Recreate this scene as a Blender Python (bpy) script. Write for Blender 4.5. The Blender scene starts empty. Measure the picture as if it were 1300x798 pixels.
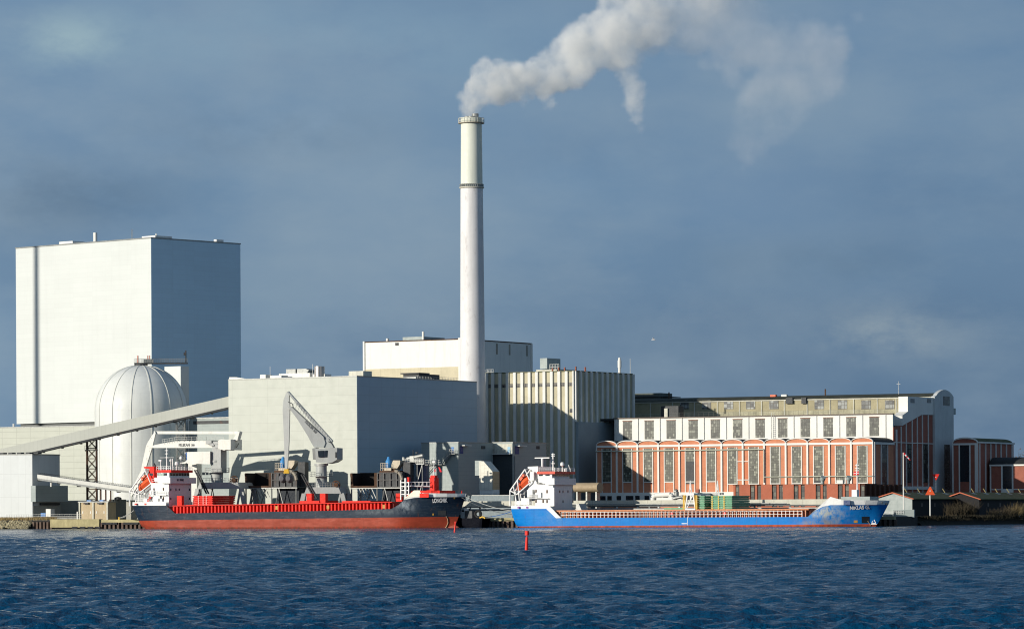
import bpy, bmesh, math, random
import numpy as np
from mathutils import Vector, Matrix
random.seed(7)
PI = math.pi
R = math.radians
K = 0.00021            # slope per photo pixel (1300 px frame)
H = 4.6                # camera height above the water
RHO = R(0.30)          # slight roll of the photograph
G = 2.2                # level of the land above the water
sc = bpy.context.scene
COL = sc.collection

def ray(px, py):
    dx, dy = px - 650.0, py - 645.0
    return (dx - dy * RHO) * K, (dy + dx * RHO) * K
def P(px, py, Y):
    s, d = ray(px, py)
    return Vector((s * Y, Y, H - d * Y))

class Frame:
    """local frame: x along the lit front, y inland, z up from z0"""
    def __init__(s, A, X, Y, z0=G):
        s.A = R(A); s.X = X; s.Y = Y; s.z0 = z0
        s.c = math.cos(s.A); s.s = math.sin(s.A)
    def at(s, px, py, y=0.0):
        m, d = ray(px, py)
        x = (m * (s.Y + y * s.c) - s.X - y * s.s) / (s.c + m * s.s)
        Yw = s.Y - x * s.s + y * s.c
        return x, H - d * Yw - s.z0
    def x(s, px, y=0.0, py=610): return s.at(px, py, y)[0]
    def z(s, px, py, y=0.0): return s.at(px, py, y)[1]
    def side(s, px, py, x=0.0):
        m, d = ray(px, py)
        y = (m * (s.Y - x * s.s) - s.X - x * s.c) / (s.s - m * s.c)
        Yw = s.Y - x * s.s + y * s.c
        return y, H - d * Yw - s.z0
    def y(s, px, x=0.0, py=610): return s.side(px, py, x)[0]
    def p(s, px, py, y=0.0):
        a = s.at(px, py, y); return (a[0], y, a[1])
    def world(s, x, y, z):
        return Vector((s.X + x * s.c + y * s.s, s.Y - x * s.s + y * s.c, z + s.z0))
def corner(A, px, Y, z0=G, py=600):
    return Frame(A, ray(px, py)[0] * Y, Y, z0)

# ---------------------------------------------------------------- objects
def props(o, label=None, cat=None, group=None, kind=None):
    if label: o['label'] = label
    if cat: o['category'] = cat
    if group: o['group'] = group
    if kind: o['kind'] = kind
    return o
def thing(name, label, cat, F=None, group=None, loc=None, rz=0):
    o = bpy.data.objects.new(name, None); COL.objects.link(o)
    o.empty_display_size = 1
    if F is not None:
        o.location = (F.X, F.Y, F.z0); o.rotation_euler = (0, 0, -F.A)
    elif loc is not None:
        o.location = loc; o.rotation_euler = (0, 0, rz)
    return props(o, label, cat, group)
def dup(root, loc=None, rz=None, label=None):
    r = root.copy(); COL.objects.link(r)
    if loc is not None: r.location = loc
    if rz is not None: r.rotation_euler = (0, 0, rz)
    if label: r['label'] = label
    for ch in root.children:
        c = ch.copy(); COL.objects.link(c); c.parent = r
        for g in ch.children:
            d = g.copy(); COL.objects.link(d); d.parent = c
    return r

EACH = {'vent_pipe', 'roof_plant', 'roof_vent', 'vent_post', 'pilaster', 'lamp_housing', 'deck_locker', 'wall_lamp', 'roof_post', 'corner_pilaster', 'roof_housing', 'rust_streaked_hatch', 'patched_panel', 'strip_window', 'side_pier', 'winch_gear', 'red_fitting', 'cover_stud', 'warning_plate', 'fairlead', 'spout_hole', 'support', 'yellow_lug', 'yellow_ladder', 'radome', 'window_band', 'life_ring_box', 'rear_box', 'roof_tank', 'brick_pier'}
class MB:
    def __init__(s): s.v = []; s.f = []
    def add(s, vs, fs):
        n = len(s.v); s.v += [tuple(v) for v in vs]; s.f += [tuple(i + n for i in f) for f in fs]; return s
    def box(s, x0, x1, y0, y1, z0, z1):
        x0, x1 = min(x0, x1), max(x0, x1); y0, y1 = min(y0, y1), max(y0, y1); z0, z1 = min(z0, z1), max(z0, z1)
        return s.add([(x0,y0,z0),(x1,y0,z0),(x1,y1,z0),(x0,y1,z0),(x0,y0,z1),(x1,y0,z1),(x1,y1,z1),(x0,y1,z1)],
              [(0,3,2,1),(4,5,6,7),(0,1,5,4),(1,2,6,5),(2,3,7,6),(3,0,4,7)])
    def quad(s, a, b, c, d): return s.add([a, b, c, d], [(0, 1, 2, 3)])
    def prism(s, pts, a, b, axis='y'):
        """extrude polygon pts (2-D) along axis from a to b"""
        n = len(pts)
        def mk(p, t):
            if axis == 'y': return (p[0], t, p[1])
            if axis == 'x': return (t, p[0], p[1])
            return (p[0], p[1], t)
        vs = [mk(p, a) for p in pts] + [mk(p, b) for p in pts]
        fs = [tuple(range(n)), tuple(range(2 * n - 1, n - 1, -1))]
        fs += [(i, (i + 1) % n, n + (i + 1) % n, n + i) for i in range(n)]
        return s.add(vs, fs)
    def tube(s, p, q, r, n=6, r2=None):
        p, q = Vector(p), Vector(q); d = q - p
        if d.length < 1e-6: return s
        d.normalize(); r2 = r if r2 is None else r2
        a = d.cross(Vector((0, 0, 1)) if abs(d.z) < .9 else Vector((1, 0, 0))).normalized(); b = d.cross(a)
        vs = []
        for c, rr in ((p, r), (q, r2)):
            for i in range(n):
                t = 2 * PI * (i + .5) / n
                vs.append(c + a * math.cos(t) * rr + b * math.sin(t) * rr)
        fs = [(i, (i + 1) % n, n + (i + 1) % n, n + i) for i in range(n)] + [tuple(range(n - 1, -1, -1)), tuple(range(n, 2 * n))]
        return s.add(vs, fs)
    def path(s, pts, r, n=6):
        for a, b in zip(pts[:-1], pts[1:]): s.tube(a, b, r, n)
        return s
    def lathe(s, prof, n=32, cx=0, cy=0, a0=0, a1=2 * PI):
        full = abs(a1 - a0 - 2 * PI) < 1e-4; m = n if full else n + 1
        vs = []
        for r, z in prof:
            for i in range(m):
                t = a0 + (a1 - a0) * i / n
                vs.append((cx + r * math.cos(t), cy + r * math.sin(t), z))
        fs = []
        for j in range(len(prof) - 1):
            for i in range(n):
                k = (i + 1) % m
                fs.append((j * m + i, j * m + k, (j + 1) * m + k, (j + 1) * m + i))
        return s.add(vs, fs)
    def rail(s, a, b, h=1.1, n=None, r=.04, rows=2):
        a, b = Vector(a), Vector(b); L = (b - a).length
        n = n or max(1, int(L / 1.8))
        for i in range(n + 1):
            q = a.lerp(b, i / n); s.tube(q, q + Vector((0, 0, h)), r, 4)
        for j in range(rows):
            o = Vector((0, 0, h * (j + 1) / rows)); s.tube(a + o, b + o, r, 4)
        return s
    def islands(s):
        par = list(range(len(s.v)))
        def find(a):
            while par[a] != a: par[a] = par[par[a]]; a = par[a]
            return a
        for f in s.f:
            r = find(f[0])
            for i in f[1:]: par[find(i)] = r
        groups = {}
        for f in s.f: groups.setdefault(find(f[0]), []).append(f)
        out = []
        for fs in groups.values():
            ids = sorted({i for f in fs for i in f}); mp = {j: i for i, j in enumerate(ids)}
            m = MB(); m.v = [s.v[i] for i in ids]; m.f = [tuple(mp[i] for i in f) for f in fs]; out.append(m)
        return out
    def build(s, name, mat, parent=None, smooth=False, fix=True):
        if parent and name in EACH:
            isl = s.islands()
            if 1 < len(isl) <= 40:
                return [m.build1(name, mat, parent, smooth, fix) for m in isl][0]
        return s.build1(name, mat, parent, smooth, fix)
    def build1(s, name, mat, parent=None, smooth=False, fix=True):
        me = bpy.data.meshes.new(name)
        me.from_pydata(s.v, [], s.f); me.update()
        if fix:
            bm = bmesh.new(); bm.from_mesh(me)
            bmesh.ops.recalc_face_normals(bm, faces=bm.faces); bm.to_mesh(me); bm.free()
        if mat: me.materials.append(mat)
        if smooth:
            for p in me.polygons: p.use_smooth = True
            try: me.set_sharp_from_angle(angle=R(40))
            except Exception: pass
        o = bpy.data.objects.new(name, me); COL.objects.link(o)
        if parent: o.parent = parent
        return o
def struct(name, mb, mat, label=None, **k):
    o = mb.build(name, mat, **k); o['kind'] = 'structure'
    if label: o['label'] = label
    return o
def solo(name, mb, mat, label, cat, group=None, kind=None, **k):
    o = mb.build(name, mat, **k); return props(o, label, cat, group, kind)

def lattice(mb, p0, p1, w, d, n, r=.12, c=None):
    """four-legged braced tower, p0 base centre, p1 top centre"""
    p0, p1 = Vector(p0), Vector(p1); X = Vector((1, 0, 0)); Yv = Vector((0, 1, 0))
    cs = [(-w/2, -d/2), (w/2, -d/2), (w/2, d/2), (-w/2, d/2)]
    for a, b in cs: mb.tube(p0 + X*a + Yv*b, p1 + X*a + Yv*b, r * 1.5, 4)
    for j in range(n + 1):
        q = p0.lerp(p1, j / n); q2 = p0.lerp(p1, min(1, (j + 1) / n))
        for i in range(4):
            a = cs[i]; b = cs[(i + 1) % 4]
            A0 = X*a[0] + Yv*a[1]; B0 = X*b[0] + Yv*b[1]
            mb.tube(q + A0, q + B0, r, 4)
            if j < n: mb.tube(q + A0, q2 + B0, r * .8, 4); mb.tube(q + B0, q2 + A0, r * .8, 4)
    return mb

def text(txt, mat, parent, p, size, rotz, name='lettering', shear=0.0, depth=.03, extra=None, sx=1.0):
    cu = bpy.data.curves.new('t', 'FONT'); cu.body = txt; cu.size = size; cu.shear = shear
    cu.extrude = depth; cu.offset = size * (.018 if shear == 0 else .035)
    o = bpy.data.objects.new('t', cu); COL.objects.link(o)
    dg = bpy.context.evaluated_depsgraph_get()
    me = bpy.data.meshes.new_from_object(o.evaluated_get(dg))
    bpy.data.objects.remove(o); bpy.data.curves.remove(cu)
    M = Matrix.Translation(p) @ Matrix.Rotation(rotz, 4, 'Z') @ (extra or Matrix()) @ Matrix.Rotation(PI/2, 4, 'X') @ Matrix.Diagonal((sx, 1, 1, 1))
    me.transform(M); me.materials.clear(); me.materials.append(mat); me.name = name
    ob = bpy.data.objects.new(name, me); COL.objects.link(ob); ob.parent = parent
    return ob

# ---------------------------------------------------------------- materials
class NT:
    def __init__(s, name):
        s.m = bpy.data.materials.new(name); s.m.use_nodes = True
        s.t = s.m.node_tree; s.t.nodes.clear()
        s.out = s.n('ShaderNodeOutputMaterial')
    def n(s, typ, **k):
        nd = s.t.nodes.new(typ)
        for a, b in k.items(): setattr(nd, a, b)
        return nd
    def l(s, a, b): s.t.links.new(a, b)
    def val(s, sock, v):
        if hasattr(v, 'links') or hasattr(v, 'is_output'): s.l(v, sock)
        else: sock.default_value = v
    def math(s, op, a, b=0.0, c=0.0, clamp=False):
        nd = s.n('ShaderNodeMath', operation=op, use_clamp=clamp)
        for i, v in enumerate((a, b, c)): s.val(nd.inputs[i], v)
        return nd.outputs[0]
    def mix(s, f, a, b, mode='MIX'):
        nd = s.n('ShaderNodeMix', data_type='RGBA', blend_type=mode)
        s.val(nd.inputs[0], f)
        for i, v in ((6, a), (7, b)):
            if isinstance(v, (tuple, list)): nd.inputs[i].default_value = (*v[:3], 1)
            else: s.l(v, nd.inputs[i])
        return nd.outputs[2]
    def noise(s, vec, scale, detail=4, rough=.55, dim='3D'):
        nd = s.n('ShaderNodeTexNoise'); s.l(vec, nd.inputs['Vector'])
        nd.inputs['Scale'].default_value = scale; nd.inputs['Detail'].default_value = detail
        nd.inputs['Roughness'].default_value = rough
        return nd.outputs['Fac']
    def mapping(s, vec, scale=(1, 1, 1), loc=(0, 0, 0), rot=(0, 0, 0)):
        nd = s.n('ShaderNodeMapping'); s.l(vec, nd.inputs[0])
        nd.inputs['Scale'].default_value = scale; nd.inputs['Location'].default_value = loc; nd.inputs['Rotation'].default_value = rot
        return nd.outputs[0]
    def ramp(s, f, a, b, lo=0.0, hi=1.0):
        nd = s.n('ShaderNodeMapRange', clamp=True); s.val(nd.inputs[0], f)
        for i, v in ((1, a), (2, b), (3, lo), (4, hi)): nd.inputs[i].default_value = v
        return nd.outputs[0]
MATS = {}
def pm(name, col, rough=.6, metal=0.0, var=.12, vs=.25, streak=0.0, seam=None, rust=0.0, rustcol=(.12, .045, .02), bump=0.0, spec=.4, moss=0.0, ribs=None, strk_s=(1.6, 1.6, .12)):
    if name in MATS: return MATS[name]
    t = NT(name); tc = t.n('ShaderNodeTexCoord').outputs['Object']
    b = t.n('ShaderNodeBsdfPrincipled'); t.l(b.outputs[0], t.out.inputs[0])
    c = t.mix(t.ramp(t.noise(tc, vs, 6, .6), .3, .7), tuple(x * (1 - var) for x in col), tuple(min(1, x * (1 + var)) for x in col))
    fine = t.noise(tc, vs * 9, 3, .6)
    c = t.mix(t.ramp(fine, .35, .7, 0, var), c, tuple(x * .55 for x in col))
    if streak:
        sv = t.noise(t.mapping(tc, strk_s), 1.0, 5, .7)
        c = t.mix(t.ramp(sv, .52, .8, 0, streak), c, tuple(x * .42 + y for x, y in zip(col, (.03, .025, .012))))
    if rust:
        rv = t.noise(t.mapping(tc, (1, 1, .35)), .8, 7, .72)
        c = t.mix(t.ramp(rv, .56, .68, 0, rust), c, rustcol)
    if seam:
        sx, sz, w, dk = seam
        sep = t.n('ShaderNodeSeparateXYZ'); t.l(tc, sep.inputs[0])
        xy = t.math('ADD', sep.outputs[0], sep.outputs[1])
        m = None
        if sx:
            fx = t.math('FRACT', t.math('DIVIDE', xy, sx)); m = t.math('LESS_THAN', fx, w / sx)
        if sz:
            fz = t.math('FRACT', t.math('DIVIDE', sep.outputs[2], sz)); mz = t.math('LESS_THAN', fz, w / sz)
            m = mz if m is None else t.math('MAXIMUM', m, mz)
        # panels differ a little in tone
        cid = t.n('ShaderNodeCombineXYZ')
        t.l(t.math('FLOOR', t.math('DIVIDE', xy, sx or 6.0)), cid.inputs[0]); t.l(t.math('FLOOR', t.math('DIVIDE', sep.outputs[2], sz or 6.0)), cid.inputs[1])
        wn = t.n('ShaderNodeTexWhiteNoise'); t.l(cid.outputs[0], wn.inputs[0])
        c = t.mix(t.ramp(wn.outputs[0], 0, 1, 0, .10), c, tuple(x * .7 for x in col))
        c = t.mix(t.math('MULTIPLY', m, dk), c, tuple(x * .35 for x in col))
    if moss:
        mv = t.noise(tc, .5, 6, .7)
        c = t.mix(t.ramp(mv, .4, .6, 0, moss), c, (.05, .075, .012))
    t.l(c, b.inputs['Base Color'])
    rr = t.ramp(fine, .3, .7, max(0, rough - .12), min(1, rough + .12)); t.l(rr, b.inputs['Roughness'])
    b.inputs['Metallic'].default_value = metal
    b.inputs['Specular IOR Level'].default_value = spec
    if bump:
        bp = t.n('ShaderNodeBump'); bp.inputs['Strength'].default_value = .6; bp.inputs['Distance'].default_value = bump
        t.l(fine, bp.inputs['Height']); t.l(bp.outputs[0], b.inputs['Normal'])
    if ribs:
        sep = t.n('ShaderNodeSeparateXYZ'); t.l(tc, sep.inputs[0])
        q = t.math('SINE', t.math('MULTIPLY', t.math('ADD', sep.outputs[0], sep.outputs[1]) if ribs[0] == 'xy' else sep.outputs[2], 2 * PI / ribs[1]))
        bp = t.n('ShaderNodeBump'); bp.inputs['Strength'].default_value = .5; bp.inputs['Distance'].default_value = ribs[2]
        t.l(q, bp.inputs['Height']); t.l(bp.outputs[0], b.inputs['Normal'])
    MATS[name] = t.m
    return t.m
def pane(name, cw, ch, dark=(.02, .025, .025), light=(.22, .23, .19), line=(.10, .09, .07), w=.12, thr=.6, rough=.25):
    """many-paned factory glazing: each pane its own tone, glazing bars between"""
    t = NT(name); tc = t.n('ShaderNodeTexCoord').outputs['Object']
    b = t.n('ShaderNodeBsdfPrincipled'); t.l(b.outputs[0], t.out.inputs[0])
    sep = t.n('ShaderNodeSeparateXYZ'); t.l(tc, sep.inputs[0])
    u = t.math('DIVIDE', t.math('ADD', sep.outputs[0], sep.outputs[1]), cw); v = t.math('DIVIDE', sep.outputs[2], ch)
    cid = t.n('ShaderNodeCombineXYZ'); t.l(t.math('FLOOR', u), cid.inputs[0]); t.l(t.math('FLOOR', v), cid.inputs[1])
    wn = t.n('ShaderNodeTexWhiteNoise'); t.l(cid.outputs[0], wn.inputs[0])
    c = t.mix(t.ramp(wn.outputs[0], .1, 1.0), dark, tuple((a + d) / 2 for a, d in zip(light, dark)))
    c = t.mix(t.math('GREATER_THAN', wn.outputs[0], thr), c, light)
    big = t.noise(tc, .35, 3)
    c = t.mix(t.ramp(big, .4, .65, 0, .5), c, tuple((a + d) / 2 for a, d in zip(light, dark)))
    m = t.math('MAXIMUM', t.math('LESS_THAN', t.math('FRACT', u), w / cw), t.math('LESS_THAN', t.math('FRACT', v), w / ch))
    c = t.mix(m, c, line)
    t.l(c, b.inputs['Base Color']); b.inputs['Roughness'].default_value = rough
    b.inputs['Specular IOR Level'].default_value = .35
    return t.m

M = dict(
 white=pm('white_render', (.80, .79, .74), .7, streak=.18, vs=.12, var=.05),
 whitepaint=pm('white_paint', (.80, .80, .78), .4, streak=.25, rust=.16, var=.05),
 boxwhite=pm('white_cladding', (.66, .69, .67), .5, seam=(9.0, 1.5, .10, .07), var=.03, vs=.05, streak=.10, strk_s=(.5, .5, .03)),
 boxshade=pm('shade_blue_cladding', (.60, .79, .92), .5, seam=(9.0, 1.5, .10, .08), var=.03, vs=.05, streak=.10, strk_s=(.5, .5, .03)),  # copy of the white cladding with blue shade and haze in its colour
 boxgrey=pm('grey_cladding', (.42, .47, .44), .5, seam=(5.0, 2.2, .14, .30), var=.05, vs=.06, streak=.08),
 hall=pm('pale_cladding', (.50, .52, .45), .5, seam=(5.6, 1.9, .16, .32), var=.04, vs=.06, streak=.06),
 annex=pm('annex_cladding', (.33, .38, .37), .5, seam=(4.0, 1.0, .08, .20), var=.06, vs=.1, streak=.1),
 leftwhite=pm('white_corrugated', (.60, .63, .63), .5, seam=(2.4, 6.0, .10, .22), var=.04, vs=.08),
 conc=pm('concrete', (.40, .39, .34), .85, streak=.5, var=.18, vs=.3, bump=.03),
 stackc=pm('stack_paint', (.72, .71, .71), .6, streak=.34, var=.07, vs=.10, rust=.30, rustcol=(.25, .2, .17), strk_s=(.8, .8, .05)),
 stacktop=pm('stack_top_paint', (.72, .74, .64), .6, streak=.32, var=.04, vs=.12),
 dome=pm('dome_membrane', (.72, .74, .71), .45, var=.07, vs=.09, seam=(0, 1.6, .05, .12), streak=.25, strk_s=(1.1, 1.1, .07)),
 domerib=pm('dome_rib', (.72, .72, .66), .5),
 steel=pm('galvanised_steel', (.30, .31, .30), .45, metal=.35, var=.2, vs=1.2, streak=.3),
 dsteel=pm('dark_steel', (.045, .05, .055), .6, var=.3, vs=.8, rust=.5),
 rust=pm('rusty_steel', (.085, .045, .026), .85, var=.4, vs=.7, rust=.8, rustcol=(.17, .07, .03)),
 rustdark=pm('blackish_rusty_steel', (.018, .014, .012), .9, var=.5, vs=.6, rust=.5, rustcol=(.05, .025, .015)),  # near-black steel with brown rust blotches
 silop=pm('silo_panel', (.52, .48, .34), .8, var=.12, vs=.25, streak=.35),
 silor=pm('silo_rib', (.74, .74, .70), .7, streak=.3, var=.08, vs=.3),
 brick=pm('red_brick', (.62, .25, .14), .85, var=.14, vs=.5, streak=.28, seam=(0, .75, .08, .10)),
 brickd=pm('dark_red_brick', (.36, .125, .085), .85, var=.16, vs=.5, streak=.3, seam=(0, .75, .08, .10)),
 newbrick=pm('smooth_orange_brick', (.60, .20, .10), .8, var=.06, vs=.5),
 cream=pm('cream_render', (.40, .36, .23), .85, var=.14, vs=.3, streak=.35),
 creamw=pm('peeling_white', (.62, .61, .52), .85, var=.2, vs=.5, streak=.5),
 roofd=pm('dark_roofing', (.03, .032, .034), .8, var=.3, vs=.4),
 mossroof=pm('mossy_roof', (.10, .10, .05), .95, var=.3, vs=.7, moss=.6, bump=.05),
 tar=pm('tarred_boards', (.012, .012, .014), .8, var=.3, vs=.8, seam=(.9, 0, .12, .5)),
 glass=pm('dark_glass', (.015, .02, .028), .12, spec=.6, var=.3, vs=1.0),
 bluew=pm('blue_glass', (.03, .10, .30), .2, spec=.5),
 bluepaint=pm('blue_paint', (.03, .17, .45), .45),
 beige=pm('beige_paint', (.55, .48, .36), .6, streak=.3, rust=.3),
 tan=pm('tan_concrete', (.52, .42, .27), .85, streak=.45, var=.14, vs=.35, bump=.03),
 copper=pm('copper_sheet', (.40, .31, .20), .7, streak=.4, var=.15),
 redship=pm('red_deck_paint', (.80, .030, .018), .55, spec=.15, streak=.2, rust=.22, rustcol=(.40, .10, .03), var=.08),
 reddark=pm('brown_red_paint', (.42, .10, .06), .6, streak=.5, rust=.5, var=.2),
 orange=pm('orange_paint', (.85, .12, .035), .45, var=.05),
 navred=pm('beacon_red', (.85, .035, .02), .5, var=.05),
 green=pm('green_paint', (.13, .36, .21), .55, streak=.35, rust=.2, var=.15),
 yellow=pm('yellow_paint', (.75, .45, .03), .5),
 black=pm('black_rubber', (.012, .013, .015), .7),
 deck=pm('deck_green_grey', (.10, .12, .11), .8, rust=.4),
 rope=pm('mooring_rope', (.45, .45, .42), .9),
 bluerope=pm('blue_rope', (.03, .12, .35), .8),
 lamp=pm('lamp_white', (.7, .7, .66), .5),
 crane=pm('crane_paint', (.40, .42, .41), .45, streak=.45, rust=.14, var=.08),
 cranew=pm('crane_white_paint', (.74, .74, .68), .45, streak=.3, rust=.16, var=.05),
 grass=pm('quay_grass', (.10, .10, .035), .95, var=.35, vs=.5),
 asphalt=pm('quay_asphalt', (.09, .09, .085), .9, var=.25, vs=.2),
 pile=pm('sheet_pile', (.13, .09, .07), .85, rust=.7, var=.3, vs=.7),
 pilewet=pm('timber_fender', (.03, .025, .022), .9, var=.4),
 bird=pm('gull_feathers', (.8, .8, .8), .8),
 flagred=pm('red_cloth', (.70, .02, .03), .8),
 flagwhite=pm('white_cloth', (.8, .8, .8), .8),
)
M['p_low'] = pane('many_pane_tall', .52, .66, dark=(.055, .06, .048), light=(.30, .31, .24), line=(.05, .045, .035), w=.10, thr=.80)
M['p_up'] = pane('many_pane_upper', .55, .8, dark=(.05, .055, .05), light=(.26, .27, .22), line=(.05, .045, .04), w=.10, thr=.78)
M['p_top'] = pane('many_pane_top', 1.0, 1.0, dark=(.05, .055, .06), light=(.34, .36, .34), line=(.06, .05, .04), thr=.6)
M['p_dark'] = pane('many_pane_dark', 1.1, 1.25, dark=(.02, .024, .028), light=(.15, .15, .115), line=(.015, .015, .015), w=.16, thr=.6)
M['p_silo'] = pane('louvre', .55, 9.0, dark=(.02, .02, .025), light=(.09, .09, .10), line=(.20, .19, .15), w=.14, thr=.8)
# ================================================================ SETTING
QA = R(24); U = Vector((math.cos(QA), -math.sin(QA), 0)); V = Vector((math.sin(QA), math.cos(QA), 0))
Q0 = Vector((0, 912, 0))
def quay(t, inland=0.0, z=0.0): return Q0 + U * t + V * inland + Vector((0, 0, z))
def qt(px):
    s = ray(px, 665)[0]
    return (s * 912) / (U.x - s * U.y)
# --- water: a real wave surface that widens away from the viewer
def make_water():
    ys = [80.0]
    while ys[-1] < 985: ys.append(ys[-1] + max(.20, ys[-1] * .0017))
    ys = np.array(ys); ss = np.linspace(-.32, .32, 760)
    Y = np.repeat(ys[:, None], len(ss), 1); X = ss[None, :] * Y
    dY = np.maximum(.20, ys * .0017)[:, None]
    Z = np.zeros_like(X); rng = np.random.RandomState(5)
    for i in range(80):
        lam = .6 * (6.0 / .6) ** (i / 79.0) * rng.uniform(.9, 1.1)
        th = R(262) + rng.normal(0, .48); amp = .0165 * lam ** .45
        kx, ky = 2 * PI / lam * math.cos(th), 2 * PI / lam * math.sin(th)
        ph = kx * X + ky * Y + rng.uniform(0, 6.28)
        att = np.clip(lam / (2.6 * dY) - .6, 0, 1)
        Z += amp * att * (np.sin(ph) + .30 * np.cos(2 * ph))
    Z *= 1 + .35 * np.sin(X * .03 + 1) * np.sin(Y * .021)
    Z *= np.clip((930 - Y) / 300, .25, 1)
    n, m = X.shape
    co = np.stack([X, Y, Z], -1).reshape(-1, 3).astype(np.float32)
    idx = np.arange(n * m).reshape(n, m)
    q = np.stack([idx[:-1, :-1], idx[:-1, 1:], idx[1:, 1:], idx[1:, :-1]], -1).reshape(-1, 4).astype(np.int32)
    me = bpy.data.meshes.new('water')
    me.vertices.add(n * m); me.vertices.foreach_set('co', co.ravel())
    me.loops.add(q.size); me.loops.foreach_set('vertex_index', q.ravel())
    me.polygons.add(len(q)); me.polygons.foreach_set('loop_start', np.arange(0, q.size, 4, dtype=np.int32))
    me.polygons.foreach_set('use_smooth', np.ones(len(q), bool))
    me.update(calc_edges=True); me.validate()
    o = bpy.data.objects.new('water', me); COL.objects.link(o); return o
t = NT('harbour_water'); tc = t.n('ShaderNodeTexCoord').outputs['Object']
b = t.n('ShaderNodeBsdfPrincipled'); t.l(b.outputs[0], t.out.inputs[0])
big = t.noise(t.mapping(tc, (.012, .02, 1)), 1, 4)
n1 = t.noise(t.mapping(tc, (1.0, 1.5, 1), rot=(0, 0, .12)), 2.4, 4, .60)
n2 = t.noise(t.mapping(tc, (.9, 1.6, 1), rot=(0, 0, -.1)), 1.3, 4, .6)
foam = t.noise(t.mapping(tc, (.30, .55, 1)), 1.0, 6, .7)
fm = t.math('MULTIPLY', t.ramp(foam, .69, .73), t.ramp(n1, .5, .62))
base = t.mix(t.ramp(big, .35, .65), (.001, .038, .098), (.001, .054, .130))
base = t.mix(fm, base, (.5, .55, .55))
t.l(base, b.inputs['Base Color']); b.inputs['Roughness'].default_value = .10; b.inputs['IOR'].default_value = 1.33
b.inputs['Specular IOR Level'].default_value = .5; b.inputs['Specular Tint'].default_value = (.50, .84, 1, 1)
hh = t.math('ADD', t.math('MULTIPLY', n1, .44), t.math('MULTIPLY', n2, .8))
bp = t.n('ShaderNodeBump'); bp.inputs['Strength'].default_value = .8; bp.inputs['Distance'].default_value = .50
t.l(hh, bp.inputs['Height']); t.l(bp.outputs[0], b.inputs['Normal'])
M['water'] = t.m
w = make_water(); w.data.materials.append(t.m); w['kind'] = 'structure'; w['label'] = 'choppy dark blue harbour water'
struct('fjord_water', MB().quad((-3000, -200, -.9), (3000, -200, -.9), (3000, 1500, -.9), (-3000, 1500, -.9)), t.m, 'wider water of the fjord around the harbour', fix=False)

# --- land
tl, tr = -620, qt(1136)
A0, A1 = quay(tl), quay(tr)
shore = [Vector((98, 906, 0)), P(1300, 664.8, 944), Vector((420, 1120, 0)), Vector((3000, 1500, 0))]
shore[1].z = 0
t = NT('ground_mat'); tc = t.n('ShaderNodeTexCoord').outputs['Object']
b = t.n('ShaderNodeBsdfPrincipled'); t.l(b.outputs[0], t.out.inputs[0])
c = t.mix(t.ramp(t.noise(tc, .05, 5), .4, .6), (.085, .085, .07), (.11, .105, .05))
c = t.mix(t.ramp(t.noise(tc, .9, 5), .35, .7, 0, .6), c, (.05, .05, .025))
t.l(c, b.inputs['Base Color']); b.inputs['Roughness'].default_value = .95
gp = [A0, A1] + shore + [Vector((9000, 9000, 0)), Vector((-9000, 9000, 0)), Vector((-3000, 1500, 0))]
gm = MB(); gm.add([(p.x, p.y, G) for p in gp], [tuple(range(len(gp)))])
struct('ground', gm, t.m, 'flat quay and yard behind the waterfront')
# bank at the right, sloping grass and brush earth
bm_ = MB(); bank = shore[:3]
for a, c2 in zip(bank[:-1], bank[1:]):
    d = (c2 - a).normalized(); nrm = Vector((d.y, -d.x, 0))
    n = max(2, int((c2 - a).length / 1.5))
    for i in range(n):
        p, q = a.lerp(c2, i / n), a.lerp(c2, (i + 1) / n)
        rr = lambda: random.uniform(-.25, .25)
        bm_.add([p + nrm * 2.2 + Vector((0, 0, -.8)), q + nrm * 2.2 + Vector((0, 0, -.8)), q + Vector((0, 0, .9)), p + Vector((0, 0, .9)), q - nrm * 2 + Vector((0, 0, G + .05)), p - nrm * 2 + Vector((0, 0, G + .05))],
                [(0, 1, 2, 3), (3, 2, 4, 5)])
struct('shore_bank', bm_, pm('shaded_bank', (.028, .025, .016), .95, var=.5, vs=1.2, bump=.1), 'dark overgrown bank dropping to the water')  # shade lying over the bank is put into this dark colour

# --- quay wall
wall = MB()
wall.add([quay(tl, .05, -3), quay(tr, .05, -3), quay(tr, .05, G - .02), quay(tl, .05, G - .02)], [(0, 1, 2, 3)])
e = quay(tr); wall.add([(e.x, e.y, -3), (98, 906, -3), (98, 906, G - .02), (e.x, e.y, G - .02)], [(0, 1, 2, 3)])
struct('quay_wall', wall, pm('quay_back', (.03, .028, .025), .9))
def qbox(mb, t0, t1, n0, n1, z0, z1):
    return mb.add([quay(t0, n0, z0), quay(t1, n0, z0), quay(t1, n1, z0), quay(t0, n1, z0), quay(t0, n0, z1), quay(t1, n0, z1), quay(t1, n1, z1), quay(t0, n1, z1)],
        [(0,3,2,1),(4,5,6,7),(0,1,5,4),(1,2,6,5),(2,3,7,6),(3,0,4,7)])
cap = MB(); qbox(cap, qt(128), tr, -.35, .9, 1.55, G + .12)
qbox(cap, qt(66), qt(128), -.9, .9, .35, G + .25)
struct('quay_cap', cap, pm('quay_concrete', (.42, .37, .20), .9, streak=.6, var=.25, vs=.4, bump=.05), 'stained yellowish concrete quay edge')
pl = MB()
x = qt(38)
while x < qt(66): qbox(pl, x, x + .55, -.55, .05, -1, 1.75); x += 1.05
x = qt(128)
while x < tr: qbox(pl, x, x + .6, -.5, .05, -1, 1.55); x += 1.25
struct('sheet_piling', pl, M['pile'], 'rusty sheet piling along the quay face')
rb = MB()
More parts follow.
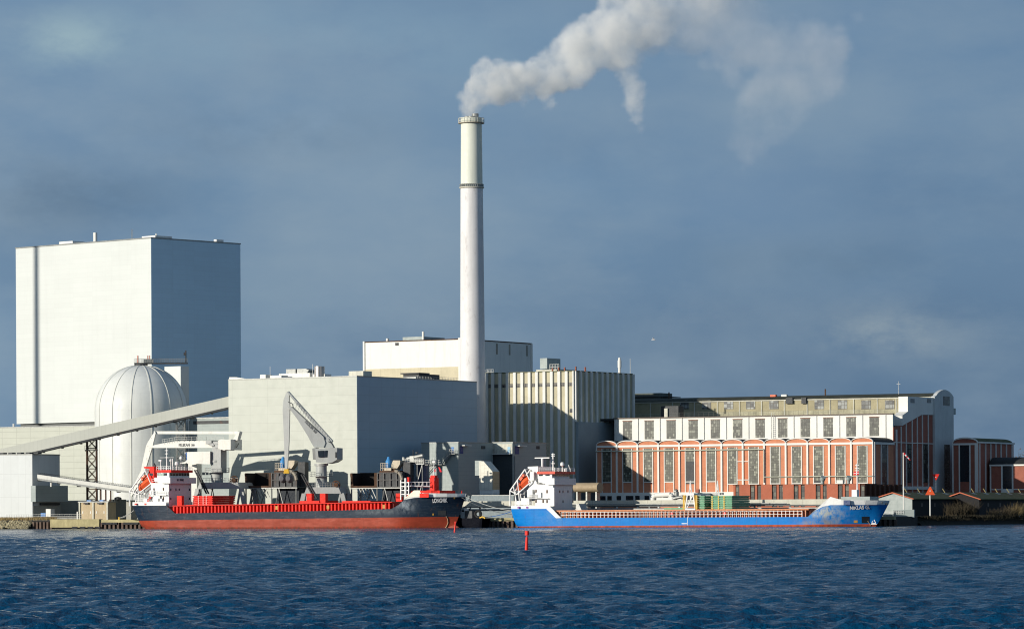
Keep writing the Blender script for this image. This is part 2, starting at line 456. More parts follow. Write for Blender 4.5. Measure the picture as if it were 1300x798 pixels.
for x in (98, 108, 118, 127): qbox(rb, qt(x) - 1.0, qt(x) + .6, -1.0, -.89, .1, .55)
for x in (141, 168): qbox(rb, qt(x) - 2.2, qt(x) + 2.2, -.8, -.3, 1.05, 1.6)
struct('quay_fender', rb, M['black'], 'black rubber fenders on the quay edge')

# --- rocks of the revetment at the left
rk = MB()
for i in range(520):
    px = random.uniform(-40, 42); u_ = random.random()
    p = quay(qt(px), -2.6 + 2.9 * u_, .0 + 1.9 * u_ + random.uniform(-.1, .2)); r = random.uniform(.22, .55)
    vs = []; N = 6
    for zz, rr in ((-.5, .6), (0, 1), (.5, .65)):
        for k in range(N):
            a = 2 * PI * k / N + random.random() * .5
            vs.append((p.x + math.cos(a) * r * rr * random.uniform(.7, 1.2), p.y + math.sin(a) * r * rr * random.uniform(.7, 1.2), p.z + zz * r * random.uniform(.8, 1.3)))
    fs = [tuple(range(N - 1, -1, -1)), tuple(range(2 * N, 3 * N))]
    for j in range(2):
        for k in range(N): fs.append((j * N + k, j * N + (k + 1) % N, (j + 1) * N + (k + 1) % N, (j + 1) * N + k))
    rk.add(vs, fs)
solo('rock_revetment', rk, pm('shore_rock', (.34, .30, .19), .9, var=.4, vs=.5, bump=.08), 'heap of pale boulders armouring the bank at the water', 'rocks', kind='stuff')
def tufts(name, pts, mat, label, cat, hmin, hmax, n, spread=.5, w=.035):
    mb = MB()
    for p in pts:
        for k in range(n):
            a = Vector(p) + Vector((random.gauss(0, spread), random.gauss(0, spread), 0)); h = random.uniform(hmin, hmax)
            d = Vector((random.gauss(0, .25), random.gauss(0, .25), 1)).normalized() * h
            s = Vector((random.choice((-1, 1)) * w, random.uniform(-w, w), 0)); mb.add([a - s, a + s, a + d], [(0, 1, 2)])
    return solo(name, mb, mat, label, cat, kind='stuff', fix=False)
tufts('dry_grass', [quay(qt(random.uniform(-30, 66)), random.uniform(.2, 3), G) for i in range(420)],
      pm('dry_grass_mat', (.34, .25, .11), .95, var=.3), 'dry brown grass above the boulders', 'grass', .25, 1.1, 14, w=.05)
# ================================================================ LEFT: boiler house, dome, white buildings
def boxbld(F, name, label, cat, pxl, pxr, pyt, mat, depth=None, roofmat=None, z1=None, base='wall', parapet=0, pyref=None, group=None):
    """building whose near corner stands at the frame origin"""
    x0 = F.x(pxl, py=pyref or pyt); d = depth if depth else F.y(pxr, py=pyref or pyt)
    z = z1 if z1 else F.side(ray_px(F), pyt)[1]
    t = thing(name, label, cat, F, group)
    MB().box(x0, 0, 0, d, 0, z).build(base, mat, t)
    return t, x0, d, z
def ray_px(F): # photo px of the frame origin (approx.)
    return 650 + F.X / F.Y / K
def zc(F, px, py): # height of a photo point seen on the vertical line of the near corner
    m, d = ray(px, py); return H - d * F.Y - F.z0

# --- boiler house
F = corner(42, 192, 1150, py=400)
x0 = F.x(20, py=320); d = F.y(305, py=320); zt = zc(F, 192, 302.5); zb = zc(F, 192, 533)
t = thing('boiler_house', 'tallest white box-shaped boiler house with a shaded blue-grey side', 'building', F)
MB().box(x0, 0, 0, d, zb, zt).build('wall', M['boxwhite'], t)
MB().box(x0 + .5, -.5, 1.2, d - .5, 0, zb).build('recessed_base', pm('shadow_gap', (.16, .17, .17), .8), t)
MB().box(.003, .06, .04, d, zb, zt - .02).build('tinted_side_sheet', M['boxshade'], t)  # thin sheet carrying the side's bluish shade and haze in its colour
q = MB().box(x0 - .15, .15, -.15, d + .15, zt, zt + .35); q.build('roof_edge', M['steel'], t)
q = MB(); q.box(F.x(66, py=310), F.x(83, py=310), 3, 8, zt + .35, zt + 1.4); q.box(F.x(174, py=305), F.x(191, py=305), 2, 9, zt + .35, zt + 1.0); q.build('roof_plant', M['white'], t)
xx = F.x(121, y=12, py=300)
MB().tube((xx, 12, zt), (xx, 12, zt + 4.4), .62, 14).build('vent_pipe', M['white'], t)
q = MB(); yy = F.y(192, py=300)
q.tube((-.8, 3, zt), (-.8, 3, zt + 1.6), .25, 8); q.box(-1.6, -.4, d * .74, d * .82, zt + .3, zt + 1.1); q.build('roof_vent', M['white'], t)
q = MB(); xx = F.x(167, y=10, py=300)
for k in range(2): q.tube((xx + k * .6, 10, zt), (xx + k * .6, 10, zt + 4.4), .04, 4)
for k in range(6): q.tube((xx, 10, zt + k * .7), (xx + .6, 10, zt + k * .7 + .7), .03, 4)
q.build('antenna', M['steel'], t)

# --- unseen stack added at left, thinned for the pale shadow across the boiler house
th = R(55)
pf = F.world(F.x(46.5, py=420), 0, 0); cx, cy = pf.x - 250 * math.sin(th), pf.y - 250 * math.cos(th)
solo('shadow_stack', MB().lathe([(1.5, 0), (1.0, 150), (.8, 150), (.8, 148)], 32), M['stackc'], 'very slender pale stack added out of view at the left to shade the boiler house', 'stack', smooth=True).location = (cx, cy, G)

# --- low halls before the boiler house
F1 = corner(32, 168, 1128)
t = thing('lower_hall', 'long pale green-grey hall under the tall white boiler house', 'building', F1)
zt1 = zc(F1, 100, 540) ; x1 = F1.x(-45); MB().box(x1, 0, 0, 18, 0, zt1).build('wall', M['hall'], t)
MB().box(x1 - .1, .1, -.1, 18.1, zt1, zt1 + .3).build('roof_edge', M['steel'], t)
MB().tube((F1.x(15), 1, zt1), (F1.x(15), 1, zt1 + 1.3), .3, 8).build('roof_vent', M['white'], t)
F2 = corner(32, 330, 1046)
t = thing('middle_hall', 'pale hall partly hidden between the dome and the grey block', 'building', F2)
zt2 = zc(F2, 265, 530); x2 = F2.x(241); MB().box(x2, 0, 0, 22, 0, zt2).build('wall', M['annex'], t)
q = MB(); q.box(F2.x(246), F2.x(292), -.12, -.02, zt2 - 1.5, zt2 - .6); q.build('louvre_band', M['dsteel'], t)
q = MB(); q.box(x2 - .1, .1, -.2, 22, zt2, zt2 + .35); q.build('roof_edge', M['steel'], t)
q = MB()
for k in range(6): q.box(F2.x(243 + k * 4.6), F2.x(246.4 + k * 4.6), -.08, .1, zc(F2, 262, 602), zc(F2, 262, 598.5))
q.build('window_band', M['glass'], t)
# dark raised block behind the lit part
F3 = corner(32, 300, 1096)
t = thing('plant_block', 'plain grey block rising behind the middle hall', 'building', F3)
MB().box(F3.x(262), 0, 0, 20, 0, zc(F3, 280, 545)).build('wall', M['annex'], t)

# --- dome
YD = 1062; cxp = ray(179.5, 560)[0] * YD; RD = 58.3 * K * YD
zspr = P(179.5, 523, YD).z - G; ztop = P(179.5, 463.5, YD).z - G
t = thing('domed_silo', 'pale ribbed cylindrical store with a domed top', 'silo', loc=(cxp, YD, G))
prof = [(RD * 1.0, 0), (RD, zspr)]
hd = ztop - zspr
for i in range(1, 19):
    a = i / 18 * PI / 2; prof.append((max(.05, RD * math.cos(a) ** .92), zspr + hd * math.sin(a)))
MB().lathe(prof, 96).build('shell', M['dome'], t, smooth=True)
for k in range(14):
    a = 2 * PI * k / 14 + .10; q = MB(); pts = []
    for r_, z_ in prof: pts.append((r_ + .12, z_))
    w = .13; c_, s_ = math.cos(a), math.sin(a)
    vs = []
    for r_, z_ in pts:
        for dw in (-w, w):
            for dr in (-.25, .02): vs.append(((r_ + dr) * c_ - dw * s_, (r_ + dr) * s_ + dw * c_, z_ + .05))
    fs = []
    for j in range(len(pts) - 1):
        o_ = j * 4; n_ = o_ + 4
        fs += [(o_ + 1, o_ + 3, n_ + 3, n_ + 1), (o_, n_, n_ + 1, o_ + 1), (o_ + 2, o_ + 3, n_ + 3, n_ + 2)]
    q.add(vs, fs).build('rib', M['domerib'], t)
q = MB(); zz = ztop + .35; pl_, pr_ = (171.5 - 179.5) * K * YD, (238.5 - 179.5) * K * YD
q.box(pl_, pr_, -1.3, 1.3, zz, zz + .35)
q.lathe([(1.9, ztop - .8), (1.9, zz)], 16); q.build('gantry_deck', M['dsteel'], t)
q = MB(); q.rail((pl_, -1.3, zz + .35), (pr_, -1.3, zz + .35), 1.1, 22, .04); q.rail((pl_, 1.3, zz + .35), (pr_, 1.3, zz + .35), 1.1, 22, .04)
q.build('railing', M['steel'], t)
q = MB(); q.tube((-.9, 0, zz), (-.9, 0, zz + 2.4), .16, 8)
for px_ in (175.7, 188.2, 190.6): q.box((px_ - 179.9) * K * YD, (px_ - 179) * K * YD, -.5, .5, zz, zz + 2.4)
q.build('vent_post', pm('faded_red', (.55, .2, .14), .7), t)
q = MB(); mx = (236.5 - 179.5) * K * YD; q.tube((mx, 0, zz), (mx, 0, zz + 3.8), .18, 6); q.box(mx - .6, mx + .1, -.3, .3, zz + 2.4, zz + 3.2); q.build('lamp_mast', M['dsteel'], t)
q = MB(); q.box(.8, 3.5, -.8, .8, zz + .35, zz + 1.3); q.build('winch_box', M['steel'], t)
F4 = corner(36, 230, 1082)
t = thing('lift_tower', 'narrow stair tower touching the right side of the dome', 'tower', F4)
MB().box(F4.x(209, py=500), 0, 0, F4.y(240, py=500), 0, zc(F4, 230, 464.5)).build('wall', M['boxwhite'], t)

# --- white corrugated house at the far left with stepped shaded side
F5 = corner(32, 41, 978)
t = thing('conveyor_house', 'white corrugated building at the water with stepped dark side', 'building', F5)
zt5 = zc(F5, 41, 577); D5 = F5.y(76); x5 = F5.x(-60)
MB().box(x5, 0, 0, D5, 0, zt5).build('wall', M['leftwhite'], t)
MB().box(x5, .12, -.12, D5 + .1, zt5, zt5 + .25).build('roof_edge', M['steel'], t)
q = MB(); q.box(-.02, F5.x(47) + .0, -.6, D5 + 1.4, zc(F5, 45, 636.5), zc(F5, 45, 616)); q.build('projecting_bay', M['annex'], t)
q = MB(); q.box(.02, .5, D5 * .25, D5 * .95, zc(F5, 45, 641), zc(F5, 45, 638)); q.build('loading_canopy', M['dsteel'], t)
q = MB(); 
for k in range(5): q.box(F5.x(-2 + k * 11), F5.x(3 + k * 11), .5, 2, zt5 + .25, zt5 + .7)
q.build('roof_vent', M['dsteel'], t)
q = MB(); q.box(.02, .12, D5*.02, D5, 0, zc(F5, 45, 641.5)); q.build('plinth', M['conc'], t)

# --- long sloping conveyor, from the left house up to the grey hall
YA, YB = 990, 981
def conveyor(name, label, a, b, hgt, wid, mat, under):
    a, b = Vector(a), Vector(b)
    t = thing(name, label, 'conveyor', loc=a); d = b - a
    y = Vector((-d.y, d.x, 0)).normalized() * wid / 2; u_ = Vector((0, 0, hgt))
    q = MB(); z = Vector((0, 0, 0))
    q.add([z - y, d - y, d - y + u_, z - y + u_, z + y, d + y, d + y + u_, z + y + u_],
          [(0, 1, 2, 3), (4, 7, 6, 5), (3, 2, 6, 7), (0, 3, 7, 4), (1, 5, 6, 2)]); q.build('casing', mat, t)
    q = MB(); e = Vector((0, 0, -.5)); q.add([z - y, d - y, d + y, z + y, z - y + e, d - y + e, d + y + e, z + y + e], [(0, 1, 2, 3), (4, 5, 6, 7), (0, 1, 5, 4), (3, 2, 6, 7)])
    n = int(d.length / 5)
    for i in range(n):
        p = d * (i / n); q.add([p - y * 1.05 + e * 1.6, p + y * 1.05 + e * 1.6, p + y * 1.05, p - y * 1.05, ], [(0, 1, 2, 3)])
    q.build('underside', under, t)
    return t
pa = P(-62, 597.6, YA); pb = P(293, 516.2, YB)
tcv = conveyor('sloping_conveyor', 'long enclosed pale conveyor bridge climbing to the grey block', pa, pb, 2.75, 3.0, pm('conveyor_cladding', (.60, .61, .54), .5, seam=(1.0, 0, .10, .10), var=.04, vs=.1), M['dsteel'])
q = MB(); p = P(94, 559, YA - 3) - pa; q.box(p.x - .2, p.x + 3.8, p.y + .8, p.y + 2, p.z - .2, p.z + .1); q.rail((p.x, p.y + .8, p.z), (p.x + 3.8, p.y + .8, p.z), 1.2, 5, .05)
q.build('service_platform', M['dsteel'], tcv)
p = P(94.7, 559, YA - 2) - pa; MB().box(p.x - .45, p.x + .45, p.y - .2, p.y + .5, p.z, p.z + 1.9).build('switch_cabinet', M['white'], tcv)
for (pxc, w_, pyt_, Yt, nm) in ((116.5, 2.5, 556, 989, 'a'), (229.5, 2.2, 531, 984, 'b')):
    q = MB(); c_ = P(pxc, pyt_, Yt)
    lattice(q, (0, 0, 0), (0, 0, c_.z - G), w_, 2.4, int((c_.z - G) / 2.6), .13)
    o = solo('lattice_trestle', q, M['rust'] if nm == 'a' else M['steel'],
         'rusty lattice trestle under the lower part of the sloping conveyor' if nm == 'a' else 'grey lattice trestle before the dome behind the white crane boom', 'trestle', 'lattice trestles under the sloping conveyor')
    o.location = (c_.x, c_.y, G)
    if nm == 'a':
        q = MB(); q.box(-1.7, -1.2, -1.2, 1.2, c_.z - G - 3.4, c_.z - G - 3.2); q.box(-1.7, 1.5, -1.4, 1.2, c_.z - G - 3.2, c_.z - G - 3.05)
        q.rail((-1.7, -1.3, c_.z - G - 3.1), (1.5, -1.3, c_.z - G - 3.1), 1.1, 4, .05); q.build('landing', M['dsteel'], o)
# --- shore conveyor going right and down from the stepped house
a = P(50, 606.5, 976); b = P(176, 624.5, 970)
t = conveyor('shore_conveyor', 'low white conveyor with dark ribbed top sloping down to the quay', a, b, .95, 3.2, M['cranew'], M['steel'])
q = MB(); d = b - a; y = Vector((-d.y, d.x, 0)).normalized() * 1.5
for i in range(60):
    p = d * (i / 60) + Vector((0, 0, 1.0)); w_ = d * (.45 / 60); s_ = Vector((0, 0, .45))
    q.add([p - y, p + w_ - y, p + w_ + y + s_, p + y + s_], [(0, 1, 2, 3)])
q.build('cover_plates', M['dsteel'], t)
q = MB(); p = d * .12; q.tube(p + Vector((0, 0, -.2)), p + Vector((0, 0, -1.8)), .25, 8); q.build('chute', M['white'], t)
q = MB()
for f_ in (.62, .67, .72): 
    p = d * f_; q.tube(p, (p.x, p.y, G - a.z), .2, 6)
q.build('leg', M['rust'], t)

# --- low yard structures near the left quay
F6 = corner(28, 166, 985)
t = thing('yard_wall', 'long low grey-beige concrete wall behind the quay', 'wall', F6)
MB().box(F6.x(70), 0, 0, 3, 0, zc(F6, 120, 635.5)).build('wall_face', M['conc'], t)
MB().box(F6.x(70), .05, -.1, 3, zc(F6, 120, 635.5), zc(F6, 120, 635.5) + .18).build('coping', M['white'], t)
F7 = corner(24, 137, 966)
t = thing('tan_bunker', 'tan concrete bunker with pilasters right beside the quay', 'building', F7)
zt7 = zc(F7, 137, 637); x7 = F7.x(101)
MB().box(x7, 0, 0, 4, 0, zt7).build('wall', M['tan'], t)
q = MB()
for px_ in (101.3, 118.5, 136.5): q.box(F7.x(px_) - .2, F7.x(px_) + .2, -.3, 0, 0, zt7)
q.build('pilaster', M['creamw'], t)
q = MB(); q.box(x7 - .3, .3, -.4, 4.2, zt7, zt7 + .22); q.build('roof_slab', M['steel'], t)
q = MB()
for a_, b_ in ((107, 113), (124.5, 131)): q.box(F7.x(a_), F7.x(b_), -.5, -.3, zt7 - .5, zt7 - .05)
q.build('lamp_housing', M['dsteel'], t)
for a_, b_ in ((108, 113), (124, 129)):
    MB().box(F7.x(a_), F7.x(b_), .8, 1.8, zt7 + .22, zt7 + .6).build('roof_tank', M['bluepaint'], t)
MB().box(x7 - .55, x7 - .25, -.6, .2, 0, zc(F7, 100, 649)).build('notice_board', M['white'], t)
q = MB()
for px_ in (105, 115, 122.5, 132): q.box(F7.x(px_) - .12, F7.x(px_) + .12, -.05, 0, zt7 * .36, zt7 * .50)
q.build('wall_lamp', M['lamp'], t)
F8 = corner(20, 145, 972)
t = thing('dark_kiosk', 'dark flat-roofed kiosk right of the tan bunker', 'building', F8)
z8 = zc(F8, 145, 633.5); MB().box(F8.x(138.5), 0, 0, F8.y(160), 0, z8).build('wall', pm('kiosk', (.16, .17, .16), .8, streak=.3), t)
q = MB(); q.lathe([(1.0, z8), (.9, z8 + .5), (.2, z8 + .7)], 12, -.2, 2.5); q.build('roof_fan', M['dsteel'], t)
# fence and small objects along the left quay
q = MB(); a, b = quay(qt(4), 1.5, G), quay(qt(100), 1.5, G); q.rail(a, b, 1.5, 44, .035, 3)
solo('quay_fence', q, M['steel'], 'thin grey railing along the left quay edge', 'fence')
F9 = corner(24, 112, 970)
t = thing('site_container', 'small pale blue and white site cabin behind the quay fence', 'container', Frame(24, F9.x(0)*0 + F9.X, F9.Y))
q = MB(); q.box(F9.x(58), F9.x(64), 0, 2, .9, 2.9); q.build('cabin', M['white'], t)
MB().box(F9.x(51), F9.x(57), .2, 1.8, .9, 1.9).build('tank', M['bluepaint'], t)
q = MB(); q.box(F9.x(50), F9.x(98), .1, 1.9, 0, .9); q.build('base', pm('plinth_grey', (.14, .14, .13), .8), t)
b_ = MB().lathe([(.0, 0), (.28, 0), (.22, .35), (.32, .5), (.3, .6), (0, .62)], 12)
o = solo('mooring_bollard', b_, M['yellow'], 'yellow mooring bollard at the stern of the red ship', 'bollard'); o.location = quay(qt(150), .6, G + .12)
# ================================================================ MIDDLE: grey hall, chimney, silos, annex
F = corner(32, 453.5, 956)
t = thing('grey_hall', 'big pale grey panelled hall with dark blue shaded right side', 'building', F)
x0 = F.x(290, py=480); D = F.y(605, py=480); zt = zc(F, 453, 477.8)
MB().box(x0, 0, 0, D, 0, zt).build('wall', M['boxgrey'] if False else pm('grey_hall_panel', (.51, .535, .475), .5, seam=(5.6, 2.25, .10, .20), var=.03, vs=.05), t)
MB().box(.003, .06, .04, D, 0, zt - .02).build('tinted_side_sheet', pm('shade_blue_grey_cladding', (.38, .50, .58), .5, seam=(5.6, 2.25, .10, .20), var=.03, vs=.05), t)  # thin sheet over the panels, blue shade of this side put into its colour
MB().box(x0 - .1, .1, -.1, D + .1, zt, zt + .25).build('roof_edge', M['steel'], t)
q = MB(); q.box(F.x(333, 6, 480), F.x(340, 6, 480), 5, 8, zt, zt + 1.4); q.box(F.x(346, 6, 480), F.x(360, 6, 480), 5, 8, zt, zt + 1.1)
q.box(F.x(357, 10, 480), F.x(396, 10, 480), 9, 16, zt, zt + 1.7); q.box(F.x(400, 10, 480), F.x(415, 10, 480), 9, 12, zt, zt + 1.3)
q.build('roof_housing', M['white'], t)
q = MB(); q.box(F.x(366, 12, 480), F.x(378, 12, 480), 11, 14, zt + 1.7, zt + 2.9); q.prism([(F.x(380, 12, 480), zt + 1.7), (F.x(392, 12, 480), zt + 1.7), (F.x(395, 12, 480), zt + 2.5), (F.x(391, 12, 480), zt + 2.9), (F.x(380, 12, 480), zt + 2.9)], 11, 14)
q.build('air_handler', M['steel'], t)
xx = F.x(405.5, 9, 470); MB().lathe([(0, zt), (1.35, zt), (1.35, zt + 3.3), (1.2, zt + 3.3), (1.2, zt + 3.0), (0, zt + 3.0)], 24, xx, 9).build('exhaust_drum', pm('bare_aluminium', (.55, .50, .45), .35, metal=.6), t, smooth=True)
q = MB(); q.tube((F.x(343, 6, 480), 6, zt), (F.x(343, 6, 480), 6, zt + 3.5), .05, 4); q.tube((F.x(397, 6, 480), 6, zt), (F.x(397, 6, 480), 6, zt + 3.8), .05, 4)
q.prism([(F.x(291, 4, 480), zt + .2), (F.x(318, 4, 480), zt + .2), (F.x(300, 4, 480), zt + .9), (F.x(291, 4, 480), zt + .95)], 4, 4.3); q.build('lightning_rod', M['white'], t)
q = MB(); sy = lambda px: F.side(px, 480, -4)[0]
q.box(-7, -2.5, sy(455), sy(466), zt, zt + 1.7); q.build('roof_cabin', M['creamw'], t)
q = MB(); q.box(-8, -3, sy(528), sy(554), zt, zt + 1.7); q.box(-8.4, -2.6, sy(526), sy(540), zt + 1.7, zt + 2.0); q.build('cooling_unit', M['dsteel'], t)
q = MB(); q.box(-6, -2, sy(520), sy(528), zt, zt + .8); q.rail((-1.2, sy(519), zt), (-1.2, sy(570), zt), 1.0, 26, .04); q.build('railing', M['steel'], t)

# --- chimney
YC = 1022; cx = ray(600.5, 560)[0] * YC
zh = P(600, 150, YC).z - G; zring = P(600, 239, YC).z - G; zrt = P(600, 157, YC).z - G
t = thing('smoking_chimney', 'tall round off-white chimney with railed top, trailing white smoke', 'chimney', loc=(cx, YC, G))
kk = K * YC
MB().lathe([(17.6 * kk, 0), (15.9 * kk, P(600, 480, YC).z - G), (14.6 * kk, P(600, 300, YC).z - G), (14.2 * kk, zring)], 56).build('shaft', M['stackc'], t, smooth=True)
MB().lathe([(13.9 * kk, zring), (13.2 * kk, zh), (11.9 * kk, zh), (11.9 * kk, zh - 3)], 56).build('upper_shaft', M['stacktop'], t, smooth=True)
q = MB(); q.lathe([(13.6 * kk, zring - .2), (15.8 * kk, zring), (15.8 * kk, zring + .3), (13.6 * kk, zring + .3)], 40)
q.lathe([(15.6 * kk, zring + .9), (15.7 * kk, zring + .95)], 40); q.build('lower_ring', pm('ring_steel', (.52, .50, .42), .6), t)
q = MB()
for i in range(36):
    a = 2 * PI * i / 36; r_ = 14.6 * kk; q.box(r_ * math.cos(a) - .12, r_ * math.cos(a) + .12, r_ * math.sin(a) - .12, r_ * math.sin(a) + .12, zring + .3, zring + 1.1)
q.build('ring_lamp', M['steel'], t)
q = MB(); q.lathe([(13 * kk, zrt - .1), (16.6 * kk, zrt), (16.6 * kk, zrt + .2), (13 * kk, zrt + .25)], 40); q.build('top_gallery', pm('gallery_steel', (.36, .32, .25), .7, rust=.4), t)
q = MB()
for i in range(24):
    a = 2 * PI * i / 24; b = 2 * PI * (i + 1) / 24; r_ = 16.3 * kk
    pA = (r_ * math.cos(a), r_ * math.sin(a), zrt + .2); pB = (r_ * math.cos(b), r_ * math.sin(b), zrt + .2)
    q.tube(pA, (pA[0], pA[1], zrt + 1.45), .07, 4)
    for hz in (.7, 1.4): q.tube((pA[0], pA[1], zrt + hz), (pB[0], pB[1], zrt + hz), .06, 4)
q.build('railing', M['creamw'], t)
for dx_, dy_ in ((-1.0, 0), (1.05, .3), (0, -1)):
    MB().lathe([(.95, zh - 1), (.95, zh + (1.2 if dx_ > 0 else .4)), (.8, zh + (1.2 if dx_ > 0 else .4)), (.8, zh - .5)], 20, dx_, dy_).build('flue_pipe', M['steel'], t, smooth=True)

# --- white block behind chimney
F = corner(32, 586, 1078)
t = thing('white_turbine_block', 'weathered white block behind the base of the chimney', 'building', F)
x0 = F.x(461.5, py=450); D = F.y(675, py=450); zt = zc(F, 586, 430.8)
MB().box(x0, 0, 0, D, 0, zt).build('wall', pm('weathered_white', (.80, .80, .76), .8, streak=.42, var=.05, vs=.1, strk_s=(.6, .6, .05)), t)
zl = zc(F, 586, 465)
q = MB(); q.box(x0 + .6, -.9, -.06, 0, 0, zl); q.build('lower_panel', pm('cream_panel', (.62, .56, .40), .85, streak=.35, seam=(7, 0, .2, .2)), t)
q = MB(); q.box(x0, x0 + .55, -.35, 0, 0, zt + .4); q.box(-.7, 0, -.35, 0, 0, zt + .5); q.box(-.0, .35, D - .7, D, 0, zt + .1); q.build('corner_pilaster', M['white'], t)
q = MB(); q.box(x0 - .1, .1, -.12, D + .1, zt, zt + .3); q.build('roof_edge', M['rust'], t)
q = MB(); a_, b_ = F.x(516, 14, 430), F.x(541, 14, 430); q.box(a_, b_, 12, 24, zt, zt + 1.9); q.build('penthouse', M['annex'], t)
q = MB(); q.tube((F.x(538.5, 12, 430), 11.5, zt), (F.x(538.5, 12, 430), 11.5, zt + 3.3), .35, 10); q.tube((F.x(492, 5, 430), 5, zt), (F.x(492, 5, 430), 5, zt + 1.3), .45, 10); q.build('vent_pipe', M['white'], t)
q = MB()
for f_ in (.50, .68, .93): q.box(.02, .12, D * f_ - .35, D * f_ + .35, zt - 3.6, zt - .5)
q.build('rust_streaked_hatch', pm('stained_hatch', (.35, .33, .28), .8, rust=.6), t)
MB().box(F.x(502, 0, 430), F.x(506, 0, 430), -.15, 0, zt - 1.1, zt - .3).build('wall_vent', M['dsteel'], t)

# --- ribbed silo building
F = corner(32, 730, 1014)
t = thing('ribbed_silo_block', 'square silo block of olive panels between tall white ribs', 'building', F)
x0 = F.x(617, py=475); D = F.y(803, py=475); zt = zc(F, 730, 471.4)
MB().box(x0, 0, 0, D, 0, zt).build('wall', M['silop'], t)
zb = zc(F, 765, 535)
nF = 12
for i in range(nF + 1):
    xx = x0 + (0 - x0) * i / nF - (.0 if i else -.4)
    MB().box(xx - .42, xx + (.42 if i < nF else -.02), -.5, -.01, 0, zt + .15).build('rib', M['silor'], t)
nS = 11
for i in range(nS + 1):
    yy = D * i / nS
    MB().box(.01, .5, max(.0, yy - .42), yy + .42, zb, zt + .15).build('rib', M['silor'], t)
MB().box(x0, -.42, -.12, -.02, zc(F, 730, 489.5), zc(F, 730, 485)).build('louvre_band', M['p_silo'], t)
q = MB(); q.box(.0, .95, .3, D + 1.2, 0, zb); q.build('lower_side_wall', pm('blue_grey_render', (.30, .35, .37), .7, streak=.2, var=.06), t)
q = MB(); q.box(x0 - .2, .1, -.1, D + .1, zt, zt + .3); q.build('roof_edge', pm('mossy_edge', (.16, .16, .10), .9, moss=.5), t)
q = MB(); a_, b_ = F.x(688, 6, 465), F.x(697, 6, 465); q.box(a_, b_, 5, 12, zt + 1.2, zt + 4.1); q.build('penthouse', M['annex'], t)
q = MB(); q.box(F.x(683, 4, 465), F.x(712, 4, 465), 3, 12, zt + .4, zt + .9); q.build('roof_platform', M['creamw'], t)
q = MB(); q.rail((F.x(700, 5, 465), 4, zt + .9), (F.x(712, 5, 465), 4, zt + .9), 1.4, 6, .06); q.rail((F.x(617, 2, 465), 2, zt), (F.x(628, 2, 465), 2, zt), 1.3, 6, .05); q.build('railing', M['steel'], t)
q = MB()
for px_, hh_ in ((701.5, 1.2), (709.5, 1.3), (717, 1.3), (731, 1.4), (743, 1.2)): q.box(F.x(px_, 1.5, 465) - .15, F.x(px_, 1.5, 465) + .15, 1.3, 1.7, zt, zt + hh_)
q.build('roof_post', pm('rust_post', (.32, .10, .06), .8), t)
yy = F.side(786.5, 450, -2)[0]; q = MB(); q.tube((-2, yy, zt), (-2, yy, zt + 4.4), .40, 12); q.tube((-2, yy, zt + 1.9), (-2, yy, zt + 3.9), .54, 12); q.tube((-2, yy, zt + 4.2), (-2, yy, zt + 4.7), .3, 12); q.build('vent_pipe', M['white'], t)
q = MB(); yy = F.side(800, 450, -2)[0]; q.tube((-2, yy, zt), (-2, yy, zt + 4.6), .07, 4); q.build('lightning_rod', M['steel'], t)
q = MB()
for px_, py_ in ((653, 522), (725, 521)): x_, z_ = F.at(px_, py_); q.box(x_ - .4, x_ + .4, -.08, 0, z_ - .5, z_ + .5)
q.build('spout_hole', M['dsteel'], t)

# --- annex blocks in front
def annex_block(F, pxl, pxr, pyt, label):
    t = thing('annex_block', label, 'building', F, 'grey-green annex blocks')
    x0 = F.x(pxl); D = F.y(pxr); zt = zc(F, ray_px(F), pyt)
    MB().box(x0, 0, 0, D, 0, zt).build('wall', M['annex'], t)
    MB().box(x0 - .1, .12, -.1, D + .1, zt, zt + .18).build('roof_edge', M['steel'], t)
    return t, x0, D, zt
FA = corner(32, 582, 964)
t, x0, D, zt = annex_block(FA, 535, 626, 561.5, 'grey-green annex block with a zigzag outside stair, left of two')
MB().box(FA.x(573), FA.x(576.5), -.06, 0, zc(FA, 575, 575), zc(FA, 575, 567)).build('door', M['bluepaint'], t)
MB().box(.02, .09, FA.y(584), FA.y(588), zc(FA, 583, 575.5), zc(FA, 583, 566)).build('door', pm('navy_door', (.02, .05, .22), .5), t)
MB().box(.02, 1.3, FA.y(585), FA.y(594), zc(FA, 583, 565.6), zc(FA, 583, 564.6)).build('canopy', M['white'], t)
MB().box(.02, .10, FA.y(611), FA.y(616), zc(FA, 583, 569), zc(FA, 583, 565)).build('wall_vent', M['dsteel'], t)
q = MB(); zA, zB = zc(FA, 560, 589), zc(FA, 575, 575.5)
q.box(x0, FA.x(562, -.9), -1.3, -.05, zA - .12, zA); q.box(FA.x(572, -.9), -.2, -1.3, -.05, zB - .12, zB)
pA, pB = Vector((FA.x(562, -.9), -.7, zA)), Vector((FA.x(572, -.9), -.7, zB))
for dy in (-.5, .5):
    q.tube(pA + Vector((0, dy, 0)), pB + Vector((0, dy, 0)), .12, 4); q.tube(pA + Vector((0, dy, 1)), pB + Vector((0, dy, 1)), .06, 4)
for i in range(9):
    p = pA.lerp(pB, i / 8); q.box(p.x - .15, p.x + .15, -1.2, -.2, p.z - .03, p.z + .03); q.tube(p + Vector((0, -.5, 0)), p + Vector((0, -.5, 1)), .05, 4)
q.rail((x0, -1.3, zA), (pA.x, -1.3, zA), 1.1, 7, .06); q.rail((pB.x, -1.3, zB), (-.2, -1.3, zB), 1.1, 3, .06)
p0 = Vector((x0 - .5, -.7, zc(FA, 540, 612))); p1 = Vector((FA.x(551, -.9), -.7, zA))
